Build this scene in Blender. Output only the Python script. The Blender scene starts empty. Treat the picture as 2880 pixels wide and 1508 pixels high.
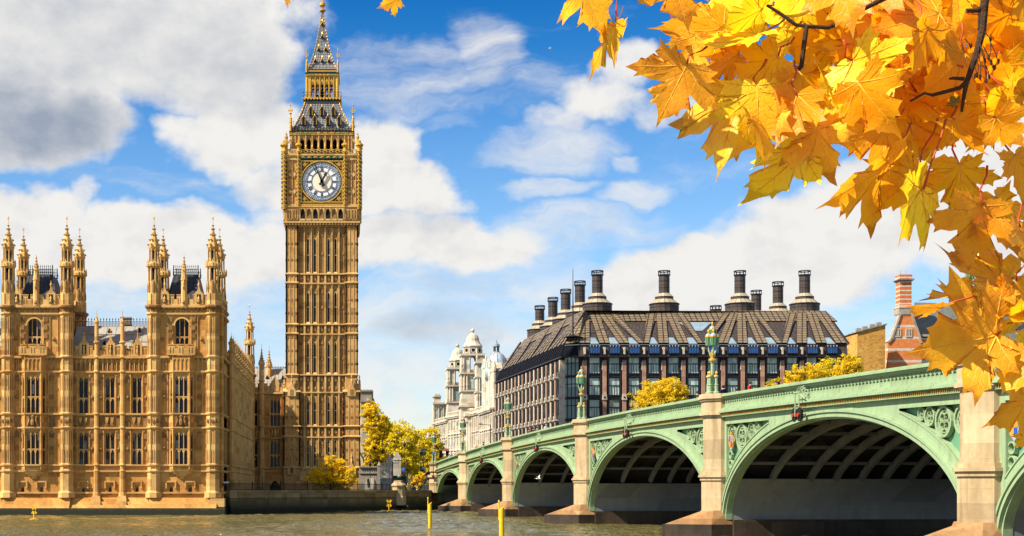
import bpy, bmesh, math, random
from math import pi, sin, cos, atan, tan, sqrt, radians, hypot, exp
from mathutils import Matrix, Vector
random.seed(7)
R = random.Random(11)
sc = bpy.context.scene
COL = sc.collection
# ------------------------------------------------------------------ camera
FPX, CX, HY, HC = 3950.0, 985.0, 1373.0, 3.76      # focal length, principal point and horizon of the photograph, eye height above the river
cam = bpy.data.cameras.new("camera")
cam.sensor_width = 36.0
cam.lens = FPX / 2880 * 36
cam.shift_x = (1440 - CX) / 2880
cam.shift_y = (HY - 754) / 2880
cam.clip_start, cam.clip_end = 0.1, 9000
camo = bpy.data.objects.new("camera", cam); COL.objects.link(camo)
camo.location = (0, 0, HC); camo.rotation_euler = (pi/2, 0, 0)
sc.camera = camo
# ------------------------------------------------------------------ exposure, sun, sky
sc.view_settings.view_transform = 'Standard'
sc.view_settings.look = 'None'
sc.view_settings.exposure = 1.0
sc.view_settings.gamma = 1.0
sc.view_settings.use_curve_mapping = False
SUN_AZ, SUN_EL = radians(66), radians(46)          # azimuth measured from straight behind the camera towards the left
to_sun = Vector((-sin(SUN_AZ)*cos(SUN_EL), -cos(SUN_AZ)*cos(SUN_EL), sin(SUN_EL)))
sl = bpy.data.lights.new("sun", 'SUN'); sl.energy = 5.0; sl.angle = radians(0.53); sl.color = (1.0, 0.90, 0.74)
so = bpy.data.objects.new("sun", sl); COL.objects.link(so)
so.rotation_euler = to_sun.to_track_quat('Z', 'Y').to_euler()
wd = bpy.data.worlds.new("World"); sc.world = wd; wd.use_nodes = True
WN, WL = wd.node_tree.nodes, wd.node_tree.links
def wn(t, **kw):
    n = WN.new(t)
    for k, v in kw.items(): setattr(n, k, v)
    return n
def wmath(op, a, b=None, c=None, clamp=False):
    n = wn('ShaderNodeMath', operation=op, use_clamp=clamp)
    for i, x in enumerate((a, b, c)):
        if x is None: continue
        if isinstance(x, (int, float)): n.inputs[i].default_value = x
        else: WL.new(x, n.inputs[i])
    return n.outputs[0]
def wvec(op, a, b=None):
    n = wn('ShaderNodeVectorMath', operation=op)
    for i, x in enumerate((a, b)):
        if x is None: continue
        if isinstance(x, (tuple, list)): n.inputs[i].default_value = x
        else: WL.new(x, n.inputs[i])
    return n.outputs[1] if op in ('DOT_PRODUCT', 'LENGTH') else n.outputs[0]
def wrange(x, a, b, c, d, smooth=True):
    n = wn('ShaderNodeMapRange', interpolation_type='SMOOTHSTEP' if smooth else 'LINEAR')
    WL.new(x, n.inputs[0])
    for i, q in enumerate((a, b, c, d)): n.inputs[1+i].default_value = q
    return n.outputs[0]
def wmix(f, a, b, blend='MIX'):
    n = wn('ShaderNodeMix', data_type='RGBA', blend_type=blend)
    for s, x in ((n.inputs[0], f), (n.inputs[6], a), (n.inputs[7], b)):
        if isinstance(x, (int, float)): s.default_value = x
        elif isinstance(x, (tuple, list)): s.default_value = (*x, 1)[:4]
        else: WL.new(x, s)
    return n.outputs[2]
WN.clear()
sky = wn('ShaderNodeTexSky', sky_type='NISHITA', sun_disc=False)
sky.sun_elevation = SUN_EL
sky.sun_rotation = pi + SUN_AZ
sky.air_density, sky.dust_density, sky.ozone_density = 1.0, 0.4, 3.0
tc = wn('ShaderNodeTexCoord')
sx = wn('ShaderNodeSeparateXYZ'); WL.new(tc.outputs['Generated'], sx.inputs[0])
az = wmath('ARCTAN2', sx.outputs[0], sx.outputs[1])
el = wmath('ARCSINE', sx.outputs[2])
cb = wn('ShaderNodeCombineXYZ'); WL.new(az, cb.inputs[0]); WL.new(el, cb.inputs[1])
P = cb.outputs[0]
def wnoise(p, scale, detail, rough, off=(0, 0, 0), st=(1, 1, 1), color=False):
    m = wn('ShaderNodeMapping'); WL.new(p, m.inputs[0])
    m.inputs['Location'].default_value = off; m.inputs['Scale'].default_value = st
    n = wn('ShaderNodeTexNoise'); WL.new(m.outputs[0], n.inputs['Vector'])
    n.inputs['Scale'].default_value = scale; n.inputs['Detail'].default_value = detail; n.inputs['Roughness'].default_value = rough
    return n.outputs['Color' if color else 'Fac']
warp = wvec('SUBTRACT', wnoise(P, 16, 4, .55, (3, 1, 0), (1, 1.3, 1), True), (.5, .5, .5))
warp = wvec('MULTIPLY', warp, (.06, .045, 0))
PW = wvec('ADD', P, warp)
S2 = 1.0
def blob(cx, cy, rx, ry, amp, p=None):
    'one cloud mass given by where it stands in the sky (compass bearing and height)'
    a, e = atan((cx*S2 - CX)/FPX), atan((HY - cy*S2)/FPX)
    ra, re = rx*S2/FPX, ry*S2/FPX
    m = wn('ShaderNodeMapping'); WL.new(p or PW, m.inputs[0])
    m.inputs['Scale'].default_value = (1/ra, 1/re, 0)
    m.inputs['Location'].default_value = (-a/ra, -e/re, 0)
    return wrange(wvec('DOT_PRODUCT', m.outputs[0], m.outputs[0]), 0, 1, amp, 0)
# cumulus masses and thin veils, in picture-width units of bearing and height
CUMULUS = [(330, 40, 560, 240, 1), (650, 170, 230, 210, .9), (120, 190, 300, 200, .9), (120, 340, 265, 165, 1.1), (30, 440, 120, 70, .6), (680, 385, 235, 120, 1.0), (560, 345, 150, 62, .8), (800, 470, 130, 150, .8),
    (80, 625, 190, 105, 1), (238, 570, 60, 50, .7), (430, 700, 620, 120, 1), (560, 605, 150, 50, .6), (800, 620, 130, 90, .6), (1060, 460, 150, 150, 1), (1180, 525, 150, 95, .9), (1275, 555, 80, 45, .6), (1150, 670, 260, 110, .9), (1370, 690, 210, 60, .8),
    (1775, 225, 110, 90, .75), (1730, 320, 170, 75, .75), (1600, 360, 150, 40, .55), (1900, 345, 170, 60, .6), (2010, 800, 320, 120, 1), (2300, 730, 330, 160, 1), (2520, 640, 270, 160, 1), (2780, 600, 280, 230, 1), (1800, 830, 170, 100, .9), (1560, 850, 200, 90, .5), (1300, 1150, 2200, 190, .55)]
VEIL = [(1150, 195, 280, 110, .75), (1370, 175, 100, 120, .75), (1250, 265, 380, 85, .6), (1520, 285, 200, 85, .6), (1210, 352, 150, 32, .7), (1540, 425, 190, 72, 1.0), (1690, 440, 70, 25, .6), (1510, 535, 140, 32, .9), (1775, 555, 130, 40, .9), (1630, 655, 300, 85, .85), (1600, 592, 180, 30, .7), (1740, 475, 60, 18, .6),
    (480, 230, 230, 70, .8), (420, 520, 330, 60, .35), (1300, 790, 420, 130, .7), (950, 850, 420, 170, .6), (1180, 380, 40, 30, .4), (600, 950, 900, 260, .9), (1500, 960, 1600, 190, .7), (2400, 330, 500, 130, .5), (2080, 520, 240, 50, .25)]
S2 = 1.0
def total(lst, k):
    t_ = None
    for c in lst:
        b_ = blob(c[0], c[1], c[2]*k, c[3]*k, c[4]); t_ = b_ if t_ is None else wmath('MAXIMUM', t_, b_)
    return t_
cum, veil = total(CUMULUS, 1.3), total(VEIL, 1.3)
# away from the pictured part of the sky the clouds are plain fair-weather cumulus
far = wrange(wmath('ABSOLUTE', wmath('SUBTRACT', az, .09)), .45, .8, 0, .47)
cum = wmath('MAXIMUM', cum, far)
def fbm(off): return wnoise(P, 15, 10, .58, off, (1, 1.35, 1))
n1 = fbm((0, 0, 0)); n2 = fbm((.010, -.014, 0))
dens = wmath('ADD', cum, wmath('MULTIPLY', wmath('SUBTRACT', n1, .5), 1.0))
a1 = wrange(wmath('ADD', dens, wmath('MULTIPLY', wmath('SUBTRACT', wnoise(P, 70, 5, .6, (2, 5, 0)), .5), .22)), .30, .78, 0, 1)
st_ = wnoise(PW, 13, 10, .62, (4, 2, 0), (.55, 2.3, 1))
a2 = wmath('MULTIPLY', wrange(wmath('ADD', veil, wmath('MULTIPLY', wmath('SUBTRACT', st_, .5), 2.3)), .2, 1.35, 0, 1), .86)
alpha = wmath('SUBTRACT', 1.0, wmath('MULTIPLY', wmath('SUBTRACT', 1.0, a1), wmath('SUBTRACT', 1.0, a2)))
# thick parts and sides turned from the sun are greyer
shade = wmath('MULTIPLY', wmath('SUBTRACT', n2, n1), 1.2)
gray = None
for c in [(130, 370, 290, 150, .95), (60, 300, 230, 130, .5), (330, 110, 560, 220, .34), (720, 230, 220, 140, .42), (1200, 600, 160, 60, .2), (1230, 930, 230, 80, .45), (1330, 800, 180, 60, .3), (2500, 560, 300, 120, .1), (480, 230, 200, 60, .35), (1080, 620, 130, 60, .2)]:
    b_ = blob(*c); gray = b_ if gray is None else wmath('MAXIMUM', gray, b_)
shade = wmath('ADD', wmath('ADD', shade, gray), .02, clamp=True)
ccol = wmix(shade, (.95, .93, .895), (.35, .41, .52))
# clear sky: the Nishita colour, deepened upward as a polarised autumn sky
hs = wn('ShaderNodeHueSaturation'); hs.inputs['Saturation'].default_value = 1.14; hs.inputs['Hue'].default_value = .497
WL.new(sky.outputs[0], hs.inputs['Color'])
deep = wn('ShaderNodeValToRGB'); cr = deep.color_ramp
WL.new(wrange(el, 0, .36, 0, 1, False), deep.inputs[0])
cr.elements[0].position = 0; cr.elements[0].color = (1.1, 1.08, 1.05, 1)
cr.elements[1].position = 1; cr.elements[1].color = (.02, .45, .80, 1)
for q, c in ((.25, (.95, 1.0, 1.08)), (.48, (.95, 1.02, 1.1)), (.68, (.60, .86, 1.06)), (.84, (.16, .60, .92))):
    e_ = cr.elements.new(q); e_.color = (*c, 1)
skyc = wmix(1.0, hs.outputs[0], deep.outputs[0], 'MULTIPLY')
skys = wn('ShaderNodeVectorMath', operation='SCALE'); WL.new(skyc, skys.inputs[0]); skys.inputs['Scale'].default_value = .80
cls = wn('ShaderNodeVectorMath', operation='SCALE'); WL.new(ccol, cls.inputs[0]); cls.inputs['Scale'].default_value = 4.75
final = wmix(alpha, skys.outputs[0], cls.outputs[0])
bg = wn('ShaderNodeBackground'); bg.inputs['Strength'].default_value = .1
WL.new(final, bg.inputs['Color'])
wo = wn('ShaderNodeOutputWorld'); WL.new(bg.outputs[0], wo.inputs[0])
wd.cycles.sampling_method = 'MANUAL'; wd.cycles.sample_map_resolution = 512
sc.render.engine = 'CYCLES'
sc.cycles.max_bounces = 6; sc.cycles.transparent_max_bounces = 6
# ------------------------------------------------------------------ helpers
def PX(px, Y): return (px - CX)*Y/FPX
def PZ(py, Y): return HC + (HY - py)*Y/FPX
class MB:
    'collects shapes; build() turns them into one mesh. Facade frame: u along the wall, y into it, v up'
    def __init__(s, O=(0, 0, 0), a=0):
        s.v, s.f, s.m, s.uv = [], [], [], {}
        s.frame(O, a)
    def frame(s, O, a=0):
        s.O, s.c, s.s = O, cos(a), sin(a); return s
    def vx(s, p):
        x, y, z = p; s.v.append((s.O[0] + x*s.c - y*s.s, s.O[1] + x*s.s + y*s.c, s.O[2] + z)); return len(s.v)-1
    def face(s, pts, m=0, uv=None):
        i = [s.vx(p) for p in pts]; s.f.append(i); s.m.append(m)
        if uv: s.uv[len(s.f)-1] = uv
    def hull(s, a, b, m=0, caps=True):
        'loop a to loop b (same length), closed'
        n = len(a); i = [s.vx(p) for p in a]; j = [s.vx(p) for p in b]
        for k in range(n):
            q = (k+1) % n; s.f.append([i[k], i[q], j[q], j[k]]); s.m.append(m)
        if caps:
            s.f.append(i[::-1]); s.m.append(m); s.f.append(j); s.m.append(m)
    def box(s, x0, x1, y0, y1, z0, z1, m=0):
        s.hull([(x0, y0, z0), (x1, y0, z0), (x1, y1, z0), (x0, y1, z0)], [(x0, y0, z1), (x1, y0, z1), (x1, y1, z1), (x0, y1, z1)], m)
    def taper(s, r0, z0, r1, z1, m=0):
        'rect (x0,x1,y0,y1) at z0 to rect at z1'
        f = lambda r, z: [(r[0], r[2], z), (r[1], r[2], z), (r[1], r[3], z), (r[0], r[3], z)]
        s.hull(f(r0, z0), f(r1, z1), m)
    def prism(s, pts, y0, y1, m=0):
        'polygon in (u, v), extruded along y'
        s.hull([(u, y0, v) for u, v in pts], [(u, y1, v) for u, v in pts], m)
    def plan(s, pts, z0, z1, m=0, k=1.0, c=(0, 0)):
        s.hull([(x, y, z0) for x, y in pts], [(c[0]+(x-c[0])*k, c[1]+(y-c[1])*k, z1) for x, y in pts], m)
    def lathe(s, x, y, prof, n=8, m=0, rot=None, sx=1):
        'prof: (radius, z); n sides'
        rot = pi/n if rot is None else rot
        prev = None
        for k, (r, z) in enumerate(prof):
            r = max(r, .002)
            ring = [s.vx((x + sx*r*cos(rot+2*pi*i/n), y + r*sin(rot+2*pi*i/n), z)) for i in range(n)]
            if prev:
                for i in range(n):
                    q = (i+1) % n; s.f.append([prev[i], prev[q], ring[q], ring[i]]); s.m.append(m)
            else: s.f.append(ring[::-1]); s.m.append(m)
            prev = ring
        s.f.append(prev); s.m.append(m)
    def tube(s, pts, r, n=5, m=0):
        rs = r if isinstance(r, (list, tuple)) else [r]*len(pts)
        pts = [Vector(p) for p in pts]; prev = None
        for k, p in enumerate(pts):
            d = (pts[min(k+1, len(pts)-1)] - pts[max(k-1, 0)])
            d = d.normalized() if d.length > 1e-9 else Vector((0, 0, 1))
            a = d.cross(Vector((0, 0, 1)) if abs(d.z) < .9 else Vector((1, 0, 0))).normalized(); b = d.cross(a)
            ring = [s.vx(p + (a*cos(2*pi*i/n) + b*sin(2*pi*i/n))*rs[k]) for i in range(n)]
            if prev:
                for i in range(n):
                    q = (i+1) % n; s.f.append([prev[i], prev[q], ring[q], ring[i]]); s.m.append(m)
            else: s.f.append(ring[::-1]); s.m.append(m)
            prev = ring
        s.f.append(prev); s.m.append(m)
    def ring(s, cu, cv, r0, r1, y0, y1, n=16, m=0, a0=0, a1=2*pi):
        'flat ring standing in the facade plane'
        full = abs(a1-a0-2*pi) < 1e-6
        k = n if full else n+1
        A = [a0+(a1-a0)*i/n for i in range(k)]
        L = [[s.vx((cu+r*cos(t), y, cv+r*sin(t))) for t in A] for r, y in ((r0, y0), (r1, y0), (r1, y1), (r0, y1))]
        for i in range(n):
            q = (i+1) % k
            for e in range(4):
                g = (e+1) % 4; s.f.append([L[e][i], L[e][q], L[g][q], L[g][i]]); s.m.append(m)
    def arch(s, u0, u1, v0, v1, y0, y1, m=0, n=4, pointed=True, top=0.06):
        'two spandrels that leave a pointed (or round) arched opening in u0..u1, v0..v1'
        mid, h, w = (u0+u1)/2, v1-top-v0, (u1-u0)/2
        c = []
        for k in range(n+1):
            t = k/n
            if pointed: c.append((w*(1-t)**1.0*(1+.55*t*1.0) if k < n else 0, v0+h*sin(t*pi/2)**1.0*(.55+.45*t)))
            else: c.append((w*cos(t*pi/2), v0+h*sin(t*pi/2)))
        for sg in (-1, 1):
            pts = [(mid+sg*x, v) for x, v in c]
            e = mid+sg*w
            for k in range(n):
                a, b = pts[k], pts[k+1]
                q = [(e, a[1]), a, b, (e, b[1])] if k else [(e, v0), b, (e, b[1])]
                if sg < 0: q = q[::-1]
                s.prism(q, y0, y1, m)
            q = [(e, v1-top), (mid, v1-top), (mid, v1), (e, v1)]
            if sg < 0: q = q[::-1]
            s.prism(q, y0, y1, m)
    def wall(s, u0, u1, v0, v1, holes, th=.5, m=0, y=0):
        'wall sheet with rectangular openings (u0,u1,v0,v1) and reveals th deep'
        us = sorted({u0, u1, *[min(max(q, u0), u1) for h in holes for q in h[:2]]})
        vs = sorted({v0, v1, *[min(max(q, v0), v1) for h in holes for q in h[2:4]]})
        for j in range(len(vs)-1):
            run = None
            for i in range(len(us)-1):
                cu, cv = (us[i]+us[i+1])/2, (vs[j]+vs[j+1])/2
                solid = not any(h[0] < cu < h[1] and h[2] < cv < h[3] for h in holes)
                if solid: run = us[i] if run is None else run
                if run is not None and (not solid or i == len(us)-2):
                    e = us[i+1] if solid else us[i]
                    s.face([(run, y, vs[j]), (e, y, vs[j]), (e, y, vs[j+1]), (run, y, vs[j+1])], m); run = None
        for a, b, c, d in holes:
            for p in ([(a, c), (a, d)], [(b, d), (b, c)], [(a, d), (b, d)], [(b, c), (a, c)]):
                s.face([(p[0][0], y, p[0][1]), (p[1][0], y, p[1][1]), (p[1][0], y+th, p[1][1]), (p[0][0], y+th, p[0][1])], m)
    def mesh(s, name, mats, smooth=False):
        me = bpy.data.meshes.new(name)
        me.from_pydata(s.v, [], s.f)
        for x in (mats if isinstance(mats, (list, tuple)) else [mats]): me.materials.append(x)
        if len(me.polygons) == len(s.m): me.polygons.foreach_set('material_index', s.m)
        if s.uv:
            L = me.uv_layers.new(name='UVMap')
            for fi, uv in s.uv.items():
                for k, li in enumerate(me.polygons[fi].loop_indices): L.data[li].uv = uv[k]
        if smooth: me.polygons.foreach_set('use_smooth', [True]*len(me.polygons))
        me.update()
        return me
def link(name, data, parent=None, loc=None, rz=0):
    o = bpy.data.objects.new(name, data); COL.objects.link(o)
    if parent is not None:
        o.parent = parent
        pl = Vector(parent.get('_w', (0, 0, 0)))
        o.location = (Vector(loc) if loc is not None else Vector()) - pl
    elif loc is not None: o.location = loc
    o.rotation_euler[2] = rz
    return o
def part(name, mb, mats, parent, smooth=False, label=None):
    'a mesh given in world coordinates, as a part of a thing'
    o = link(name, mb.mesh(name, mats, smooth), parent, (0, 0, 0))
    o['_w'] = (0.0, 0.0, 0.0)
    if label: o['label'] = label
    return o
def inst(name, me, parent, loc, rz=0):
    'a shared mesh standing at a world position, as a part'
    o = link(name, me, parent, loc, rz); o['_w'] = tuple(loc); o['_r'] = rz
    return o
def sub(name, me, parent):
    'a shared mesh in the part\'s own coordinates'
    o = bpy.data.objects.new(name, me); COL.objects.link(o); o.parent = parent; return o
def tag(o, label, cat=None, group=None, kind=None):
    o['label'] = label
    if cat: o['category'] = cat
    if group: o['group'] = group
    if kind: o['kind'] = kind
    return o
def thing(name, label, cat, loc=(0, 0, 0), group=None, rz=0):
    o = bpy.data.objects.new(name, None); COL.objects.link(o)
    o.location = loc; o.rotation_euler[2] = rz; o['_w'] = tuple(float(q) for q in loc)
    o.empty_display_size = .2
    return tag(o, label, cat, group)
def dup(root, loc, label, rz=0, scale=1, group=None):
    def cp(o, par):
        c = o.copy(); COL.objects.link(c)
        if par is not None: c.parent = par
        for ch in o.children: cp(ch, c)
        return c
    r = cp(root, None); r.location = loc; r.rotation_euler[2] = rz; r.scale = (scale,)*3; r['label'] = label
    if group: r['group'] = group
    return r
def struct(name, mb, mats, smooth=False):
    o = link(name, mb.mesh(name, mats, smooth)); o['kind'] = 'structure'; return o
# ------------------------------------------------------------------ materials
class NT:
    def __init__(s, name):
        s.mat = bpy.data.materials.new(name); s.mat.use_nodes = True
        s.n, s.l = s.mat.node_tree.nodes, s.mat.node_tree.links
        s.bsdf = s.n['Principled BSDF']; s.out = s.n['Material Output']
        s.bsdf.inputs['Specular IOR Level'].default_value = .3
    def new(s, t, **kw):
        q = s.n.new(t)
        for k, v in kw.items(): setattr(q, k, v)
        return q
    def set(s, sock, x):
        if isinstance(x, (int, float)): sock.default_value = x
        elif isinstance(x, (tuple, list)): sock.default_value = (*x, 1)[:4] if len(sock.default_value) == 4 else x
        else: s.l.new(x, sock)
    def pos(s, obj=False):
        if obj: return s.new('ShaderNodeTexCoord').outputs['Object']
        return s.new('ShaderNodeNewGeometry').outputs['Position']
    def mapv(s, v, sc=(1, 1, 1), loc=(0, 0, 0)):
        m = s.new('ShaderNodeMapping'); s.l.new(v, m.inputs[0]); m.inputs['Scale'].default_value = sc; m.inputs['Location'].default_value = loc
        return m.outputs[0]
    def noise(s, v, scale, detail=4, rough=.55, color=False):
        q = s.new('ShaderNodeTexNoise'); s.l.new(v, q.inputs['Vector'])
        q.inputs['Scale'].default_value = scale; q.inputs['Detail'].default_value = detail; q.inputs['Roughness'].default_value = rough
        return q.outputs['Color' if color else 'Fac']
    def ramp(s, x, stops, interp='LINEAR'):
        q = s.new('ShaderNodeValToRGB'); s.l.new(x, q.inputs[0]); e = q.color_ramp.elements; q.color_ramp.interpolation = interp
        while len(e) < len(stops): e.new(.5)
        for k, (p, c) in enumerate(stops):
            e[k].position = p; e[k].color = (*c, 1) if isinstance(c, (tuple, list)) else (c, c, c, 1)
        return q.outputs[0]
    def mix(s, f, a, b, blend='MIX'):
        q = s.new('ShaderNodeMix', data_type='RGBA', blend_type=blend)
        s.set(q.inputs[0], f); s.set(q.inputs[6], a); s.set(q.inputs[7], b)
        return q.outputs[2]
    def math(s, op, a, b=None):
        q = s.new('ShaderNodeMath', operation=op); s.set(q.inputs[0], a)
        if b is not None: s.set(q.inputs[1], b)
        return q.outputs[0]
    def bump(s, h, st=.3, dist=.05):
        q = s.new('ShaderNodeBump'); q.inputs['Strength'].default_value = st; q.inputs['Distance'].default_value = dist
        s.l.new(h, q.inputs['Height']); s.l.new(q.outputs[0], s.bsdf.inputs['Normal'])
    def base(s, c): s.set(s.bsdf.inputs['Base Color'], c)
    def rough(s, r): s.set(s.bsdf.inputs['Roughness'], r)
def wallcoord(t, sx=1, sz=1):
    'position -> (x+y, z) so that courses run level on any upright wall'
    q = t.new('ShaderNodeSeparateXYZ'); t.l.new(t.pos(), q.inputs[0])
    c = t.new('ShaderNodeCombineXYZ')
    t.l.new(t.math('MULTIPLY', t.math('ADD', q.outputs[0], q.outputs[1]), sx), c.inputs[0]); t.l.new(t.math('MULTIPLY', q.outputs[2], sz), c.inputs[1])
    return c.outputs[0], q.outputs[2]
def stone(name, c1, c2, c3, bw=.9, bh=.38, stain=.5, mort=.75, streak=.35, rough=.9, low=None):
    t = NT(name); wc, z = wallcoord(t)
    b = t.new('ShaderNodeTexBrick'); t.l.new(wc, b.inputs['Vector'])
    b.inputs['Scale'].default_value = 1; b.inputs['Brick Width'].default_value = bw; b.inputs['Row Height'].default_value = bh
    b.inputs['Mortar Size'].default_value = .012; b.inputs['Mortar Smooth'].default_value = .4; b.inputs['Bias'].default_value = -.1
    b.inputs['Color1'].default_value = (*c1, 1); b.inputs['Color2'].default_value = (*c2, 1); b.inputs['Mortar'].default_value = (*[q*mort for q in c1], 1)
    p = t.pos()
    n1 = t.noise(p, .16, 6, .6); n2 = t.noise(t.mapv(p, (1.6, 1.6, .16)), 1.0, 5, .6); n3 = t.noise(p, 2.2, 5, .65)
    c = t.mix(t.ramp(n1, [(.35, 0), (.7, 1)]), b.outputs[0], c3)
    c = t.mix(t.math('MULTIPLY', t.ramp(n2, [(.45, 0), (.75, 1)]), streak), c, tuple(q*.36 for q in c1), 'MIX')
    c = t.mix(t.math('MULTIPLY', t.ramp(n3, [(.4, 0), (.8, 1)]), stain), c, tuple(q*.55 for q in c2))
    sc_ = t.new('ShaderNodeVectorMath', operation='MULTIPLY'); t.l.new(wc, sc_.inputs[0]); sc_.inputs[1].default_value = (.8/bw, .5/bh, 1)      # single replaced or sooty blocks
    fl = t.new('ShaderNodeVectorMath', operation='FLOOR'); t.l.new(sc_.outputs[0], fl.inputs[0]); wn_ = t.new('ShaderNodeTexWhiteNoise'); t.l.new(fl.outputs[0], wn_.inputs['Vector'])
    c = t.mix(t.ramp(wn_.outputs['Value'], [(.0, .38), (.13, .30), (.14, 0)]), c, tuple(q*.35 for q in c2)); c = t.mix(t.ramp(wn_.outputs['Value'], [(.86, 0), (.87, .25), (1, .35)]), c, tuple(min(.8, q*1.35) for q in c3))
    if low:                                                    # wet, weed-covered foot of a river wall
        c = t.mix(t.ramp(t.math('MULTIPLY', t.math('ADD', z, t.math('MULTIPLY', n2, .7)), .3), low[1]), c, low[0])
    t.base(c); t.rough(rough)
    t.bump(t.math('ADD', b.outputs['Fac'], t.math('MULTIPLY', n3, -.8)), .35, .03)
    return t.mat
def plain(name, c, rough=.6, metal=0, var=.25, scale=1.5, bump=.1, spec=None, tint=None, obj=True):
    t = NT(name); p = t.pos(obj); n = t.noise(p, scale, 6, .62)
    c2 = tint or tuple(q*(1-var*1.4) for q in c)
    t.base(t.mix(t.ramp(n, [(.38, 0), (.72, 1)]), c, c2)); t.rough(t.math('ADD', t.math('MULTIPLY', n, .25), rough-.12))
    t.bsdf.inputs['Metallic'].default_value = metal
    if spec is not None: t.bsdf.inputs['Specular IOR Level'].default_value = spec
    if bump: t.bump(t.noise(p, scale*6, 4), bump, .02)
    return t.mat
def glassmat(name, dark, pale, amount=.35, cell=(1.1, 1.4), rough=.06, spec=.3):
    'window panes seen from outside: dark rooms, sky reflections and blinds painted in as pale panes'
    t = NT(name); wc, z = wallcoord(t, 1/cell[0], 1/cell[1])
    f = t.new('ShaderNodeVectorMath', operation='FLOOR'); t.l.new(wc, f.inputs[0])
    w = t.new('ShaderNodeTexWhiteNoise'); t.l.new(f.outputs[0], w.inputs['Vector'])
    n = t.noise(t.pos(), 1.2, 3)
    t.base(t.mix(t.math('MULTIPLY', t.ramp(w.outputs['Value'], [(1-amount, 0), (1-amount+.1, 1)]), t.ramp(n, [(.3, .4), (.7, 1)])), dark, pale))  # sky reflections and blinds coloured in as random pale cells
    t.rough(rough); t.bsdf.inputs['Specular IOR Level'].default_value = spec
    return t.mat
M = {}
M['stone'] = stone('palace limestone', (.54, .252, .055), (.43, .185, .034), (.61, .335, .095), stain=.5)
M['trim'] = stone('palace dressed limestone', (.60, .34, .105), (.50, .25, .065), (.65, .405, .15), 1.6, .5, .35, .8, .3)
M['carved'] = stone('dark carved limestone', (.27, .135, .04), (.18, .085, .025), (.36, .2, .07), .5, .3, .6)  # darker limestone for carved and sunk pieces
M['tower'] = stone('tower limestone', (.55, .29, .085), (.43, .205, .05), (.62, .375, .135), .8, .42, .5)
M['towertrim'] = stone('tower dressed limestone', (.61, .38, .135), (.52, .29, .085), (.67, .45, .18), 1.4, .6, .3)
M['plinth'] = stone('river plinth stone', (.60, .45, .24), (.52, .37, .17), (.62, .50, .30), 1.6, .55, .35, .75, .4, .85,
                    ((.012, .014, .006), [(.0, 1), (.12, 1), (.20, 0)]))
M['plinth'] = stone('river plinth stone', (.60, .45, .24), (.52, .37, .17), (.62, .50, .30), 1.6, .55, .35, .75, .4)
M['weed'] = stone('weed stained river wall', (.17, .135, .05), (.12, .095, .032), (.21, .16, .07), 1.6, .5, .6, .6, .6, .8, ((.016, .017, .007), [(0, 1), (.30, 1), (.62, 0)]))
M['wallstone'] = stone('embankment wall stone', (.36, .25, .115), (.26, .175, .075), (.42, .31, .16), 1.6, .5, .6, .6, .6)
M['lead'] = plain('grey leaded roof', (.33, .31, .27), .6, 0, .5, .6, .2, tint=(.24, .20, .15), obj=False)
M['slate'] = plain('dark slate roof', (.035, .038, .05), .5, 0, .3, .9, .2, obj=False)
M['iron'] = plain('black wrought iron', (.02, .022, .026), .5, .3, .3)
M['gold'] = plain('gilded metal', (.80, .47, .075), .38, .55, .25, 3, .1, tint=(.62, .32, .04))
M['golddull'] = plain('old gilding', (.62, .36, .07), .5, .3, .4, 4, .1, tint=(.25, .13, .03))
M['roofmetal'] = None
M['black'] = plain('black painted iron', (.012, .013, .016), .45, 0, .2)
M['dark'] = plain('dark opening', (.01, .010, .012), .9, 0, .2)
M['opal'] = plain('opal clock glass', (.86, .88, .90), .3, 0, .05, 2, 0, tint=(.80, .83, .87))
M['cream'] = plain('cream opal glass', (.86, .78, .60), .3, 0, .1, 4, 0)
M['glass'] = glassmat('leaded window glass', (.010, .011, .016), (.17, .19, .20), .14, (.45, 1.3), .08, .14)
def paint(name, c, dirt):
    'outdoor gloss paint: slightly uneven coats, plate joints, rain streaks and rust below the ledges'
    t = NT(name); p = t.pos(); wc, z = wallcoord(t)
    n1 = t.noise(p, .5, 5); n2 = t.noise(t.mapv(p, (2.2, 2.2, .22)), 1, 6, .65); n3 = t.noise(p, 4, 5, .7)
    b = t.new('ShaderNodeTexBrick'); t.l.new(wc, b.inputs['Vector']); b.offset = 0; b.inputs['Scale'].default_value = 1; b.inputs['Brick Width'].default_value = 2.6; b.inputs['Row Height'].default_value = 30; b.inputs['Mortar Size'].default_value = .018
    b.inputs['Color1'].default_value = (*c, 1); b.inputs['Color2'].default_value = (*[q*.93 for q in c], 1); b.inputs['Mortar'].default_value = (*[q*.6 for q in c], 1)
    col = t.mix(t.ramp(n1, [(.35, 0), (.7, 1)]), b.outputs[0], tuple(q*.84 for q in c)); col = t.mix(t.math('MULTIPLY', t.ramp(n2, [(.48, 0), (.76, 1)]), .7), col, dirt)
    col = t.mix(t.math('MULTIPLY', t.ramp(n3, [(.66, 0), (.76, 1)]), .35), col, (.16, .10, .05))
    t.base(col); t.rough(t.math('ADD', t.math('MULTIPLY', n3, .3), .38)); t.bump(n3, .12, .02); return t.mat
M['green'] = paint('sage green bridge paint', (.29, .40, .225), (.16, .19, .10))
M['greendk'] = plain('deep green bridge paint', (.12, .28, .16), .5, 0, .2, 1, .05, obj=False)
M['pier'] = stone('bridge pier granite', (.49, .36, .20), (.42, .29, .145), (.53, .41, .25), 2.4, .75, .5, .75, .75)
M['pierbase'] = stone('stained cutwater granite', (.38, .205, .08), (.30, .15, .055), (.42, .26, .13), 2.2, .7, .6, .6, .5)
M['wet'] = stone('wet black pier foot', (.05, .035, .022), (.025, .02, .014), (.09, .06, .04), 1.8, .6, .6, .5, .6, .5)
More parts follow.
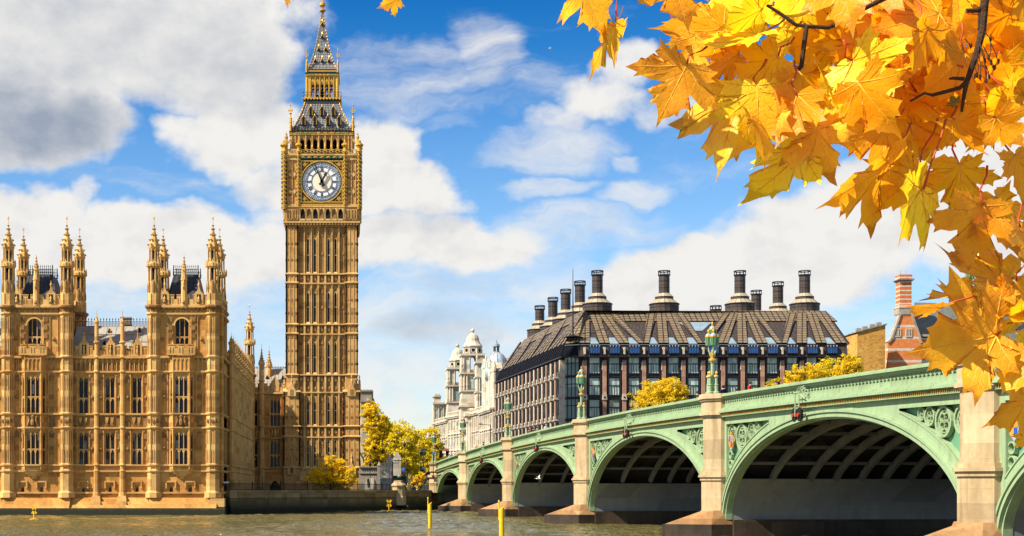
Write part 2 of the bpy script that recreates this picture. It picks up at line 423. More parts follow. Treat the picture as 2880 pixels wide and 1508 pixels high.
M['ribgrey'] = plain('grey painted rib', (.19, .19, .18), .6, 0, .25, .7, .1, obj=False)
M['apron'] = stone('grey panelled pier side', (.28, .29, .28), (.25, .26, .25), (.20, .205, .20), 3.0, 1.35, .3, .8, .3, .7)
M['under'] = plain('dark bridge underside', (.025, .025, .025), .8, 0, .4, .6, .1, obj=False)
M['asphalt'] = plain('asphalt', (.05, .05, .052), .9, 0, .3, 3, .3, obj=False)
M['paving'] = plain('stone paving', (.26, .24, .21), .85, 0, .3, 2, .2, obj=False)
M['grass'] = plain('lawn', (.05, .08, .02), .9, 0, .4, 3, .4, obj=False)
M['white'] = stone('portland stone', (.54, .47, .36), (.46, .385, .28), (.60, .54, .44), 1.4, .6, .25, .85, .3)
M['grime'] = stone('grey weathered stone', (.30, .25, .21), (.24, .20, .165), (.36, .31, .26), 1.0, .45, .5)
M['wood'] = plain('maple bark', (.07, .035, .015), .8, 0, .5, 60, .5)
M['red'] = plain('red signal lens', (.42, .03, .012), .3, 0, .1)
M['yellow'] = plain('yellow marine paint', (.82, .50, .015), .45, 0, .2, 2, .1, tint=(.66, .36, .012))
M['blue'] = plain('blue sign enamel', (.012, .07, .45), .4, 0, .1)
M['skin'] = plain('skin', (.55, .30, .20), .6, 0, .1)
M['trunk'] = plain('tree bark', (.06, .045, .03), .9, 0, .4, 6, .4)
M['lampglass'] = plain('green lantern glass', (.015, .15, .07), .2, 0, .3, 3, 0, .5, tint=(.05, .2, .12))
M['lampclear'] = plain('pale lantern glass', (.16, .30, .22), .15, 0, .3, 3, 0, .6)
M['lamptop'] = plain('white lantern crown', (.42, .44, .44), .35, .2, .2, 3, 0)
# ------------------------------------------------------------------ river, ground
import numpy as np
def water():
    t = NT('river water'); p = t.pos()
    n = t.noise(t.mapv(p, (.05, .012, 1)), 1, 4)
    t.base(t.mix(t.ramp(n, [(.3, 0), (.75, 1)]), (.10, .085, .024), (.135, .12, .05)))
    t.rough(.05); t.bsdf.inputs['IOR'].default_value = 1.33; t.bsdf.inputs['Specular IOR Level'].default_value = .5
    h = t.math('ADD', t.noise(t.mapv(p, (1, .7, 1)), 1.3, 5, .6), t.math('MULTIPLY', t.noise(t.mapv(p, (.4, .25, 1)), .6, 3), .8))
    t.bump(h, 1.0, .5)
    ys = np.concatenate([np.linspace(-60, 85, 30), np.arange(86, 262, .42)]); xs = np.concatenate([[-1500, -300], np.arange(-62, 66, .5), [300, 1500]])
    Xg, Yg = np.meshgrid(xs, ys)
    rg = np.random.default_rng(5); Z = np.zeros_like(Xg)
    for k in range(26):
        L = .95*1.14**(k % 15)*rg.uniform(.9, 1.2); th = rg.normal(pi*.5, .75); amp = .02*L**.7*rg.uniform(.5, 1)
        ph = (Xg*cos(th)+Yg*sin(th))*2*pi/L + rg.uniform(0, 6)
        Z += amp*(np.sin(ph) + .35*np.sin(2*ph+.6))
    patch = .55+.45*np.sin(Xg*.11+1.3*np.sin(Yg*.06))*np.sin(Yg*.09+.9)
    Z *= patch*(np.abs(Xg) < 70)*(Yg > 80)
    ny, nx = Xg.shape; co = np.stack([Xg, Yg, Z], -1).reshape(-1, 3)
    idx = np.arange(ny*nx).reshape(ny, nx)
    f = np.stack([idx[:-1, :-1], idx[:-1, 1:], idx[1:, 1:], idx[1:, :-1]], -1).reshape(-1, 4)
    me = bpy.data.meshes.new('water'); me.from_pydata(co.tolist(), [], f.tolist()); me.materials.append(t.mat)
    me.polygons.foreach_set('use_smooth', [True]*len(me.polygons)); me.update()
    o = bpy.data.objects.new('water', me); COL.objects.link(o); o['kind'] = 'structure'
water()
g = MB(); g.face([(-3500, 246, 2.95), (3500, 246, 2.95), (3500, 6000, 2.95), (-3500, 6000, 2.95)]); g.face([(-17.6, 201.6, 2.95), (14, 244.2, 2.95), (14.5, 246, 2.95), (-17.6, 246, 2.95)])
struct('ground', g, M['grass'])
g = MB(); g.box(-200, 200, -60, 9, -2, 1.6); struct('near_bank', g, M['paving'])
# ------------------------------------------------------------------ windows
def window_mesh(w, h, lights, transoms=(), dep=.25, fr=.11, big=False, m=('trim', 'glass'), tracery=.22):
    'stone frame, mullions and tracery with leaded panes; local frame: centre at u=0, foot at v=0, face at y=0'
    f = MB(); g = MB(); c = w/lights
    f.box(-w/2, -w/2+fr, .06, dep, 0, h); f.box(w/2-fr, w/2, .06, dep, 0, h); f.box(-w/2+fr, w/2-fr, .06, dep, h-fr, h); f.box(-w/2-.05, w/2+.05, -.06, dep, -.12, .0)
    for k in range(1, lights): f.box(-w/2+k*c-.055, -w/2+k*c+.055, .09, dep, 0, h-fr)
    lv = [0, *transoms, h-fr]
    for z in transoms: f.box(-w/2+fr, w/2-fr, .08, dep, z-.07, z+.07)
    for i in range(len(lv)-1):
        for k in range(lights):
            a, b = -w/2+k*c+.05, -w/2+(k+1)*c-.05; hh = min(c*.95, (lv[i+1]-lv[i])*.4)
            f.arch(a, b, lv[i+1]-hh-.02, lv[i+1], .11, .2, 0, 3)
    if tracery and len(lv) > 1:
        zt = h-fr-min(c*1.0, h*.3)
        for k in range(lights):
            u = -w/2+(k+.5)*c
            f.box(u-.025, u+.025, .12, .19, zt, h-fr)
    g.box(-w/2+.02, w/2-.02, dep-.03, dep+.02, 0, h-.02)
    for k in range(lights*2):                                       # glazing bars
        pass
    return f.mesh('window', M[m[0]]), g.mesh('pane', M[m[1]])
def window(par, wm, loc, rz=0, name='window'):
    o = inst(name, wm[0], par, loc, rz); sub('pane', wm[1], o); return o
# ------------------------------------------------------------------ the palace by the river
YP = 196.0; SP = YP/FPX
X = lambda p: PX(p, YP)
Z = lambda q: PZ(q, YP)
pal = thing('palace', 'long gothic golden limestone palace with paired pinnacled towers rising straight from the river', 'palace', (X(313), YP, 0))
XR = X(628)                                      # outer face of the north return
def panel_ribs(mb, u0, u1, v0, v1, n, y0, dep=.1, w=.07, m=1, head=.5, mid=None):
    'blind gothic panelling: upright ribs, arched heads'
    p = (u1-u0)/n
    for k in range(n+1): mb.box(u0+k*p-w/2, u0+k*p+w/2, y0-dep, y0+.02, v0, v1, m)
    for k in range(n):
        mb.arch(u0+k*p+w/2, u0+(k+1)*p-w/2, v1-min(head, p), v1, y0-dep*.8, y0+.01, m, 2)
        if mid: mb.arch(u0+k*p+w/2, u0+(k+1)*p-w/2, mid-min(head, p)*.8, mid, y0-dep*.8, y0+.01, m, 2)
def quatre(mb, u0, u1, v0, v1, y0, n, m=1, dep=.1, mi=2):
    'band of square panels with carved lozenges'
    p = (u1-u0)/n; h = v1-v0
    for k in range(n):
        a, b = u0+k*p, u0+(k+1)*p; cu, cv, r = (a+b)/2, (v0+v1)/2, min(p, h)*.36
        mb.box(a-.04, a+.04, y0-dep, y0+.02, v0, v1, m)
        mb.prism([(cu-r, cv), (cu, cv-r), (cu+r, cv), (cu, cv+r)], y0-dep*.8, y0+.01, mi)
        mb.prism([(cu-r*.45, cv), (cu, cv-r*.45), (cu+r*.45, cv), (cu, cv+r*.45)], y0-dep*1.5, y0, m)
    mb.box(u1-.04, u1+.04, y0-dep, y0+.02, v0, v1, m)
def string(mb, u0, u1, v, y0, h=.22, d=.28, m=1):
    mb.prism([(u0, v-h*.5), (u1, v-h*.5), (u1, v+h*.5), (u0, v+h*.5)], y0-d, y0+.05, m)
    mb.box(u0, u1, y0-d*.55, y0+.05, v-h, v-h*.5, m)
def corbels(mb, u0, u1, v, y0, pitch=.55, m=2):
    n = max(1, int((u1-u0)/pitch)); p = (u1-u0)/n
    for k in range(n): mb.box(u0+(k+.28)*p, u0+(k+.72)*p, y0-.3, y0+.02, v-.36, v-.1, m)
def battlement(mb, u0, u1, v0, v1, y0, pitch=1.3, th=.35, m=1):
    n = max(1, round((u1-u0)/pitch)); p = (u1-u0)/n; h = v1-v0
    mb.box(u0, u1, y0, y0+th, v0, v0+h*.62, m)
    for k in range(n):
        a = u0+k*p
        mb.box(a+p*.18, a+p*.82, y0, y0+th, v0+h*.62, v1, m); mb.box(a+p*.14, a+p*.86, y0-.07, y0+th+.05, v1, v1+.1, m)
        for q in (.34, .66): mb.box(a+p*q-.05, a+p*q+.05, y0-.03, y0+.01, v0+h*.2, v0+h*.75, 2)
    mb.box(u0, u1, y0-.08, y0+.02, v0, v0+.12, m)
def crockets(mb, x, y, prof, n=8, every=.5, size=.1, m=0):
    for k in range(len(prof)-1):
        (r0, z0), (r1, z1) = prof[k], prof[k+1]
        c = max(1, int((z1-z0)/every))
        for j in range(c):
            f = j/c; r, z = r0+(r1-r0)*f, z0+(z1-z0)*f; s = size*(.55+.45*min(1, r/.6))
            for i in range(n):
                t = 2*pi*i/n+pi/n; cx_, cy_ = x+cos(t)*(r+s*.5), y+sin(t)*(r+s*.5)
                mb.taper((cx_-s*.5, cx_+s*.5, cy_-s*.5, cy_+s*.5), z, (cx_-s*.75, cx_+s*.75, cy_-s*.75, cy_+s*.75), z+s*1.2, m)
SM = [M['stone'], M['trim'], M['carved'], M['dark'], M['gold'], M['slate']]
# --- corner turret (origin at the river plinth)
Z0 = Z(1400)
tb = MB(); r = .92
zl = {q: Z(q)-Z0 for q in (1386, 1325, 1308, 1203, 1164, 1045, 1004, 882, 862, 826, 812, 788, 751, 741, 727, 710, 696, 633, 608)}
tb.lathe(0, 0, [(r+.35, 0), (r+.3, zl[1386]), (r+.06, zl[1386]+.3), (r+.06, zl[1325]), (r, zl[1325]+.3), (r, zl[826]), (r*.98, zl[826]+.1), (r*.9, zl[812]), (r*.9, zl[788])], 8, 1)
for q in (1325, 1308, 1203, 1164, 1045, 1004, 882, 862): tb.lathe(0, 0, [(r, zl[q]-.22), (r+.2, zl[q]-.1), (r+.24, zl[q]+.08), (r, zl[q]+.2)], 8, 1)
tb.lathe(0, 0, [(r+.02, zl[862]-.5), (r+.42, zl[862]-.1), (r+.42, zl[862]+.14), (r, zl[862]+.3)], 8, 2)
for i in range(8):
    t = 2*pi*i/8+pi/8; cx_, cy_ = cos(t)*r, sin(t)*r
    tb.tube([(cx_, cy_, .6), (cx_, cy_, zl[826])], .075, 5, 1)
    t2 = 2*pi*i/8; ux, uy = cos(t2), sin(t2)                       # sunk panels between the corner shafts
    for a, b in ((1308, 1203), (1164, 1045), (1004, 882)):
        for zz in (0, 1):
            h = (zl[b]-zl[a]); z0, z1 = zl[a]+.35+zz*h*.5, zl[a]+h*(.42+zz*.5)
            px, py = ux*r*.935, uy*r*.935
            for sgn in (-1, 1):
                ox, oy = -uy*sgn*.17, ux*sgn*.17
                tb.lathe(px+ox, py+oy, [(.055, z0), (.055, z1-.2), (.02, z1)], 4, 2)
    for z in (zl[1203]+.9, zl[1164]-1.0+.02, zl[882]+.48): tb.lathe(ux*r*.93, uy*r*.93, [(.2, z-.22), (.24, z), (.2, z+.22)], 4, 2)
    tb.lathe(cos(t)*r*.86, sin(t)*r*.86, [(.13, zl[788]), (.11, zl[751]), (.17, zl[741])], 5, 1)
    tb.lathe(ux*r*.9, uy*r*.9, [(.16, zl[812]-.5), (.17, zl[812]+.1), (.03, zl[788]+.05)], 4, 2)
    tb.lathe(ux*(r+.05), uy*(r+.05), [(.14, zl[751]+.05), (.13, zl[741]+.15), (.02, zl[741]+.62)], 4, 1)
    tb.lathe(cos(t)*r*.72, sin(t)*r*.72, [(.11, zl[741]), (.09, zl[696])], 5, 1)
tb.lathe(0, 0, [(r*.45, zl[788]), (r*.45, zl[751])], 8, 3)
tb.lathe(0, 0, [(r*.8, zl[751]-.15), (r+.14, zl[751]+.1), (r+.14, zl[741]), (r*.75, zl[741]+.25)], 8, 1)
tb.lathe(0, 0, [(r*.35, zl[741]), (r*.35, zl[696])], 8, 3)
tb.lathe(0, 0, [(r*.6, zl[710]+.25), (r*.88, zl[696]-.05), (r*.95, zl[696]+.12), (r*.8, zl[696]+.3)], 8, 1)
sp = MB(); prof = [(r*.84, zl[696]+.3), (r*.60, zl[696]+1.0), (r*.33, zl[696]+1.75), (r*.17, zl[633]-.55), (.05, zl[633])]
sp.lathe(0, 0, prof, 8, 1); crockets(sp, 0, 0, prof, 8, .42, .17, 1)
for k, q in enumerate((.0, -.55, -1.05)): sp.lathe(0, 0, [(.04, zl[633]+q-.1), (.2+.05*k, zl[633]+q), (.05, zl[633]+q+.12)], 8, 2)
gf = MB(); gf.tube([(0, 0, zl[633]-.1), (0, 0, zl[608]+.12)], .03, 5); gf.box(-.13, .13, -.03, .03, zl[608]-.35, zl[608]-.15); gf.lathe(0, 0, [(.03, zl[608]-.05), (.08, zl[608]+.03), (.02, zl[608]+.12)], 6)
TUR = (tb.mesh('turret', SM), sp.mesh('spirelet', SM), gf.mesh('finial', M['gold']))
def turret(x, y, dz=0):
    o = inst('turret', TUR[0], pal, (x, y, Z0+dz)); s_ = sub('spirelet', TUR[1], o); sub('finial', TUR[2], o); return o
TW = [(21, 186, 95), (432, 598, 511)]
for a, b, c in TW:
    for p in (a, b): turret(X(p), YP+.55); turret(X(p)+.15, YP+9.0)
turret(X(-390)+.1, YP+.55); turret(X(-225), YP+.55)
# --- window kinds
W2 = window_mesh(1.42, 5.3, 2, (2.15,)); W2L = window_mesh(1.42, 4.75, 2, (2.15,))
W3 = window_mesh(1.9, 5.3, 3, (2.25,)); W3L = window_mesh(1.9, 4.75, 3, (2.15,))
W1 = window_mesh(.62, 5.3, 1, (2.25,)); W1L = window_mesh(.62, 4.75, 1, (2.15,))
WT = window_mesh(2.0, 4.0, 3, (1.0,))
WS = window_mesh(.62, 1.35, 1, ())
VL, VU, VS = Z(1307), Z(1162), Z(1392)
# --- tower fronts
for ti, (a, b, c) in enumerate(TW):
    w = MB((0, YP, 0)); u0, u1, cu = X(a)+.3, X(b)-.3, X(c)
    sw = [(X(511-33.5+o), X(511-33.5+o)) for o in (0,)]
    so_ = [cu + (s_*SP) for s_ in ((-34, 20) if ti == 0 else (-31, 23))]
    holes = [(s_-.31, s_+.31, VS, VS+1.35) for s_ in so_] + [(cu-1.0, cu+1.0, Z(969)+.1, Z(969)+4.1)]
    w.wall(u0, u1, Z0, Z(862), holes, .5, 0, .35)
    w.box(u0, u1, .75, 9.5, Z(1045), Z(862), 0)
    for s_ in so_:
        window(pal, WS, (s_, YP+.5, VS), name='cellar_window')
        w.prism([(s_-.75, VS+.9), (s_-.55, VS+.9), (s_-.55, VS+1.75), (s_+.55, VS+1.75), (s_+.55, VS+.9), (s_+.75, VS+.9), (s_+.75, VS+1.95), (s_-.75, VS+1.95)], .12, .36, 1)
    window(pal, WT, (cu, YP+.5, Z(969)+.1), name='arched_window')
    w.frame((cu, YP+.5, Z(969)+.1)); w.arch(-1.0, 1.0, 2.7, 4.05, -.12, .2, 0, 6, top=.02); w.ring(0, 2.55, 1.0, 1.22, -.3, -.1, 12, 1, 0, pi); w.frame((0, YP, 0))
    for s_ in (-1, 1):                                              # carved shields beside the arched window, blind panels, bosses
        for k in range(3): w.box(cu+s_*1.62-.26, cu+s_*1.62+.26, .1, .37, Z(969)+.9+k*1.15, Z(969)+1.6+k*1.15, 2)
        panel_ribs(w, cu+s_*1.62-.34, cu+s_*1.62+.34, Z(995), Z(884), 1, .35, .14, .09)
        w.lathe(cu+s_*2.75, .3, [(.1, Z(958)), (.3, Z(955)), (.12, Z(948))], 6, 2)
        panel_ribs(w, cu+s_*2.75-.55, cu+s_*2.75+.55, Z(1000), Z(884), 1, .35, .12, .08)
        for v0, v1 in ((Z(1306), Z(1206)), (Z(1162), Z(1047))):
            panel_ribs(w, cu+s_*2.45-.45, cu+s_*2.45+.45, v0, v1, 1, .35, .14, .1); w.lathe(cu+s_*2.45, .25, [(.08, v0+2.0), (.26, v0+2.3), (.08, v0+2.65)], 6, 2)
            w.box(cu+s_*2.45-.35, cu+s_*2.45+.35, .22, .36, v1-1.2, v1-.4, 2)
        w.box(cu+s_*2.5-.4, cu+s_*2.5+.4, .2, .36, Z(1200), Z(1168), 2)
    if ti == 1: w.box(u1, XR-.03, .62, 1.4, 0, Z(862), 0); w.box(u1, XR+.2, -.6, 1.4, Z(1426), Z(1402), 1)
    for q in (1386, 1325, 1308, 1203, 1164, 1045): string(w, u0, u1, Z(q), .35)
    for q in (1004, 862): string(w, u0, u1, Z(q), .35, .3, .45); corbels(w, u0, u1, Z(q), .35)
    string(w, u0, u1, Z(882), .35)
    quatre(w, u0+.6, u1-.6, Z(880), Z(866), .35, 9, dep=.08)
    panel_ribs(w, u0+.6, cu-1.8, Z(1042), Z(1008), 3, .35, .16, .1); panel_ribs(w, cu+1.8, u1-.6, Z(1042), Z(1008), 3, .35, .16, .1)
    # plinth steps
    for (y_, q0, q1) in ((-.25, 1414, 1400), (-.65, 1426, 1412), (-1.0, 1434, 1424)):
        w.hull([(u0-.9, y_-.25, Z(q0)), (u1+.9, y_-.25, Z(q0)), (u1+.9, .6, Z(q0)), (u0-.9, .6, Z(q0))], [(u0-.9, y_+.1, Z(q1)), (u1+.9, y_+.1, Z(q1)), (u1+.9, .6, Z(q1)), (u0-.9, .6, Z(q1))], 0)
    part('tower_wall', w, SM, pal)
    # canted bay
    k = MB(); B = [(-1.85, .35), (-1.12, -.5), (1.12, -.5), (1.85, .35)]
    ang = atan(.85/.73); L = hypot(.73, .85)
    for fr in range(3):
        if fr == 0: k.frame((cu, YP-.5, 0)); lo, hi, wa, wb = -1.12, 1.12, W3L, W3; hw = .95
        if fr == 1: k.frame((cu-1.485, YP-.075, 0), -ang); lo, hi, wa, wb, hw = -L/2, L/2, W1L, W1, .31
        if fr == 2: k.frame((cu+1.485, YP-.075, 0), ang); lo, hi, wa, wb, hw = -L/2, L/2, W1L, W1, .31
        k.wall(lo, hi, Z(1318), Z(1004), [(-hw, hw, VL, VL+4.75), (-hw, hw, VU, VU+5.3)], .3, 0)
        k.box(lo, hi, -.04, .02, VL+4.8, VL+4.95, 1)
        for q in (1308, 1203, 1164, 1045): string(k, lo-.05, hi+.05, Z(q), 0, .2, .16)
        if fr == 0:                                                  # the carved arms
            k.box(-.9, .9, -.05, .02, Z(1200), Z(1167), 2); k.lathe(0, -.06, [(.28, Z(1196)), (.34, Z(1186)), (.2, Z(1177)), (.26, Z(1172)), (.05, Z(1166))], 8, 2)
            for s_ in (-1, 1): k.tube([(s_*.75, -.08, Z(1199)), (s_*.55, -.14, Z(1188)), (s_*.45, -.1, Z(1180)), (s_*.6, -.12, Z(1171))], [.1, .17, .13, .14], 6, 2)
            panel_ribs(k, lo, hi, Z(1042), Z(1008), 4, 0, .1, .08)
        window(pal, wa, (k.O[0], k.O[1], VL), [0, -ang, ang][fr], 'bay_window'); window(pal, wb, (k.O[0], k.O[1], VU), [0, -ang, ang][fr], 'bay_window')
    k.frame((cu, YP, 0))
    for q, e in ((1318, 0), (1004, .0)): k.plan(B, Z(q)-.02, Z(q)+.02, 0)
    for j, (sc_, q0, q1) in enumerate(((1.06, 1326, 1318), (.8, 1333, 1326), (.5, 1340, 1333), (.2, 1347, 1340))):
        k.plan([(x*sc_*.86, (y-.35)*sc_*.8+.35) for x, y in B], Z(q0), Z(q1), 1, 1.16, (0, .35))
    battlement(k, -1.95, 1.95, Z(1000), Z(971), -.62, 1.3, .25); 
    k.box(-1.95, -1.7, -.6, .35, Z(1000), Z(976), 1); k.box(1.7, 1.95, -.6, .35, Z(1000), Z(976), 1)
    for s_ in (-1.14, 1.14): k.tube([(s_, -.52, Z(1320)), (s_, -.52, Z(960))], .09, 6, 1)
    part('bay', k, SM, pal)
    # parapet, statues, roof
    m = MB((0, YP, 0)); battlement(m, u0+.5, u1-.5, Z(860), Z(830), .15, 1.15, .35)
    for s_ in (-48, 48):
        uc = cu+s_*SP
        m.prism([(uc-.62, Z(860)), (uc+.62, Z(860)), (uc+.62, Z(826)), (uc+.2, Z(817)), (uc, Z(803)), (uc-.2, Z(817)), (uc-.62, Z(826))], .02, .4, 1)
        m.box(uc-.26, uc+.26, -.02, .1, Z(853), Z(828), 3); m.lathe(uc, .2, [(.12, Z(806)), (.2, Z(799)), (.08, Z(796)), (.06, Z(789))], 6, 1)
    pr = [(.42, Z(862)), (.42, Z(790)), (.5, Z(788)), (.34, Z(770)), (.36, Z(760)), (.12, Z(735)), (.03, Z(716))]
    m.lathe(cu+.3, .25, pr, 8, 1); crockets(m, cu+.3, .25, pr[4:], 8, .4, .1, 1)
    m.lathe(cu+.3, -.12, [(.06, Z(855)), (.3, Z(852)), (.1, Z(845))], 6, 2)
    part('parapet', m, SM, pal)
    st = MB()
    for uc, yy, zz, hh in ((cu-48*SP, YP-.02, Z(852), 1.0), (cu+48*SP, YP-.02, Z(852), 1.0), (cu+.3, YP-.25, Z(812), 1.35)):
        s1 = MB(); s1.lathe(uc, yy, [(.16, zz), (.2, zz+hh*.2), (.15, zz+hh*.5), (.21, zz+hh*.72), (.07, zz+hh*.82), (.1, zz+hh*.92), (.04, zz+hh)], 8, 1)
        part('statue', s1, SM, pal, True)
    m = MB((0, YP, 0)); x0, x1 = u0+1.3, u1-1.3
    m.taper((x0, x1, 1.4, 8.2), Z(838), (cu-1.75+.2, cu+1.75+.2, 3.2, 6.4), Z(765), 0)
    n = 7
    for i in range(n):
        f = (i+.5)/n; m.tube([(x0+(x1-x0)*f, 1.38, Z(838)), (cu+.2-1.75+3.5*f, 3.18, Z(765))], .035, 4, 0)
    for f in (.35, .68): m.box(x0+(cu-1.55-x0)*f, x1+(cu+1.95-x1)*f, 1.36+1.8*f, 1.42+1.8*f, Z(838)+f*(Z(765)-Z(838)), Z(838)+f*(Z(765)-Z(838))+.07, 0)
    part('roof', m, M['slate'], pal)
    for yy in (3.25, 6.35):
        m = MB((0, YP, 0))
        m.box(cu-1.5, cu+1.9, yy-.03, yy+.03, Z(765), Z(762)); m.box(cu-1.5, cu+1.9, yy-.03, yy+.03, Z(749), Z(747.5))
        for i in range(13):
            uu = cu-1.5+3.4*i/12; m.box(uu-.03, uu+.03, yy-.03, yy+.03, Z(765), Z(738)); m.lathe(uu, yy, [(.02, Z(742)), (.08, Z(739)), (.01, Z(735))], 4)
            m.ring(uu+.14, Z(756), .08, .12, yy-.03, yy+.03, 6)
        for uu in (cu-1.75+.2, cu+1.95): m.tube([(uu, yy, Z(765)), (uu, yy, Z(735))], [.12, .04], 5)
        part('cresting', m, M['iron'], pal)
# small ventilator lantern seen behind the left tower's roof
v = MB((X(158), YP+14, 0)); v.lathe(0, 0, [(.7, Z(800)), (.7, Z(745)), (.85, Z(743)), (.7, Z(738))], 8); v.lathe(0, 0, [(.3, Z(738)), (.3, Z(728))], 8)
for i in range(8): v.lathe(.6*cos(i*pi/4), .6*sin(i*pi/4), [(.09, Z(738)), (.09, Z(727))], 4)
v.lathe(0, 0, [(.8, Z(727)), (.75, Z(724)), (.3, Z(718)), (.1, Z(708)), (.04, Z(690))], 8); part('ventilator', v, M['slate'], pal)
v = MB((X(158), YP+14, 0)); v.tube([(0, 0, Z(690)), (0, 0, Z(674))], .04, 5); v.lathe(0, 0, [(.03, Z(683)), (.16, Z(680)), (.03, Z(677))], 6); part('ventilator_finial', v, M['gold'], pal)
# --- middle range between the towers
def mid_range(u0, u1, wins, butt, roofq=(969, 904)):
    w = MB((0, YP, 0)); y = .9
    holes = []
    for c in wins: holes += [(c-.71, c+.71, VL, VL+4.75), (c-.71, c+.71, VU, VU+5.3), (c-.31, c+.31, VS, VS+1.35)]
    w.wall(u0, u1, Z0, Z(985), holes, .4, 0, y)
    for c in wins:
        window(pal, W2L, (c, YP+y+.1, VL)); window(pal, W2, (c, YP+y+.1, VU)); window(pal, WS, (c, YP+y+.1, VS), name='cellar_window')
        w.prism([(c-.75, VS+.9), (c-.55, VS+.9), (c-.55, VS+1.75), (c+.55, VS+1.75), (c+.55, VS+.9), (c+.75, VS+.9), (c+.75, VS+1.95), (c-.75, VS+1.95)], y-.22, y+.01, 1)
        for s_ in (-1, 1):
            for v0, v1 in ((VL, VL+4.85), (VU, VU+5.5)):
                panel_ribs(w, c+s_*1.27-.42, c+s_*1.27+.42, v0, v1, 1, y, .16, .1); w.lathe(c+s_*1.27, y-.08, [(.08, v0+1.9), (.26, v0+2.2), (.08, v0+2.55)], 6, 2)
                w.box(c+s_*1.27-.3, c+s_*1.27+.3, y-.12, y+.01, v1-1.25, v1-.5, 2)
            w.box(c+s_*.36-.28, c+s_*.36+.28, y-.16, y+.01, Z(1197), Z(1171), 2); w.prism([(c+s_*.36-.2, Z(1180)), (c+s_*.36, Z(1192)), (c+s_*.36+.2, Z(1180)), (c+s_*.36+.2, Z(1174)), (c+s_*.36-.2, Z(1174))], y-.25, y, 1)
            w.box(c+s_*1.27-.33, c+s_*1.27+.33, y-.1, y+.01, Z(1199), Z(1169), 2)
        panel_ribs(w, c-1.6, c+1.6, Z(1042), Z(1009), 5, y, .2, .12); 
        for k in range(5): w.box(c-1.6+.64*k+.18, c-1.6+.64*k+.46, y-.1, y+.01, Z(1038), Z(1020), 2)
    for q in (1386, 1325, 1308, 1203, 1164, 1045): string(w, u0, u1, Z(q), y)
    string(w, u0, u1, Z(1004), y, .3, .45); corbels(w, u0, u1, Z(1004), y)
    for (y_, q0, q1) in ((.5, 1412, 1400), (.0, 1422, 1411), (-.45, 1430, 1421), (-.9, 1436, 1429)):
        w.hull([(u0-.6, y_-.3, Z(q0)), (u1+.6, y_-.3, Z(q0)), (u1+.6, 1.4, Z(q0)), (u0-.6, 1.4, Z(q0))], [(u0-.6, y_+.05, Z(q1)), (u1+.6, y_+.05, Z(q1)), (u1+.6, 1.4, Z(q1)), (u0-.6, 1.4, Z(q1))], 0)
    part('wall', w, SM, pal)
    m = MB((0, YP, 0)); battlement(m, u0, u1, Z(1000), Z(973), y-.05, .95, .3)
    for c in wins:
        c += .12
        m.prism([(c-.62, Z(1000)), (c+.62, Z(1000)), (c+.62, Z(965)), (c+.25, Z(957)), (c+.08, Z(945)), (c-.08, Z(945)), (c-.25, Z(957)), (c-.62, Z(965))], y-.15, y+.2, 1)
        m.box(c-.28, c+.28, y-.18, y-.05, Z(994), Z(968), 3); m.lathe(c, y-.16, [(.14, Z(994)), (.18, Z(988)), (.12, Z(980)), (.17, Z(974)), (.07, Z(971)), (.09, Z(969)), (.03, Z(966))], 6, 1)
        m.tube([(c, y, Z(945)), (c, y, Z(926))], .07, 5, 1); m.lathe(c, y, [(.05, Z(934)), (.16, Z(930)), (.03, Z(924))], 6, 2)
    part('parapet', m, SM, pal)
    for bu in butt:
        k = MB((bu, YP, 0)); 
        k.lathe(0, y-.1, [(.56, Z(1395)), (.54, Z(1388)), (.42, Z(1384)), (.42, Z(1325)), (.34, Z(1322)), (.34, Z(1004)), (.3, Z(1000)), (.29, Z(908)), (.36, Z(906)), (.36, Z(902)), (.22, Z(900))], 8, 1)
        k.plan([(-.75, y-1.3), (.75, y-1.3), (.75, y+.2), (-.75, y+.2)], Z(1422), Z(1412), 1, .95, (0, y)); k.plan([(-.7, y-1.0), (.7, y-1.0), (.7, y+.2), (-.7, y+.2)], Z(1412), Z(1395), 1, .8, (0, y))
        for q in (1325, 1308, 1203, 1164, 1045, 1004, 962): k.lathe(0, y-.1, [(.34, Z(q)-.2), (.46, Z(q)-.05), (.46, Z(q)+.1), (.32, Z(q)+.22)], 8, 1)
        pr = [(.26, Z(901)), (.13, Z(892)), (.02, Z(881))]
        k.lathe(0, y-.1, pr, 8, 1); crockets(k, 0, y-.1, pr, 8, .3, .07, 1); k.tube([(0, y-.1, Z(882)), (0, y-.1, Z(872))], .03, 4, 4)
        part('buttress', k, SM, pal)
    m = MB((0, YP, 0)); q0, q1 = Z(978), Z(roofq[1])
    m.hull([(u0-.5, 1.8, q0), (u1+.5, 1.8, q0), (u1+.5, 12, q0), (u0-.5, 12, q0)], [(u0-.5, 6.0, q1), (u1+.5, 6.0, q1), (u1+.5, 8, q1), (u0-.5, 8, q1)], 0)
    n = 8
    for i in range(n+1):
        uu = u0+(u1-u0)*i/n; m.tube([(uu, 1.78, q0), (uu, 5.98, q1)], .05, 4, 0)
    for f in (.3, .62): m.box(u0, u1, 1.72+4.2*f, 1.84+4.2*f, q0+f*(q1-q0), q0+f*(q1-q0)+.09, 0)
    for uu, f in ((u0+4.3, .75), (u0+8.6, .78), (u0+2.7, .3), (u0+4.0, .22), (u0+8.2, .25)):
        yy, zz = 1.8+4.2*f, q0+f*(q1-q0); m.hull([(uu-.25, yy-.3, zz-.1), (uu+.25, yy-.3, zz-.1), (uu, yy-.3, zz+.5)], [(uu-.25, yy+.3, zz-.1), (uu+.25, yy+.3, zz-.1), (uu, yy+.4, zz+.5)], 1)
    part('roof', m, [M['lead'], M['dark']], pal)
    m = MB((0, YP+6.2, 0)); m.box(u0, u1, -.03, .03, q1, q1+.1); m.box(u0, u1, -.03, .03, q1+.62, q1+.7)
    n = int((u1-u0)/.42)
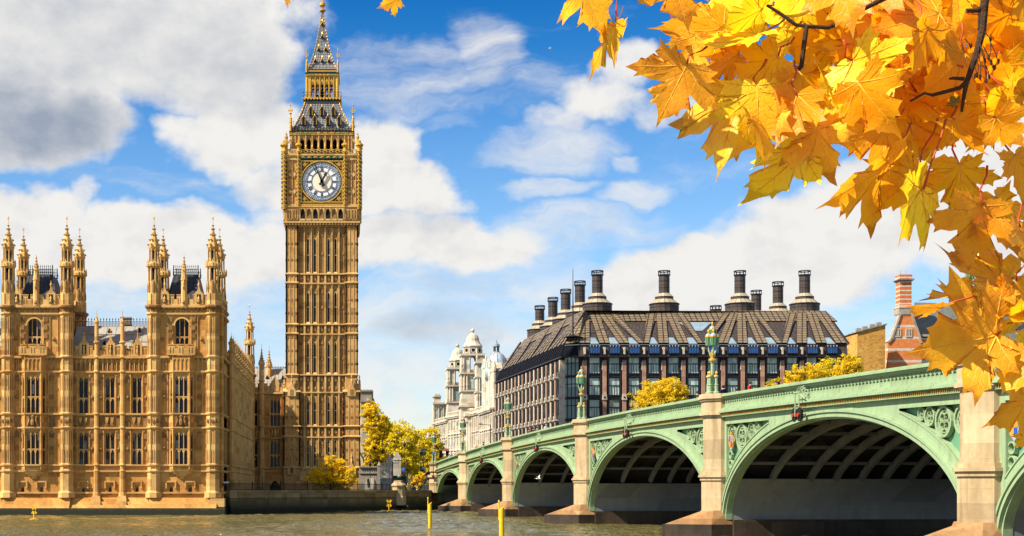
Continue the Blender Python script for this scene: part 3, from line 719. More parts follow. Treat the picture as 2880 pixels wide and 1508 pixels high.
    for i in range(n):
        uu = u0+(u1-u0)*(i+.5)/n; m.box(uu-.03, uu+.03, -.03, .03, q1, q1+1.0); m.lathe(uu, 0, [(.02, q1+.85), (.1, q1+1.0), (.01, q1+1.25)], 4); m.ring(uu+.2, q1+.38, .1, .15, -.03, .03, 6)
    part('cresting', m, M['iron'], pal)
mid_range(X(204), X(414), [X(231), X(306), X(382)], [X(269), X(342)])
mid_range(X(-207), X(3), [X(-180), X(-105), X(-29)], [X(-142), X(-69)])
m = MB((0, YP+6.8, 0)); m.box(X(318), X(345), 0, 1.4, Z(925), Z(880)); m.box(X(316), X(347), -.1, 1.5, Z(879), Z(875)); m.box(X(316.5), X(346.5), -.06, 1.46, Z(898), Z(895)); part('chimney', m, M['grime'], pal)
# --- river foot of the palace
m = MB((0, YP, 0))
m.hull([(X(-500), -1.6, -1.5), (XR+.4, -1.6, -1.5), (XR+.4, 2, -1.5), (X(-500), 2, -1.5)], [(X(-500), -1.3, Z(1429)), (XR+.3, -1.3, Z(1429)), (XR+.3, 2, Z(1429)), (X(-500), 2, Z(1429))], 0)
part('river_foot', m, M['weed'], pal)
m = MB((0, YP, 0)); m.box(X(-500), XR-.3, 9.6, 40, 0, Z(1010)); m.box(X(-500), X(-390), .9, 9.6, 0, Z(985)); m.box(X(-500), XR-.35, 1.6, 9.6, 0, Z(1046)); part('core_wall', m, M['stone'], pal)
# --- north return: tower side, then a long range of buttressed bays
LR = 56.0
w = MB((XR, YP, 0), pi/2); holes = []
nb = 13; u00 = 10.5; pit = (LR-u00)/nb
for k in range(nb):
    c = u00+(k+.5)*pit; holes += [(c-.71, c+.71, VL, VL+4.75), (c-.71, c+.71, VU-.3, VU+5.0)]
w.wall(.5, LR, 0, Z(985), holes, .4, 0, .35)
w.wall(.5, 9.6, Z(985), Z(862), [(3.6, 5.6, Z(969)+.1, Z(969)+4.1)], .4, 0, .3)
for q in (1386, 1325, 1308, 1203, 1164, 1045): string(w, .5, LR, Z(q), .35)
string(w, .5, LR, Z(1004), .35, .3, .4); corbels(w, .5, LR, Z(1004), .35)
for q in (882, 862): string(w, .5, 9.6, Z(q), .3, .25, .3)
for c in (2.6, 6.6):
    for v0, v1 in ((VL, VL+4.85), (VU, VU+5.5), (Z(1000), Z(884))): panel_ribs(w, c-1, c+1, v0, v1, 3, .35, .14, .1)
for k in range(nb):
    c = u00+(k+.5)*pit
    for s_ in (-1, 1):
        for v0, v1 in ((VL, VL+4.85), (VU, VU+5.5)): panel_ribs(w, c+s_*1.1-.3, c+s_*1.1+.3, v0, v1, 1, .35, .14, .1)
    panel_ribs(w, c-1.3, c+1.3, Z(1042), Z(1009), 4, .35, .16, .1); quatre(w, c-1.2, c+1.2, Z(1199), Z(1168), .35, 3)
battlement(w, 9.6, LR, Z(1000), Z(972), .3, 1.0, .3)
battlement(w, .9, 9.0, Z(860), Z(830), .2, 1.15, .3)
part('side_wall', w, SM, pal)
for k in range(nb):
    c = YP+u00+(k+.5)*pit; window(pal, W2L, (XR-.42, c, VL), pi/2); window(pal, W2, (XR-.42, c, VU-.3), pi/2)
window(pal, WT, (XR-.4, YP+4.6, Z(969)+.1), pi/2, 'arched_window')
k = MB()
k.lathe(0, 0, [(.62, 2.95-Z0), (.6, Z(1388)-Z0), (.46, Z(1384)-Z0), (.46, Z(1325)-Z0), (.4, Z(1322)-Z0), (.4, Z(1004)-Z0), (.34, Z(1000)-Z0), (.34, Z(950)-Z0), (.44, Z(948)-Z0), (.44, Z(944)-Z0), (.3, Z(942)-Z0)], 8, 1)
for q in (1325, 1308, 1203, 1164, 1045, 1004, 968): k.lathe(0, 0, [(.4, Z(q)-.2-Z0), (.56, Z(q)-.05-Z0), (.56, Z(q)+.1-Z0), (.38, Z(q)+.22-Z0)], 8, 1)
pr = [(.4, Z(943)-Z0), (.2, Z(933)-Z0), (.03, Z(921)-Z0)]
k.lathe(0, 0, pr, 8, 1); crockets(k, 0, 0, pr, 8, .3, .1, 1); k.tube([(0, 0, Z(922)-Z0), (0, 0, Z(912)-Z0)], .03, 4, 4)
BT = k.mesh('buttress', SM)
for i in range(nb): inst('buttress', BT, pal, (XR+.22, YP+u00+i*pit, Z0))
turret(XR-.3, YP+LR-.6, -5.2)
m = MB((XR-.6, YP, 0), pi/2); m.hull([(9.6, 1, Z(985)), (LR, 1, Z(985)), (LR, 11, Z(985)), (9.6, 11, Z(985))], [(9.6, 5, Z(935)), (LR, 5, Z(935)), (LR, 7, Z(935)), (9.6, 7, Z(935))]); part('roof', m, M['lead'], pal)
# ------------------------------------------------------------------ low wing between palace and clock tower
YW = 252.6
XW = lambda p: PX(p, YW)
ZW = lambda q: PZ(q, YW)
wing = thing('palace_wing', 'low shaded limestone wing with battlements joining the palace to the foot of the clock tower', 'building', (XW(750), YW, 2.95))
w = MB((0, YW, 0)); u0, u1 = XR-.2, XW(806)
wc = [XW(713), XW(774)]
wh = [(wc[0]-.75, wc[0]+.75), (wc[1]-.95, wc[1]+.95)]
holes = []
for a, b in wh: holes += [(a, b, ZW(1198), ZW(1119)), (a, b, ZW(1314), ZW(1236))]
holes += [(XW(759), XW(787), 2.9, ZW(1352)), (XW(704), XW(717), 2.9, ZW(1354))]
w.wall(u0, u1, 2.9, ZW(1100), holes, .5, 0, 0)
for q in (1316, 1325, 1232, 1200): string(w, u0, u1, ZW(q), 0)
string(w, u0, u1, ZW(1106), 0, .3, .4); corbels(w, u0, u1, ZW(1106), 0)
for a, b in wh:
    w.box(a+.1, b-.1, -.12, .02, ZW(1228), ZW(1206), 2)
    w.lathe((a+b)/2, -.1, [(.25, ZW(1228)), (.32, ZW(1218)), (.1, ZW(1204))], 8, 1)
    for s_ in (-1, 1): w.tube([((a+b)/2+s_*.65, -.1, ZW(1228)), ((a+b)/2+s_*.5, -.18, ZW(1217)), ((a+b)/2+s_*.62, -.12, ZW(1205))], [.1, .16, .1], 6, 1)
for a, b in ((u0+.1, wh[0][0]-.1), (wh[0][1]+.1, wh[1][0]-.1), (wh[1][1]+.1, u1-.1)):
    for v0, v1 in ((ZW(1314), ZW(1236)), (ZW(1198), ZW(1112))): panel_ribs(w, a, b, v0, v1, max(1, int((b-a)/.7)), 0, .14, .1)
    quatre(w, a, b, ZW(1229), ZW(1204), 0, max(1, int((b-a)/1.1)))
battlement(w, u0, u1, ZW(1104), ZW(1080), -.05, 1.05, .3)
for c in (wc[1],): w.prism([(c-.7, ZW(1100)), (c+.7, ZW(1100)), (c+.7, ZW(1074)), (c, ZW(1058)), (c-.7, ZW(1074))], -.15, .2, 1); w.tube([(c, 0, ZW(1060)), (c, 0, ZW(1046))], .08, 5, 1)
for a, b, top in ((XW(759), XW(787), ZW(1352)), (XW(704), XW(717), ZW(1354))): w.arch(a, b, top-1.0, top+.05, .05, .5, 1, 4); w.box(a, b, .5, .55, 2.9, top, 3)
part('wall', w, SM, wing)
WW = window_mesh(1.5, ZW(1119)-ZW(1198), 2, (2.2,)); WV = window_mesh(1.9, ZW(1119)-ZW(1198), 3, (2.2,))
for c, W_ in ((wc[0], WW), (wc[1], WV)): window(wing, W_, (c, YW+.1, ZW(1198))); window(wing, W_, (c, YW+.1, ZW(1314)))
for p in (736, 754):
    k = MB((XW(p), YW, 0)); top = 990 if p == 736 else 1010
    k.lathe(0, -.2 if p == 736 else 3, [(.62, 2.9), (.6, ZW(1325)), (.5, ZW(1322)), (.5, ZW(1106)), (.46, ZW(1030)), (.62, ZW(1027)), (.62, ZW(1020)), (.42, ZW(1016)), (.2, ZW(1002)), (.03, ZW(978))], 8, 1)
    for q in (1316, 1232, 1200, 1106, 1071): k.lathe(0, -.2 if p == 736 else 3, [(.5, ZW(q)-.2), (.66, ZW(q)), (.5, ZW(q)+.2)], 8, 1)
    crockets(k, 0, -.2 if p == 736 else 3, [(.42, ZW(1016)), (.2, ZW(1002)), (.03, ZW(978))], 8, .4, .12, 1); k.tube([(0, -.2 if p == 736 else 3, ZW(980)), (0, -.2 if p == 736 else 3, ZW(968))], .035, 4, 4)
    part('turret', k, SM, wing)
m = MB((0, YW, 0)); m.hull([(u0, .6, ZW(1096)), (u1, .6, ZW(1096)), (u1, 9, ZW(1096)), (u0, 9, ZW(1096))], [(u0, 4, ZW(1032)), (u1, 4, ZW(1032)), (u1, 6, ZW(1032)), (u0, 6, ZW(1032))])
for i in range(10): uu = u0+(u1-u0)*(i+.5)/10; m.tube([(uu, .58, ZW(1096)), (uu, 3.98, ZW(1032))], .05, 4)
for uu in (XW(704), XW(749), XW(794)): m.hull([(uu-.3, 2.2, ZW(1062)), (uu+.3, 2.2, ZW(1062)), (uu, 2.2, ZW(1052))], [(uu-.3, 3, ZW(1062)), (uu+.3, 3, ZW(1062)), (uu, 3.2, ZW(1052))], 1)
part('roof', m, [M['lead'], M['dark']], wing)
m = MB((0, YW+4.2, 0)); m.box(u0, u1, -.03, .03, ZW(1030), ZW(1029))
for i in range(22): uu = u0+(u1-u0)*(i+.5)/22; m.lathe(uu, 0, [(.04, ZW(1032)), (.1, ZW(1028)), (.02, ZW(1024))], 4)
part('cresting', m, M['iron'], wing)
# ------------------------------------------------------------------ the clock tower
YT = 252.0; ST = YT/FPX
T = lambda q: PZ(q, YT)
cxT, H0 = PX(905, YT), 100*ST
cyT = YT+H0
tow = thing('clock_tower', 'tall golden clock tower with white dial, gilded lantern and steep grey spire', 'clock tower', (cxT, cyT, 2.95))
TM = [M['tower'], M['towertrim'], M['carved'], M['dark'], M['gold'], M['golddull'], M['greendk'], M['black']]
SIDES = (0, pi/2, -pi/2, pi)
w = MB((cxT, cyT, 0))
ci = 68*ST                                             # half width of the sunk middle panel
bands = [(1316, 1229), (1200, 1103), (1055, 939), (913, 796), (771, 628)]
w.box(-H0+.45, H0-.45, -H0+.55, H0-.55, 2.9, T(628), 0)
pitch = 2*ci/7
for a in SIDES:
    w.frame((cxT, cyT, 0), a); y = -H0+.5
    for bi, (qa, qb) in enumerate(bands):
        v0, v1 = T(qa), T(qb)
        for k in range(8):
            uu = -ci+k*pitch; w.box(uu-.14, uu+.14, y-.3, y+.1, v0, v1, 1); w.box(uu-.05, uu+.05, y-.42, y-.3, v0, v1, 1)
        for k in range(7):
            uu = -ci+(k+.5)*pitch
            if k in (0, 3, 6):
                for s_ in (-.2, .0, .2): w.box(uu+s_-.035, uu+s_+.035, y-.12, y+.1, v0, v1, 1)
                for dz in (.38, .75): w.box(uu-.3, uu+.3, y-.2, y+.08, v0+(v1-v0)*dz, v0+(v1-v0)*dz+.55, 2)
            else:
                for s_ in (-.33, .33): w.box(uu+s_-.05, uu+s_+.05, y-.16, y+.1, v0, v1, 1)
            w.arch(uu-pitch/2+.14, uu+pitch/2-.14, v1-1.0, v1, y-.2, y+.1, 1, 3)
            w.box(uu-.28, uu+.28, y-.15, y+.1, v1-1.9, v1-1.05, 2)
    for qa, qb in ((1229, 1200), (1103, 1055), (939, 913), (796, 771)):
        v0, v1 = T(qa), T(qb)
        for k in range(8):
            uu = -ci+k*pitch; w.box(uu-.17, uu+.17, y-.34, y+.1, v0, v1, 1)
        for k in range(7):
            uu = -ci+(k+.5)*pitch; w.box(uu-.4, uu+.4, y-.04, y+.05, v0+.15, v1-.15, 2)
            n = 1 if v1-v0 < 2.2 else 2
            for j in range(n):
                cv = v0+(v1-v0)*(j+.5)/n; w.prism([(uu-.26, cv), (uu, cv-.42), (uu+.26, cv), (uu, cv+.42)], y-.12, y, 0)
        w.box(-ci, ci, y-.45, y+.1, v1-.06, v1+.16, 1); w.box(-ci, ci, y-.45, y+.1, v0-.16, v0+.06, 1)
    w.box(-H0-.1, H0+.1, y-.75, y+.1, T(1316)-.16, T(1316)+.12, 1)
    # low plinth with stepped foot
    w.box(-H0-.23, H0+.23, -H0-.25, 0, 2.9, T(1350), 0); w.taper((-H0-.23, H0+.23, -H0-.25, 0), T(1350), (-H0+.02, H0-.02, -H0, 0), T(1340), 1); w.box(-H0, H0, -H0+.02, 0, T(1340), T(1318), 0)
# corner piers
pw = 16*ST
for sx in (-1, 1):
    for sy in (-1, 1):
        w.frame((cxT, cyT, 0)); cx_, cy_ = sx*(H0-pw), sy*(H0-pw)
        w.box(cx_-pw, cx_+pw, cy_-pw, cy_+pw, 2.9, T(628), 0)
        w.box(cx_-pw-.38, cx_+pw+.38, cy_-pw-.38, cy_+pw+.38, 2.9, T(1100), 0)
        for (e, z0, z1) in ((.38, T(1316), T(1100)), (0, T(1055), T(628))):
            for a in SIDES:
                for k in range(4):
                    o = -(pw+e)+(2*(pw+e))*k/3; rr = pw+e
                    p = (o, -rr) if a == 0 else (rr, o) if a == pi/2 else (-rr, o) if a == -pi/2 else (o, rr)
                    ww = .1 if k in (0, 3) else .06
                    w.box(cx_+p[0]-ww, cx_+p[0]+ww, cy_+p[1]-ww, cy_+p[1]+ww, z0, z1, 1)
        for q in (1316, 1229, 1200, 1103): w.lathe(cx_, cy_, [((pw+.38)*1.41, T(q)-.2), ((pw+.62)*1.41, T(q)-.02), ((pw+.62)*1.41, T(q)+.12), ((pw+.38)*1.41, T(q)+.25)], 4, 1)
        for q in (1055, 939, 913, 796, 771): w.lathe(cx_, cy_, [(pw*1.41, T(q)-.2), ((pw+.22)*1.41, T(q)-.02), ((pw+.22)*1.41, T(q)+.12), (pw*1.41, T(q)+.25)], 4, 1)
        for qa, qb, e in ((1316, 1229, .38), (1200, 1103, .38), (1055, 939, 0), (913, 796, 0), (771, 628, 0)):
            for a in SIDES:
                for f in (.3, .62, .94):
                    v = T(qa)+(T(qb)-T(qa))*f; rr = pw+e
                    for k in range(3):
                        o = -rr+2*rr*(k+.5)/3
                        p = (o, -rr) if a == 0 else (rr, o) if a == pi/2 else (-rr, o) if a == -pi/2 else (o, rr)
                        w.box(cx_+p[0]-.17, cx_+p[0]+.17, cy_+p[1]-(.05 if a in (0, pi) else .17), cy_+p[1]+(.05 if a in (0, pi) else .17), v-.35, v, 2)
        # gablets over the widened foot
        for a in SIDES:
            w.frame((cxT+cx_, cyT+cy_, 0), a)
            for q0, q1 in ((1115, 1068), (1335, 1292)):
                w.prism([(-.75, T(q0)), (.75, T(q0)), (.75, T(q0)+.9), (0, T(q1)-.6), (-.75, T(q0)+.9)], -pw-.62, -pw+.1, 1); w.box(-.28, .28, -pw-.66, -pw, T(q0)+.2, T(q0)+1.2, 2)
                w.lathe(0, -pw-.4, [(.16, T(q1)-.9), (.22, T(q1)-.2), (.05, T(q1)+.2), (.14, T(q1)+.45), (.03, T(q1)+.9)], 6, 1)
        w.frame((cxT, cyT, 0))
part('shaft', w, TM, tow)
SL = {}
for si, (qa, qb) in enumerate(((1312, 1236), (1194, 1115), (1048, 961), (906, 820), (765, 669))):
    h = T(qb)-T(qa); f, g = MB(), MB()
    f.box(-.3, -.19, -.1, .3, 0, h); f.box(.19, .3, -.1, .3, 0, h); f.arch(-.19, .19, h-.5, h, -.06, .2, 0, 3); f.box(-.24, .24, -.02, .2, h*.5-.06, h*.5+.06); f.taper((-.4, .4, -.3, .2), -.35, (-.3, .3, -.05, .2), .05)
    g.box(-.25, .25, .08, .14, 0, h-.05); fm, gm = f.mesh('slit_window', M['towertrim']), g.mesh('pane', M['glass'])
    for k in (1, 2, 4, 5): o = inst('slit_window', fm, tow, (cxT-ci+(k+.5)*pitch, YT+.35, T(qa))); sub('pane', gm, o)
# --- corbelled arcade under the dial
w = MB((cxT, cyT, 0)); H1, H2 = 103*ST, 110*ST
w.box(-H1+.2, H1-.2, -H1+.2, H1-.2, T(630), T(439), 0)
w.taper((-H0, H0, -H0, H0), T(640), (-H1-.05, H1+.05, -H1-.05, H1+.05), T(628), 2)
w.taper((-H1-.3, H1+.3, -H1-.3, H1+.3), T(628), (-H1-.3, H1+.3, -H1-.3, H1+.3), T(623), 1)
w.taper((-H1, H1, -H1, H1), T(623), (-H1-.25, H1+.25, -H1-.25, H1+.25), T(584), 0)
for a in SIDES:
    w.frame((cxT, cyT, 0), a); y = -H1-.05; cp = 124*ST/7
    for k in range(8):
        uu = -62*ST+k*cp; w.hull([(uu-.13, y-.1, T(622)), (uu+.13, y-.1, T(622)), (uu+.13, y+.3, T(622)), (uu-.13, y+.3, T(622))], [(uu-.15, y-.55, T(588)), (uu+.15, y-.55, T(588)), (uu+.15, y+.3, T(588)), (uu-.15, y+.3, T(588))], 1)
    for k in range(7):
        uu = -62*ST+(k+.5)*cp; w.box(uu-.34, uu+.34, y-.22, y+.1, T(617), T(590), 3 if k % 2 == 0 else 2)
        w.arch(uu-cp/2+.15, uu+cp/2-.15, T(600), T(587), y-.38, y+.1, 1, 3)
        w.box(uu-.42, uu+.42, y-.3, y+.1, T(622), T(617), 1)
    for s_ in (-1, 1):
        for k in range(2):
            uu = s_*(74+17*k)*ST; panel_ribs(w, uu-.45, uu+.45, T(618), T(590), 2, y-.1, .2, .1); w.box(uu-.42, uu+.42, y-.3, y, T(622), T(615), 2)
    for k in range(24): uu = -H1+2*H1*(k+.5)/24; w.box(uu-.14, uu+.14, -H1-.2, -H1, T(633), T(628), 1)
    w.box(-H1-.35, H1+.35, -H1-.45, 0, T(584.5), T(581), 1)
    # dial storey
    y = -H1; w.box(-H1, -66*ST, y, y+.4, T(581), T(439), 0); w.box(66*ST, H1, y, y+.4, T(581), T(439), 0); w.box(-66*ST, 66*ST, y+.1, y+.4, T(581), T(439), 7)
    for s_ in (-1, 1):
        a0, a1 = (s_*70*ST, s_*96*ST) if s_ > 0 else (-96*ST, -70*ST)
        panel_ribs(w, a0, a1, T(578), T(450), 2, y, .16, .12); 
        for q in (540, 492):
            for k in range(2): uu = a0+(a1-a0)*(k+.5)/2; w.box(uu-.42, uu+.42, y-.1, y+.05, T(q)-.7, T(q)+.7, 2); w.prism([(uu-.3, T(q)), (uu, T(q)-.5), (uu+.3, T(q)), (uu, T(q)+.5)], y-.18, y, 1)
        for q in (578, 449): w.box(min(a0, a1)-.3, max(a0, a1)+.5, y-.25, y+.05, T(q)-.15, T(q)+.15, 1)
    w.box(-H2+.02, H2-.02, -H2, 0, T(439), T(435), 1); w.taper((-H1, H1, -H1-.1, 0), T(447), (-H2+.02, H2-.02, -H2, 0), T(439), 1)
part('dial_storey', w, TM, tow)
# gilt frieze, chequered gilt columns
w = MB((cxT, cyT, 0))
for a in SIDES:
    w.frame((cxT, cyT, 0), a); y = -H1
    w.box(-62*ST, 62*ST, y-.3, y+.05, T(582), T(575), 4)
    for k in range(40): uu = -61*ST+122*ST*(k+.5)/40; w.box(uu-.05, uu+.05, y-.36, y-.3, T(581), T(576), 5 if k % 3 else 4)
    w.box(-62*ST, 62*ST, y-.32, y+.05, T(447), T(440), 6)
    for k in range(7):
        uu = -62*ST+124*ST*(k+.5)/7; w.prism([(uu-.4, T(446)), (uu-.05, T(446)), (uu+.4, T(441)), (uu+.05, T(441))], y-.38, y-.3, 4); w.box(uu-62*ST/7-.07, uu-62*ST/7+.07, y-.4, y, T(447.5), T(439.5), 7)
    for s_ in (-65, 65, -108, 108):
        uu, yy = s_*ST, (-H1-.22 if abs(s_) < 100 else -H1-.1)
        q0 = 580 if abs(s_) < 100 else 590
        w.lathe(uu, yy, [(.36, T(q0)), (.3, T(q0-2)), (.3, T(425))], 8, 5)
        n = 28
        for k in range(n):
            z = T(q0-3)+(T(427)-T(q0-3))*k/n
            for i in range(8):
                if (i+k) % 2 == 0: t = 2*pi*i/8+pi/8; w.box(uu+.3*cos(t)-.085, uu+.3*cos(t)+.085, yy+.3*sin(t)-.085, yy+.3*sin(t)+.085, z, z+.24, 4 if k % 2 else 7)
        for q in (q0-4, 512, 440, 428): w.lathe(uu, yy, [(.3, T(q)-.12), (.45, T(q)), (.3, T(q)+.15)], 8, 4)
        w.lathe(uu, yy, [(.3, T(425)), (.22, T(418)), (.3, T(416)), (.62, T(411)), (.6, T(408)), (.3, T(404)), (.1, T(402)), (.18, T(400)), (.03, T(394))], 8, 4)
part('gilt_columns', w, TM, tow)
# balustrade
w = MB((cxT, cyT, 0))
for a in SIDES:
    w.frame((cxT, cyT, 0), a); y = -H2+.1
    for s_ in (-1, 1):
        a0, a1 = (66*ST, 101*ST) if s_ > 0 else (-101*ST, -66*ST)
        w.box(a0, a1, y, y+.25, T(424), T(421), 1); w.box(a0, a1, y, y+.25, T(435), T(433), 1)
        for k in range(7): uu = a0+(a1-a0)*k/6; w.box(uu-.12, uu+.12, y, y+.2, T(433), T(424), 1)
    cp = 124*ST/7; y = -H1-.25
    w.box(-62*ST, 62*ST, y, y+.2, T(437), T(435), 4); w.box(-62*ST, 62*ST, y+.08, y+.2, T(435), T(423), 5)
    for k in range(8):
        uu = -62*ST+k*cp
        w.prism([(uu-.5, T(429)), (uu, T(434)), (uu+.5, T(429)), (uu, T(421))], y-.05, y+.1, 4); w.prism([(uu-.28, T(429)), (uu, T(432)), (uu+.28, T(429)), (uu, T(425))], y-.08, y, 7)
        if 0 < k < 7: w.lathe(uu, y+.1, [(.07, T(424)), (.08, T(416)), (.13, T(413)), (.05, T(411)), (.02, T(407))], 6, 4)
        if k < 7:
            w.prism([(uu+.05, T(420)), (uu+.35, T(423.5)), (uu+cp-.35, T(423.5)), (uu+cp-.05, T(420)), (uu+cp-.05, T(418.6)), (uu+cp-.42, T(422)), (uu+.42, T(422)), (uu+.05, T(418.6))][::-1], y-.02, y+.12, 4)
            for j in range(3): w.box(uu+cp/2+(j-1)*.2-.05, uu+cp/2+(j-1)*.2+.05, y-.02, y+.1, T(433), T(425), 7)
part('balustrade', w, TM, tow)
# --- the dial
dr = 55*ST; zc = T(512); yd = YT-3*ST-.06
dial = MB((cxT, yd, zc)); DM = [M['opal'], M['cream'], M['black'], M['gold'], M['golddull']]
f_ = [(dr*1.0*cos(2*pi*i/64), dr*sin(2*pi*i/64)) for i in range(64)]
dial.prism(f_, -.02, .1, 0); dial.prism([(x*.5, z*.5) for x, z in f_], -.045, 0, 1)
dface = part('clock_face', dial, DM, tow)
dk = MB((cxT, yd, zc)); yb = -.09
for r0, r1 in ((.99, 1.03), (.812, .821), (.911, .916), (.969, .973), (.502, .512), (.537, .543), (.748, .756)): dk.ring(0, 0, dr*r0, dr*r1, yb, -.01, 64)
for i in range(60):
    t = 2*pi*i/60; c, s_ = sin(t), cos(t)
    def bar(ra, rb, wd):
        dk.prism([(c*dr*ra+s_*wd, s_*dr*ra-c*wd), (c*dr*ra-s_*wd, s_*dr*ra+c*wd), (c*dr*rb-s_*wd, s_*dr*rb+c*wd), (c*dr*rb+s_*wd, s_*dr*rb-c*wd)], yb, -.01)
    bar(.825, .97, .008 if i % 5 else .022)
    if i % 5 == 0: bar(.76, 1.0, .032)
    elif i % 5 in (2, 3): bar(.75, .80, .012)
NUM = ['XII', 'I', 'II', 'III', 'IIII', 'V', 'VI', 'VII', 'VIII', 'IX', 'X', 'XI']
for h, s in enumerate(NUM):
    t = 2*pi*h/12; wid = {'I': .13, 'V': .3, 'X': .3}; tw = sum(wid[q] for q in s); x = -tw/2
    def stroke(xa, za, xb, zb, wd=.024):
        'strokes in a letter box 0..1 high standing between the two inner rings'
        def pt(xx, zz):
            r_ = dr*(.56+.18*zz); return (r_*sin(t)+xx*cos(t), r_*cos(t)-xx*sin(t))
        dk.prism([pt(xa-wd, za), pt(xa+wd, za), pt(xb+wd, zb), pt(xb-wd, zb)], yb, -.01)
    for q in s:
        c = x+wid[q]/2
        if q == 'I': stroke(c, 0, c, 1)
        if q == 'V': stroke(c, 0, c-.1, 1, .05); stroke(c, 0, c+.1, 1, .025)
        if q == 'X': stroke(c-.1, 0, c+.1, 1, .025); stroke(c+.1, 0, c-.1, 1, .05)
        x += wid[q]
dk_o = part('dial_numerals', dk, M['black'], tow)
fr = MB((cxT, yd, zc)); e = 59*ST
fr.ring(0, 0, dr*1.03, dr*1.085, -.18, 0, 64, 3)
for a, b in ((-e, -e+.18), (e-.18, e)): fr.box(a, b, -.16, .05, -e, e, 3); fr.box(-e+.18, e-.18, -.16, .05, a, b, 3)
for a, b in ((-e-.32, -e), (e, e+.32)): fr.box(a, b, -.12, .05, -e-.32, e+.32, 2); fr.box(-e, e, -.12, .05, a, b, 2)
fr.box(-e, e, -.005, .04, -e, e, 2)
for sx in (-1, 1):
    for sz in (-1, 1):
        c = (sx*e*.82, sz*e*.82); fr.ring(*c, .27, .36, -.12, 0, 14, 3); fr.ring(*c, 0.02, .17, -.15, 0, 10, 3)
        for (ax, az) in ((.5, .9), (.9, .5)):
            fr.ring(sx*e*ax, sz*e*az, .1, .15, -.1, 0, 8, 4)
            fr.prism([(sx*e*ax-.22*sx, sz*e*az), (sx*e*ax, sz*e*az-.06), (sx*e*ax+.2*sx, sz*e*az), (sx*e*ax, sz*e*az+.06)], -.1, 0, 4)
        for i in range(6): t = 2*pi*i/6; fr.ring(c[0]+.25*cos(t), c[1]+.25*sin(t), .02, .09, -.13, 0, 6, 4)
        fr.prism([(sx*e*.94, sz*e*.62), (sx*e*.9, sz*e*.62), (sx*e*.62, sz*e*.9), (sx*e*.62, sz*e*.94)][::1], -.08, 0, 4)
part('dial_frame', fr, DM, tow)
def hand(name, ang, L, pts, tail):
    h = MB((cxT, yd, zc)); c, s_ = sin(ang), cos(ang)
    P_ = [(c*r_+s_*w_, s_*r_-c*w_) for r_, w_ in pts] + [(c*r_-s_*w_, s_*r_+c*w_) for r_, w_ in pts[::-1]]
    h.prism(P_, -.34, -.24); Q = [(c*r_+s_*w_, s_*r_-c*w_) for r_, w_ in tail] + [(c*r_-s_*w_, s_*r_+c*w_) for r_, w_ in tail[::-1]]
    h.prism(Q, -.32, -.22); h.ring(0, 0, .01, .27, -.4, -.2, 12)
    part(name, h, M['black'], tow)
hand('minute_hand', -radians(22.5), 0, [(0, .16), (dr*.35, .11), (dr*.9, .075), (dr*.985, .02)], [(0, .15), (-dr*.1, .13), (-dr*.2, .34), (-dr*.25, .25)])
hand('hour_hand', radians(29), 0, [(0, .16), (dr*.22, .13), (dr*.25, .22), (dr*.28, .14), (dr*.34, .15), (dr*.38, .36), (dr*.44, .2), (dr*.52, .02)], [(0, .15), (-dr*.12, .16), (-dr*.18, .3), (-dr*.21, .1)])
# --- belfry
w = MB((cxT, cyT, 0)); H3 = 87*ST
w.box(-H3+1.0, H3-1.0, -H3+1.0, H3-1.0, T(435), T(368), 3)
for a in SIDES:
    w.frame((cxT, cyT, 0), a); cp = 18.3*ST; ow = .36
    hol = [((k-3)*cp-ow, (k-3)*cp+ow, T(424), T(384)) for k in range(7)]
    w.wall(-H3, H3, T(435), T(373), hol, .7, 0, -H3)
    for k in range(7):
        uu = (k-3)*cp; w.arch(uu-ow, uu+ow, T(396), T(383), -H3-.05, -H3+.25, 1, 4); w.box(uu-.06, uu+.06, -H3+.1, -H3+.25, T(390), T(384), 1)
    for k in range(8): uu = (k-3.5)*cp; w.box(uu-.1, uu+.1, -H3-.22, -H3+.1, T(435), T(376), 1)
    for s_ in (-1, 1): panel_ribs(w, s_*75*ST-.6, s_*75*ST+.6, T(434), T(378), 2, -H3, .2, .12); w.box(s_*75*ST-.5, s_*75*ST+.5, -H3-.12, -H3, T(388), T(379), 2)
    w.box(-H3-.1, H3+.1, -H3-.3, 0, T(376.5), T(375), 1)
part('belfry', w, TM, tow)
w = MB((cxT, cyT, 0)); H4 = 92*ST
w.box(-H4+.1, H4-.1, -H4+.1, H4-.1, T(375), T(369), 5); w.box(-H4, H4, -H4, H4, T(369), T(366), 7)
for a in SIDES:
    w.frame((cxT, cyT, 0), a)
    for k in range(8):
        uu = (k-3.5)*18.3*ST; w.box(uu-.32, uu+.32, -H4, -H4+.2, T(374), T(366.5), (6, 6, 6, 0, 5, 5, 6, 6)[k]); w.lathe(uu+.6, -H4+.1, [(.05, T(374)), (.18, T(372)), (.05, T(370))], 5, 5)
    for k in range(14): uu = -H4+2*H4*(k+.5)/14; w.box(uu-.1, uu+.1, -H4-.05, -H4+.1, T(372.5), T(370.5), 4)
part('belfry_cornice', w, TM, tow)
for sx in (-1, 1):
    for sy in (-1, 1):
        k = MB((cxT, cyT, 0)); x_, y_ = sx*100*ST, sy*100*ST
        k.lathe(x_, y_, [(.32, T(436)), (.3, T(412)), (.42, T(410)), (.28, T(407)), (.26, T(390)), (.36, T(388)), (.2, T(380)), (.03, T(369))], 8, 1); crockets(k, x_, y_, [(.25, T(387)), (.03, T(370))], 8, .4, .12, 1)
        for (fx, fy) in ((H3, 100*ST), (100*ST, H3)):
            k.tube([(x_, y_, T(405)), ((x_+sx*fx)/2, (y_+sy*fy)/2, T(401)), (sx*fx, sy*fy, T(392))], [.16, .16, .22], 5, 1)
        part('pinnacle', k, TM, tow)
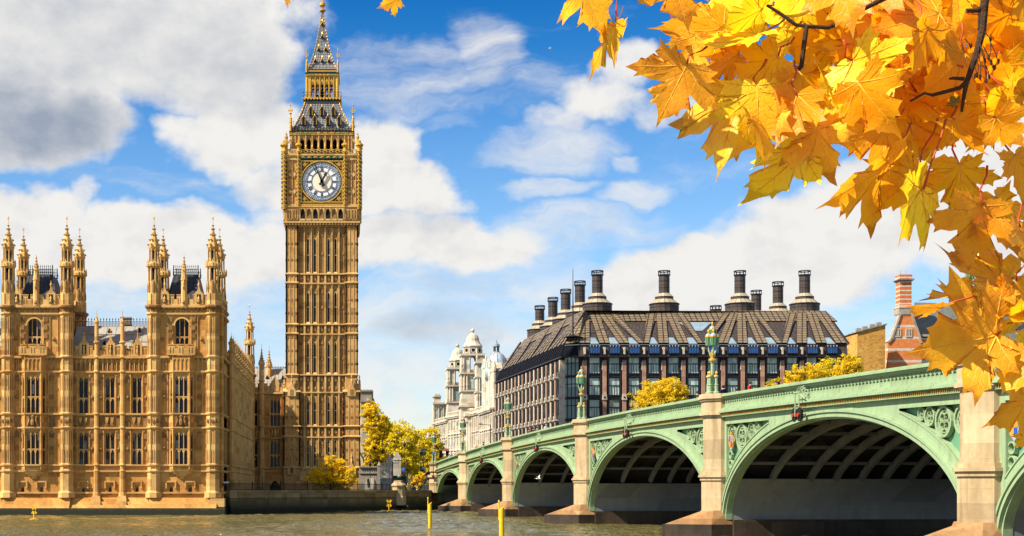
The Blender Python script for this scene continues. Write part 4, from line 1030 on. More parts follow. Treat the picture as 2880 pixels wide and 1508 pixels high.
# --- lower roof, lantern stage, spire
M['roof'] = plain('cast iron roof plates', (.25, .245, .24), .45, .1, .3, .9, .2, tint=(.19, .185, .18), obj=False)
RM = [M['roof'], M['black'], M['gold'], M['golddull'], M['dark'], M['greendk']]
LOW = [(86, 366), (75, 345), (66, 325), (58, 306), (52, 287), (46, 268)]
w = MB((cxT, cyT, 0)); w.lathe(0, 0, [(a*ST*sqrt(2), T(q)) for a, q in LOW], 4, 0, pi/4)
def seams(w, prof, n, a):
    w.frame((cxT, cyT, 0), a)
    for k in range(n+1):
        f = -1+2*k/n; w.tube([(f*r_*ST, -r_*ST-.02, T(q)) for r_, q in prof], .05, 4, 0)
    tot_ = len(prof)*3
    for j in range(1, tot_):
        f = j/tot_*(len(prof)-1); i = int(f); g_ = f-i
        r_, q = prof[i][0]+(prof[i+1][0]-prof[i][0])*g_, prof[i][1]+(prof[i+1][1]-prof[i][1])*g_
        m_ = 2*n
        w.tube([((-1+2*k/m_)*r_*ST, -r_*ST-.02, T(q)+(.09 if k % 2 else -.06)) for k in range(m_+1)], .035, 3, 1)
for a in SIDES: seams(w, LOW, 14, a)
part('lower_roof', w, RM, tow)
w = MB((cxT, cyT, 0))
for a in SIDES:
    w.frame((cxT, cyT, 0), a)
    for k in range(22):                                             # gilt cresting at the eaves
        uu = (-84+168*(k+.5)/22)*ST; w.prism([(uu-.14, T(362)), (uu+.14, T(362)), (uu+.09, T(357)), (uu, T(353)), (uu-.09, T(357))], -85*ST, -85*ST+.06, 3)
    for q in (357, 363): w.box(-85*ST, 85*ST, -86*ST, -86*ST+.06, T(q)-.05, T(q)+.05, 1)
    for k in range(20): uu = (-84+168*k/19)*ST; w.box(uu-.04, uu+.04, -86*ST-.03, -86*ST+.03, T(366), T(348), 1)
    for s_ in (-1, 1):                                             # hip crockets
        for j in range(11):
            q = 360-8.6*j
            for i in range(len(LOW)-1):
                if LOW[i][1] >= q >= LOW[i+1][1]: f = (LOW[i][1]-q)/(LOW[i][1]-LOW[i+1][1]); r_ = LOW[i][0]+(LOW[i+1][0]-LOW[i][0])*f
            w.lathe(s_*r_*ST, -r_*ST, [(.06, T(q)-.1), (.16, T(q)+.12), (.07, T(q)+.28), (.1, T(q)+.4), (.02, T(q)+.55)], 6, 2 if j % 2 else 3)
part('hip_crockets', w, RM, tow)
d = MB(); d.hull([(-.42, -.55, 0), (.42, -.55, 0), (.42, .6, 0), (-.42, .6, 0)], [(-.42, -.55, 1.25), (.42, -.55, 1.25), (.42, .6, 1.25), (-.42, .6, 1.25)], 1)
d.prism([(-.56, 1.2), (.56, 1.2), (0, 2.05)], -.62, .9, 1)
for s_ in (-1, 1): d.box(s_*.36-.05, s_*.36+.05, -.66, -.5, 0, 1.25, 2); d.tube([(s_*.6, -.64, 1.15), (0, -.64, 2.1)], .045, 4, 3)
d.box(-.24, .24, -.58, -.5, .08, 1.2, 4); d.lathe(0, -.6, [(.04, 2.0), (.1, 2.2), (.03, 2.35), (.02, 2.6)], 6, 2)
DME = d.mesh('dormer', RM)
def dormers(rows, prof, me, s=1):
    for q, us in rows:
        for i in range(len(prof)-1):
            if prof[i][1] >= q >= prof[i+1][1]: f = (prof[i][1]-q)/(prof[i][1]-prof[i+1][1]); r_ = prof[i][0]+(prof[i+1][0]-prof[i][0])*f
        for u in us: o = inst('dormer', me, tow, (cxT+u*ST, cyT-r_*ST-.05, T(q))); o.scale = (s*.82,)*3
dormers([(347, (-52, -20, 17, 49)), (317, (-32, 0, 32))], LOW, DME)
w = MB((cxT, cyT, 0)); H5 = 54*ST
w.taper((-46*ST, 46*ST, -46*ST, 46*ST), T(269), (-H5, H5, -H5, H5), T(265), 1); w.box(-H5, H5, -H5, H5, T(265), T(262), 3)
h5 = 46*ST
w.box(-h5+.3, h5-.3, -h5+.3, h5-.3, T(206), T(198), 3)
for a in SIDES:
    w.frame((cxT, cyT, 0), a); cp = 13.2*ST
    for k in range(12): uu = -H5+2*H5*(k+.5)/12; w.prism([(uu-.24, T(264)), (uu, T(268.5)), (uu+.24, T(264)), (uu, T(259))], -H5-.06, -H5+.1, 2)
    w.box(-H5, H5, -H5, -H5+.06, T(246.5), T(245.5), 1); w.box(-H5, H5, -H5, -H5+.06, T(254), T(253.3), 1)
    for k in range(12): uu = -H5+2*H5*k/11; w.box(uu-.03, uu+.03, -H5, -H5+.06, T(262), T(246), 1); w.lathe(uu, -H5+.03, [(.02, T(254)), (.12, T(253)), (.02, T(251))], 5, 2)
    for k in range(6):
        uu = (k-2.5)*cp; w.box(uu-.14, uu+.14, -h5, -h5+.35, T(262), T(198), 2); w.box(uu-.06, uu+.06, -h5-.08, -h5, T(262), T(198), 3)
    for k in range(5):
        uu = (k-2)*cp; w.arch(uu-cp/2+.14, uu+cp/2-.14, T(226), T(210), -h5+.02, -h5+.3, 2, 3); w.box(uu-.06, uu+.06, -h5+.05, -h5+.2, T(222), T(200), 2)
        w.prism([(uu-.22, T(211)), (uu, T(216)), (uu+.22, T(211)), (uu, T(205))], -h5+.0, -h5+.25, 2); w.box(uu-cp/2, uu+cp/2, -h5+.05, -h5+.2, T(202), T(198), 3)
    for s_ in (-1, 1):
        for o in (37, 41.5, 45): w.lathe(s_*o*ST, -h5+.15, [(.17, T(262)), (.14, T(258)), (.14, T(200)), (.2, T(198))], 6, 2)
w.frame((cxT, cyT, 0)); w.lathe(0, 0, [(.5, T(262)), (.5, T(236)), (.15, T(230)), (.15, T(206))], 8, 4)   # the lantern lamp inside
for (x_, y_) in ((-1.1, 0), (1.1, 0), (0, 1.1), (0, -1.1)): w.lathe(x_, y_, [(.2, T(262)), (.55, T(257)), (.5, T(243)), (.1, T(236)), (.1, T(206))], 8, 4)
w.box(-48*ST, 48*ST, -48*ST, 48*ST, T(198), T(192), 3); w.box(-49*ST, 49*ST, -49*ST, 49*ST, T(192), T(188.5), 1)
for a in SIDES:
    w.frame((cxT, cyT, 0), a)
    for k in range(8): uu = (-44+88*(k+.5)/8)*ST; w.box(uu-.22, uu+.22, -48*ST-.06, -48*ST+.1, T(197.5), T(192.5), (5, 5, 3, 3, 3, 3, 5, 5)[k]); w.lathe(uu+.35, -48*ST, [(.05, T(197)), (.13, T(195)), (.05, T(193))], 5, 2)
part('lantern', w, RM, tow)
SPI = [(43, 186), (34, 160), (25, 132), (17, 98), (11.5, 66), (6.5, 38), (3.6, 12), (2.9, -8)]
w = MB((cxT, cyT, 0)); w.lathe(0, 0, [(a*ST*sqrt(2), T(q)) for a, q in SPI], 4, 0, pi/4)
for a in SIDES: seams(w, SPI, 8, a)
part('spire', w, RM, tow)
w = MB((cxT, cyT, 0))
for a in SIDES:
    w.frame((cxT, cyT, 0), a)
    for k in range(18):
        uu = (-41+82*(k+.5)/18)*ST; w.prism([(uu-.13, T(183)), (uu+.13, T(183)), (uu+.09, T(179)), (uu, T(174)), (uu-.09, T(179))], -43*ST, -43*ST+.06, 2)
    for q in (178, 184): w.box(-44*ST, 44*ST, -44*ST, -44*ST+.06, T(q)-.06, T(q)+.06, 2 if q > 180 else 1)
    for s_ in (-1, 1):
        for j in range(19):
            q = 180-9.3*j
            for i in range(len(SPI)-1):
                if SPI[i][1] >= q >= SPI[i+1][1]: f = (SPI[i][1]-q)/(SPI[i][1]-SPI[i+1][1]); r_ = SPI[i][0]+(SPI[i+1][0]-SPI[i][0])*f
            w.lathe(s_*r_*ST, -r_*ST, [(.05, T(q)-.1), (.13, T(q)+.08), (.05, T(q)+.26), (.02, T(q)+.34)], 5, 2 if j % 3 else 3)
w.frame((cxT, cyT, 0)); w.lathe(0, 0, [(.22, T(-4)), (.6, T(-2)), (.6, T(-5)), (.2, T(-8)), (.2, T(-12)), (.55, T(-18)), (.5, T(-24)), (.12, T(-30)), (.09, T(-62)), (.25, T(-66)), (.02, T(-72))], 8, 3)
part('spire_crockets', w, RM, tow)
d = MB(); d.prism([(-.36, 0), (.36, 0), (0, .75)], -.35, .5, 1); d.box(-.16, .16, -.38, -.34, .03, .32, 4)
for s_ in (-1, 1): d.tube([(s_*.4, -.36, -.03), (0, -.36, .8)], .05, 4, 2)
d.lathe(0, -.36, [(.05, .7), (.14, .95), (.02, 1.3)], 6, 2); SD = d.mesh('dormer', RM)
dormers([(154, (-19.5, 0, 19.5)), (118, (-10, 10)), (80, (0,)), (41, (0,))], SPI, SD)
for (hh, q0, q1, r_) in ((88, 366, 286, .16), (44.5, 190, 118, .12)):
    for sx in (-1, 1):
        for sy in (-1, 1):
            k = MB((cxT, cyT, 0)); x_, y_ = sx*hh*ST, sy*hh*ST
            L_ = q0-q1
            k.lathe(x_, y_, [(r_*1.6, T(q0)), (r_*1.5, T(q0-L_*.42)), (r_*.8, T(q0-L_*.5)), (r_*.5, T(q0-L_*.62)), (r_*.4, T(q1+6)), (.02, T(q1))], 6, 3)
            for f in (.12, .3, .45, .62): k.lathe(x_, y_, [(r_, T(q0-L_*f)-.1), (r_*2.0, T(q0-L_*f)), (r_, T(q0-L_*f)+.12)], 6, 2)
            v = T(q0-L_*.72); b = r_*2.6
            k.prism([(x_-b, v-.25), (x_-b*.2, v-.05), (x_+b*.2, v-.05), (x_+b, v-.25), (x_+b, v+.3), (x_+b*.2, v+.08), (x_-b*.2, v+.08), (x_-b, v+.3)], y_-.04, y_+.04, 2)
            k.lathe(x_, y_, [(.02, T(q1+8)), (r_*1.2, T(q1+7)), (.02, T(q1+5))], 6, 2)
            part('corner_finial', k, RM, tow)
# ------------------------------------------------------------------ the river wall and the gate court behind it
YWALL = lambda x: 201 + (x+17.25)*1.35
rwall = thing('river_wall', 'long grey stone embankment wall with weed stained foot between palace and bridge', 'wall', (-2, 232, 0))
xa, xb = XR+.45, 14.0
ra = math.atan2(YWALL(xb)-YWALL(xa), xb-xa); RL = hypot(xb-xa, YWALL(xb)-YWALL(xa))
w = MB((xa, YWALL(xa), 0), ra)
zt = 3.42
w.box(0, RL, 0, 1.0, 2.3, zt-.25, 0); w.box(0, RL, -.12, 1.1, zt-.25, zt, 0); w.box(0, RL, -.14, 1.0, 2.35, 2.5, 0); w.box(0, RL, -.06, 1.0, 2.82, 2.92, 0)
w.frame((xb, YWALL(xb), 0), pi/2-.06); w.box(0, 9, 0, 1, -1.5, zt, 0)
part('wall', w, [M['wallstone']], rwall)
w = MB((xa, YWALL(xa), 0), ra); w.hull([(0, -.5, -1.5), (RL, -.5, -1.5), (RL, 1, -1.5), (0, 1, -1.5)], [(0, -.02, 2.3), (RL, -.02, 2.3), (RL, 1, 2.3), (0, 1, 2.3)])
w.box(RL*.82, RL, -1.6, 0, -1, .9); w.box(RL*.82-2, RL*.82, -1.6, 0, -1, .35)
part('wall_foot', w, M['weed'], rwall)
w = MB((xa, YWALL(xa), 0), ra); uq = RL*.82
w.lathe(uq, .35, [(1.35, .9), (1.3, 2.3), (1.15, 2.5), (1.12, 4.0), (1.3, 4.1), (1.3, 4.3), (.8, 4.75), (.75, 5.0), (.1, 5.05)], 8, 0)
part('wall_pier', w, M['pier'], rwall)
# ------------------------------------------------------------------ the bridge
TH = math.atan((CX-623)/FPX); CS, SNB = cos(TH), sin(TH)
ZB = 252.8*CS; XB = (1228-CX)*ZB/FPX
# bridge frame: u = metres along the face from the far abutment towards us, y = into the bridge, v = height
BO, BA = (XB, ZB, 0), math.atan2(-CS, SNB)
def BW(u, y, v=0):
    c, s = cos(BA), sin(BA); return (XB + u*c - y*s, ZB + u*s + y*c, v)
ztop = lambda s: 11.05-1.78e-4*(s-123.5)**2
PS = [0, 30.5, 65.4, 103.6, 143.4, 181.6, 216.5]
bri = thing('bridge', 'sage green iron arch bridge on pale granite piers stepping across the river towards us', 'bridge', (BW(123, 13)[0], BW(123, 13)[1], 0))
BM = [M['green'], M['greendk'], M['gold'], M['black'], M['golddull']]
BW_ = 25.0
HP = 1.62                                                        # half thickness of a pier
ZS = 1.35                                                        # springing
def ell(k, s):
    a, b = PS[k]+HP, PS[k+1]-HP; c, h = (a+b)/2, (b-a)/2
    zc_ = ztop(c)-2.62; q = max(0, 1-((s-c)/h)**2)
    return ZS + (zc_-ZS)*sqrt(q)
def arcpts(k, off, n=40):
    a, b = PS[k]+HP, PS[k+1]-HP; c, h = (a+b)/2, (b-a)/2; zc_ = ztop(c)-2.62-ZS
    return [(c - (h+off)*cos(pi*i/n), ZS + (zc_+off)*sin(pi*i/n)) for i in range(n+1)]
for k in range(6):
    w = MB(BO, BA); n = 48
    rings = [(-.0, .12, -.02, .5), (.12, .3, -.22, .5), (.3, .42, -.10, .5), (.42, .58, -.26, .5), (.58, .72, -.06, .5)]
    for o0, o1, y0, y1 in rings:
        A, B_ = arcpts(k, o0, n), arcpts(k, o1, n)
        for i in range(n):
            w.hull([(A[i][0], y0, A[i][1]), (A[i+1][0], y0, A[i+1][1]), (B_[i+1][0], y0, B_[i+1][1]), (B_[i][0], y0, B_[i][1])],
                   [(A[i][0], y1, A[i][1]), (A[i+1][0], y1, A[i+1][1]), (B_[i+1][0], y1, B_[i+1][1]), (B_[i][0], y1, B_[i][1])], 0)
    part('arch', w, BM, bri, True if False else False)
    # spandrel plate with its sunk traceried corner panels
    w = MB(BO, BA); a, b = PS[k]+HP-.9, PS[k+1]-HP+.9; c, h = (a+b)/2, (PS[k+1]-PS[k])/2-HP; N = 150; zc_ = ztop(c)-2.62-ZS
    def ext(s, off=.7):
        q = 1-((s-c)/(h+off))**2
        return ZS+(zc_+off)*sqrt(q) if q > 0 else ZS-.4
    zcor = lambda s: ztop(s)-1.72
    def pan(s):
        e = abs(s-c); edge = h+.9-e                           # distance from the pier
        lo, hi = ext(s, 1.25), zcor(s)-.62
        return (lo, hi) if edge > .95+0 and hi-lo > .12 and e > h*.42 else None
    S = [a+(b-a)*i/N for i in range(N+1)]
    for i in range(N):
        s0, s1 = S[i], S[i+1]; p0, p1 = pan(s0), pan(s1)
        def quad(z00, z01, z10, z11, y, m):
            w.face([(s0, y, z00), (s1, y, z10), (s1, y, z11), (s0, y, z01)], m)
        if p0 and p1:
            quad(ext(s0), p0[0], ext(s1), p1[0], 0, 0); quad(p0[1], zcor(s0), p1[1], zcor(s1), 0, 0); quad(p0[0], p0[1], p1[0], p1[1], .42, 1)
            w.face([(s0, 0, p0[1]), (s1, 0, p1[1]), (s1, .42, p1[1]), (s0, .42, p0[1])], 0); w.face([(s0, 0, p0[0]), (s1, 0, p1[0]), (s1, .42, p1[0]), (s0, .42, p0[0])], 0)
            for zz0, zz1 in ((p0[1], p1[1]), (p0[0]-.1, p1[0]-.1)): w.hull([(s0, -.06, zz0), (s1, -.06, zz1), (s1, -.06, zz1+.1), (s0, -.06, zz0+.1)], [(s0, .05, zz0), (s1, .05, zz1), (s1, .05, zz1+.1), (s0, .05, zz0+.1)], 0)
        else:
            quad(ext(s0), zcor(s0), ext(s1), zcor(s1), 0, 0)
            for p, ss in ((p0, s0), (p1, s1)):
                if p and not (p0 and p1) and p[1]-p[0] > .5: w.face([(ss, 0, p[0]), (ss, .42, p[0]), (ss, .42, p[1]), (ss, 0, p[1])], 0)
    part('spandrel', w, BM, bri)
    # tracery rings and the painted shield, one set in each corner
    for sg in (-1, 1):
        w = MB(BO, BA); e = h-.1; 
        for j in range(4):
            s = c+sg*e; p = pan(s)
            if not p: break
            hh = p[1]-p[0]; r_ = min(hh*.5, 1.05)
            if j == 0: r_ = min(r_, .8)
            s = c+sg*(e-r_); p = pan(s)
            if not p: break
            r_ = min(r_, (p[1]-p[0])*.47)
            if r_ < .2: break
            cz = p[1]-r_
            w.ring(s, cz, r_*.84, r_, .12, .36, 18, 0); w.ring(s, cz, r_*.66, r_*.74, .2, .36, 16, 0)
            for q in range(4):
                t = pi/4+q*pi/2; w.ring(s+r_*.36*cos(t), cz+r_*.36*sin(t), r_*.24, r_*.33, .2, .36, 10, 0)
            if j == 0:
                zz = cz-r_*1.9
                while True:
                    p2 = pan(c+sg*(h-.15-.3))
                    if zz < p2[0]+.3: break
                    w.ring(c+sg*(h-.45), zz, .25, .33, .15, .36, 10, 0); zz -= .7
            e -= r_*2+.05
        o = part('spandrel_tracery', w, BM, bri)
        w = MB(BO, BA); s = c+sg*(h-.95); p = pan(s)
        if p and sg < 0:
            cz = p[1]-1.35
            w.prism([(s-.38, cz+.5), (s-.38, cz-.1), (s-.25, cz-.45), (s, cz-.68), (s+.25, cz-.45), (s+.38, cz-.1), (s+.38, cz+.5)], .02, .14, 0)
            w.box(s-.3, s, -.01, .03, cz, cz+.42, 1 if k % 2 else 2); w.box(s, s+.3, -.01, .03, cz, cz+.42, 3); w.box(s-.28, s, -.01, .03, cz-.4, cz, 3); w.box(s, s+.28, -.01, .03, cz-.4, cz, 2 if k % 2 else 1)
            w.ring(s, cz, .46, .54, .03, .14, 14, 4); w.box(s-.2, s+.2, 0, .12, cz+.5, cz+.75, 4)
            part('shield', w, [M['lamptop'], M['red'], M['blue'], M['gold'], M['golddull']], bri)
    # inside: ribs, purlins, dark deck, grey panelled sides
    zlow = 4.35
    A = arcpts(k, 0, 36); B_ = arcpts(k, .55, 36)
    for y0 in (3.0, 6.0, 8.0, 10.0, 11.9, 13.9, 15.9, 17.9, 19.9, 21.9, 23.9):
        rb = MB(BO, BA)
        for i in range(36):
            if max(A[i][1], A[i+1][1]) < zlow: continue
            rb.hull([(A[i][0], y0-.16, A[i][1]), (A[i+1][0], y0-.16, A[i+1][1]), (B_[i+1][0], y0-.16, B_[i+1][1]), (B_[i][0], y0-.16, B_[i][1])],
                    [(A[i][0], y0+.16, A[i][1]), (A[i+1][0], y0+.16, A[i+1][1]), (B_[i+1][0], y0+.16, B_[i+1][1]), (B_[i][0], y0+.16, B_[i][1])], 0)
        part('rib', rb, M['ribgrey'], bri)
    A = arcpts(k, .35, 30)
    for i in range(2, 29, 1):
        if A[i][1] < zlow+.3 or i % 2: continue
        pl = MB(BO, BA); pl.box(A[i][0]-.14, A[i][0]+.14, .6, BW_-.5, A[i][1]-.06, A[i][1]+.16, 0)
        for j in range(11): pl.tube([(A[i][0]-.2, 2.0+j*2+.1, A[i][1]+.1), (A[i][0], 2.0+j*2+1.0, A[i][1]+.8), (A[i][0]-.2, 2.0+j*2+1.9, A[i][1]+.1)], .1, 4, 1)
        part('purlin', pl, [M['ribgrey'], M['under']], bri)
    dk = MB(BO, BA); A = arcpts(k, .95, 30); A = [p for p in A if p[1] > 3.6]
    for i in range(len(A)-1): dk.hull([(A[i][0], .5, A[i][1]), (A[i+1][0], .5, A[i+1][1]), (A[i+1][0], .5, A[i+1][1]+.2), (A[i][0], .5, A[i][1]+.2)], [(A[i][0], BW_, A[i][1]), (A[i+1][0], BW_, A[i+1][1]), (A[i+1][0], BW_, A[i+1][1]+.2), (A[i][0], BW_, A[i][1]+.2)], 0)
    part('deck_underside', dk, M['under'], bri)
    A = arcpts(k, .02, 60)
    for side in (0, 1):
        ap = MB(BO, BA)
        L = [p for p in (A if side == 0 else A[::-1])[:31] if p[1] < zlow+.15]
        L = [(L[0][0], ZS)]+L[1:]
        for i in range(len(L)-1):
            o = -.35 if side == 0 else .35
            ap.hull([(L[i][0], .5, L[i][1]), (L[i][0]+o, .5, L[i][1]), (L[i+1][0]+o, .5, L[i+1][1]), (L[i+1][0], .5, L[i+1][1])],
                    [(L[i][0], BW_, L[i][1]), (L[i][0]+o, BW_, L[i][1]), (L[i+1][0]+o, BW_, L[i+1][1]), (L[i+1][0], BW_, L[i+1][1])], 0)
        part('side_panel', ap, M['apron'], bri)
# parapets: one bay of pierced ironwork per span
for k in range(6):
    w = MB(BO, BA); a, b = PS[k]+1.0, PS[k+1]-1.0; n = max(2, round((b-a)/.46)); p = (b-a)/n
    m_ = 40
    def rail(y0, y1, d0, d1, mt):
        for i in range(m_):
            s0, s1 = a+(b-a)*i/m_, a+(b-a)*(i+1)/m_; z0, z1 = ztop(s0), ztop(s1)
            w.hull([(s0, y0, z0-d1), (s1, y0, z1-d1), (s1, y0, z1-d0), (s0, y0, z0-d0)], [(s0, y1, z0-d1), (s1, y1, z1-d1), (s1, y1, z1-d0), (s0, y1, z0-d0)], mt)
    rail(-.3, .3, 0, .1, 0); rail(-.38, .3, .1, .22, 0); rail(-.25, .25, .22, .36, 0); rail(-.1, .1, .36, .44, 0)
    rail(-.1, .12, 1.0, 1.1, 0); rail(-.3, .2, 1.1, 1.2, 0); rail(-.38, .2, 1.2, 1.3, 0); rail(-.52, .2, 1.3, 1.46, 0); rail(-.4, .2, 1.46, 1.52, 1); rail(-.16, .2, 1.52, 1.72, 3); rail(-.3, .2, 1.70, 1.78, 0)
    for i in range(n):
        s = a+(i+.5)*p; z = ztop(s)
        w.box(s-.045, s+.045, -.08, .1, z-1.02, z-.42, 0)
        w.prism([(s-.045, z-1.0), (s-.2, z-1.0), (s-.045, z-.72)][::-1], -.07, .08, 0); w.prism([(s+.045, z-1.0), (s+.2, z-1.0), (s+.045, z-.72)], -.07, .08, 0)
        for q in (-1, 1):
            w.prism([(s+q*p*.5-.03, z-.44), (s+q*.06, z-.62), (s+q*.02, z-.7), (s+q*p*.5-.03, z-.55)][::q], -.06, .06, 0)
        w.prism([(s+p*.5-.11, z-.9), (s+p*.5, z-1.0), (s+p*.5+.11, z-.9), (s+p*.5, z-.72)], -.05, .05, 0)
        for q in (.25, .75): w.box(s-p*.5+p*q-.05, s-p*.5+p*q+.05, -.34, -.14, z-1.70, z-1.54, 2 if (i+int(q*2)) % 5 else 4)
    part('parapet', w, BM, bri)
    w = MB(BO, BA); a, b = PS[k], PS[k+1]
    for i in range(20):
        s0, s1 = a+(b-a)*i/20, a+(b-a)*(i+1)/20; z0, z1 = ztop(s0), ztop(s1)
        for y0, y1, d0, d1, mt in ((.25, 4, 1.02, 1.7, 0), (4, BW_-4, 1.4, 1.9, 1), (BW_-4, BW_-.3, 1.25, 1.7, 0)):
            w.hull([(s0, y0, z0-d1), (s1, y0, z1-d1), (s1, y0, z1-d0), (s0, y0, z0-d0)], [(s0, y1, z0-d1), (s1, y1, z1-d1), (s1, y1, z1-d0), (s0, y1, z0-d0)], mt)
        w.hull([(s0, BW_-.3, z0-1.8), (s1, BW_-.3, z1-1.8), (s1, BW_-.3, z1-.02), (s0, BW_-.3, z0-.02)], [(s0, BW_, z0-1.8), (s1, BW_, z1-1.8), (s1, BW_, z1-.02), (s0, BW_, z0-.02)], 2)
        w.hull([(s0, BW_-.2, ell(k, min(max(s0, PS[k]+HP), PS[k+1]-HP))+.7), (s1, BW_-.2, ell(k, min(max(s1, PS[k]+HP), PS[k+1]-HP))+.7), (s1, BW_-.2, z1-1.8), (s0, BW_-.2, z0-1.8)], [(s0, BW_, ell(k, min(max(s0, PS[k]+HP), PS[k+1]-HP))+.7), (s1, BW_, ell(k, min(max(s1, PS[k]+HP), PS[k+1]-HP))+.7), (s1, BW_, z1-1.8), (s0, BW_, z0-1.8)], 2)
    part('roadway', w, [M['paving'], M['asphalt'], M['green']], bri)
# piers
def octo(r, dep):
    'half octagon nose standing out of the face'
    q = r*.414
    return [(-r, .3), (-r, -dep+(r-q)), (-q, -dep), (q, -dep), (r, -dep+(r-q)), (r, .3)]
for k, s in enumerate(PS):
    w = MB((*BW(s, 0)[:2], 0), BA); zt_ = ztop(s); r = 1.3; D = 1.05
    def lvl(r_, d_, z0, z1, k_=1.0): w.plan(octo(r_, d_), z0, z1, 0, k_, (0, 0))
    lvl(r+.12, D+.12, 1.9, 4.35); lvl(r+.22, D+.22, 4.35, 4.6); lvl(r+.34, D+.34, 4.6, 4.78); lvl(r+.2, D+.2, 4.78, 5.0); lvl(r+.06, D+.06, 5.0, 5.25)
    lvl(r, D, 5.25, zt_-1.75); lvl(r+.12, D+.12, zt_-1.75, zt_-1.6); lvl(r+.26, D+.26, zt_-1.6, zt_-1.38); lvl(r+.12, D+.12, zt_-1.38, zt_-.5); lvl(r+.24, D+.24, zt_-.5, zt_-.34); lvl(r+.36, D+.36, zt_-.34, zt_-.12); lvl(r+.28, D+.28, zt_-.12, zt_+.04)
    part('pier', w, M['pier'], bri)
    w = MB((*BW(s, 0)[:2], 0), BA)
    n1 = [(-HP, .5), (-HP-.2, -1.2), (0, -4.3), (HP+.2, -1.2), (HP, .5)]; n0 = [(-r-.1, .3), (-r-.1, -.9), (0, -D-.15), (r+.1, -.9), (r+.1, .3)]
    w.hull([(x, y, .98) for x, y in n1], [(x, y, 2.05) for x, y in n0], 0)
    part('cutwater', w, M['pierbase'], bri)
    w = MB((*BW(s, 0)[:2], 0), BA)
    n2 = [(-HP-.05, .5), (-HP-.3, -1.25), (0, -4.5), (HP+.3, -1.25), (HP+.05, .5)]
    w.hull([(x, y, -1.5) for x, y in n2], [(x, y, .98) for x, y in n2], 0)
    w.box(-HP-.35, HP+.35, .5, BW_, -1.5, ZS, 0)
    part('pier_foot', w, M['wet'], bri)
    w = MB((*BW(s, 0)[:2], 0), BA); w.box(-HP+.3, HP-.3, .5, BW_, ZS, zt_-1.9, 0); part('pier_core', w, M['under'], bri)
# ------------------------------------------------------------------ far end: abutment wall and ramp
ab = thing('abutment_wall', 'pale stone retaining wall sloping down from the far end of the bridge', 'wall', BW(-8, 0, 2.95))
w = MB(BO, BA)
tp = lambda u: ztop(0)-.15+ (u*.165 if u > -16 else -16*.165+(u+16)*.14)
for i in range(12):
    s0, s1 = -26+i*26/12, -26+(i+1)*26/12
    w.hull([(s0, -.05, 2.9), (s1, -.05, 2.9), (s1, -.05, tp(s1)), (s0, -.05, tp(s0))], [(s0, .5, 2.9), (s1, .5, 2.9), (s1, .5, tp(s1)), (s0, .5, tp(s0))], 0)
    w.hull([(s0, -.25, tp(s0)), (s1, -.25, tp(s1)), (s1, -.25, tp(s1)+.25), (s0, -.25, tp(s0)+.25)], [(s0, .6, tp(s0)), (s1, .6, tp(s1)), (s1, .6, tp(s1)+.25), (s0, .6, tp(s0)+.25)], 1)
    w.hull([(s0, -.15, tp(s0)-1.25), (s1, -.15, tp(s1)-1.25), (s1, -.15, tp(s1)-1.0), (s0, -.15, tp(s0)-1.0)], [(s0, .1, tp(s0)-1.25), (s1, .1, tp(s1)-1.25), (s1, .1, tp(s1)-1.0), (s0, .1, tp(s0)-1.0)], 1)
part('wall', w, [M['white'], M['grime']], ab)
w = MB(BO, BA); zz = tp(-13.2)
w.plan(octo(1.1, 1.3), 2.9, zz-.3, 0); w.plan(octo(1.4, 1.6), zz-.3, zz+.12, 0); part('wall_pier', w, M['pier'], ab)
g = MB(BO, BA); g.box(-2500, -.2, .6, 500, 2.96, 5.4); g.box(-140, -.2, .6, BW_, 5.4, 6.3)
struct('street', g, M['asphalt'])
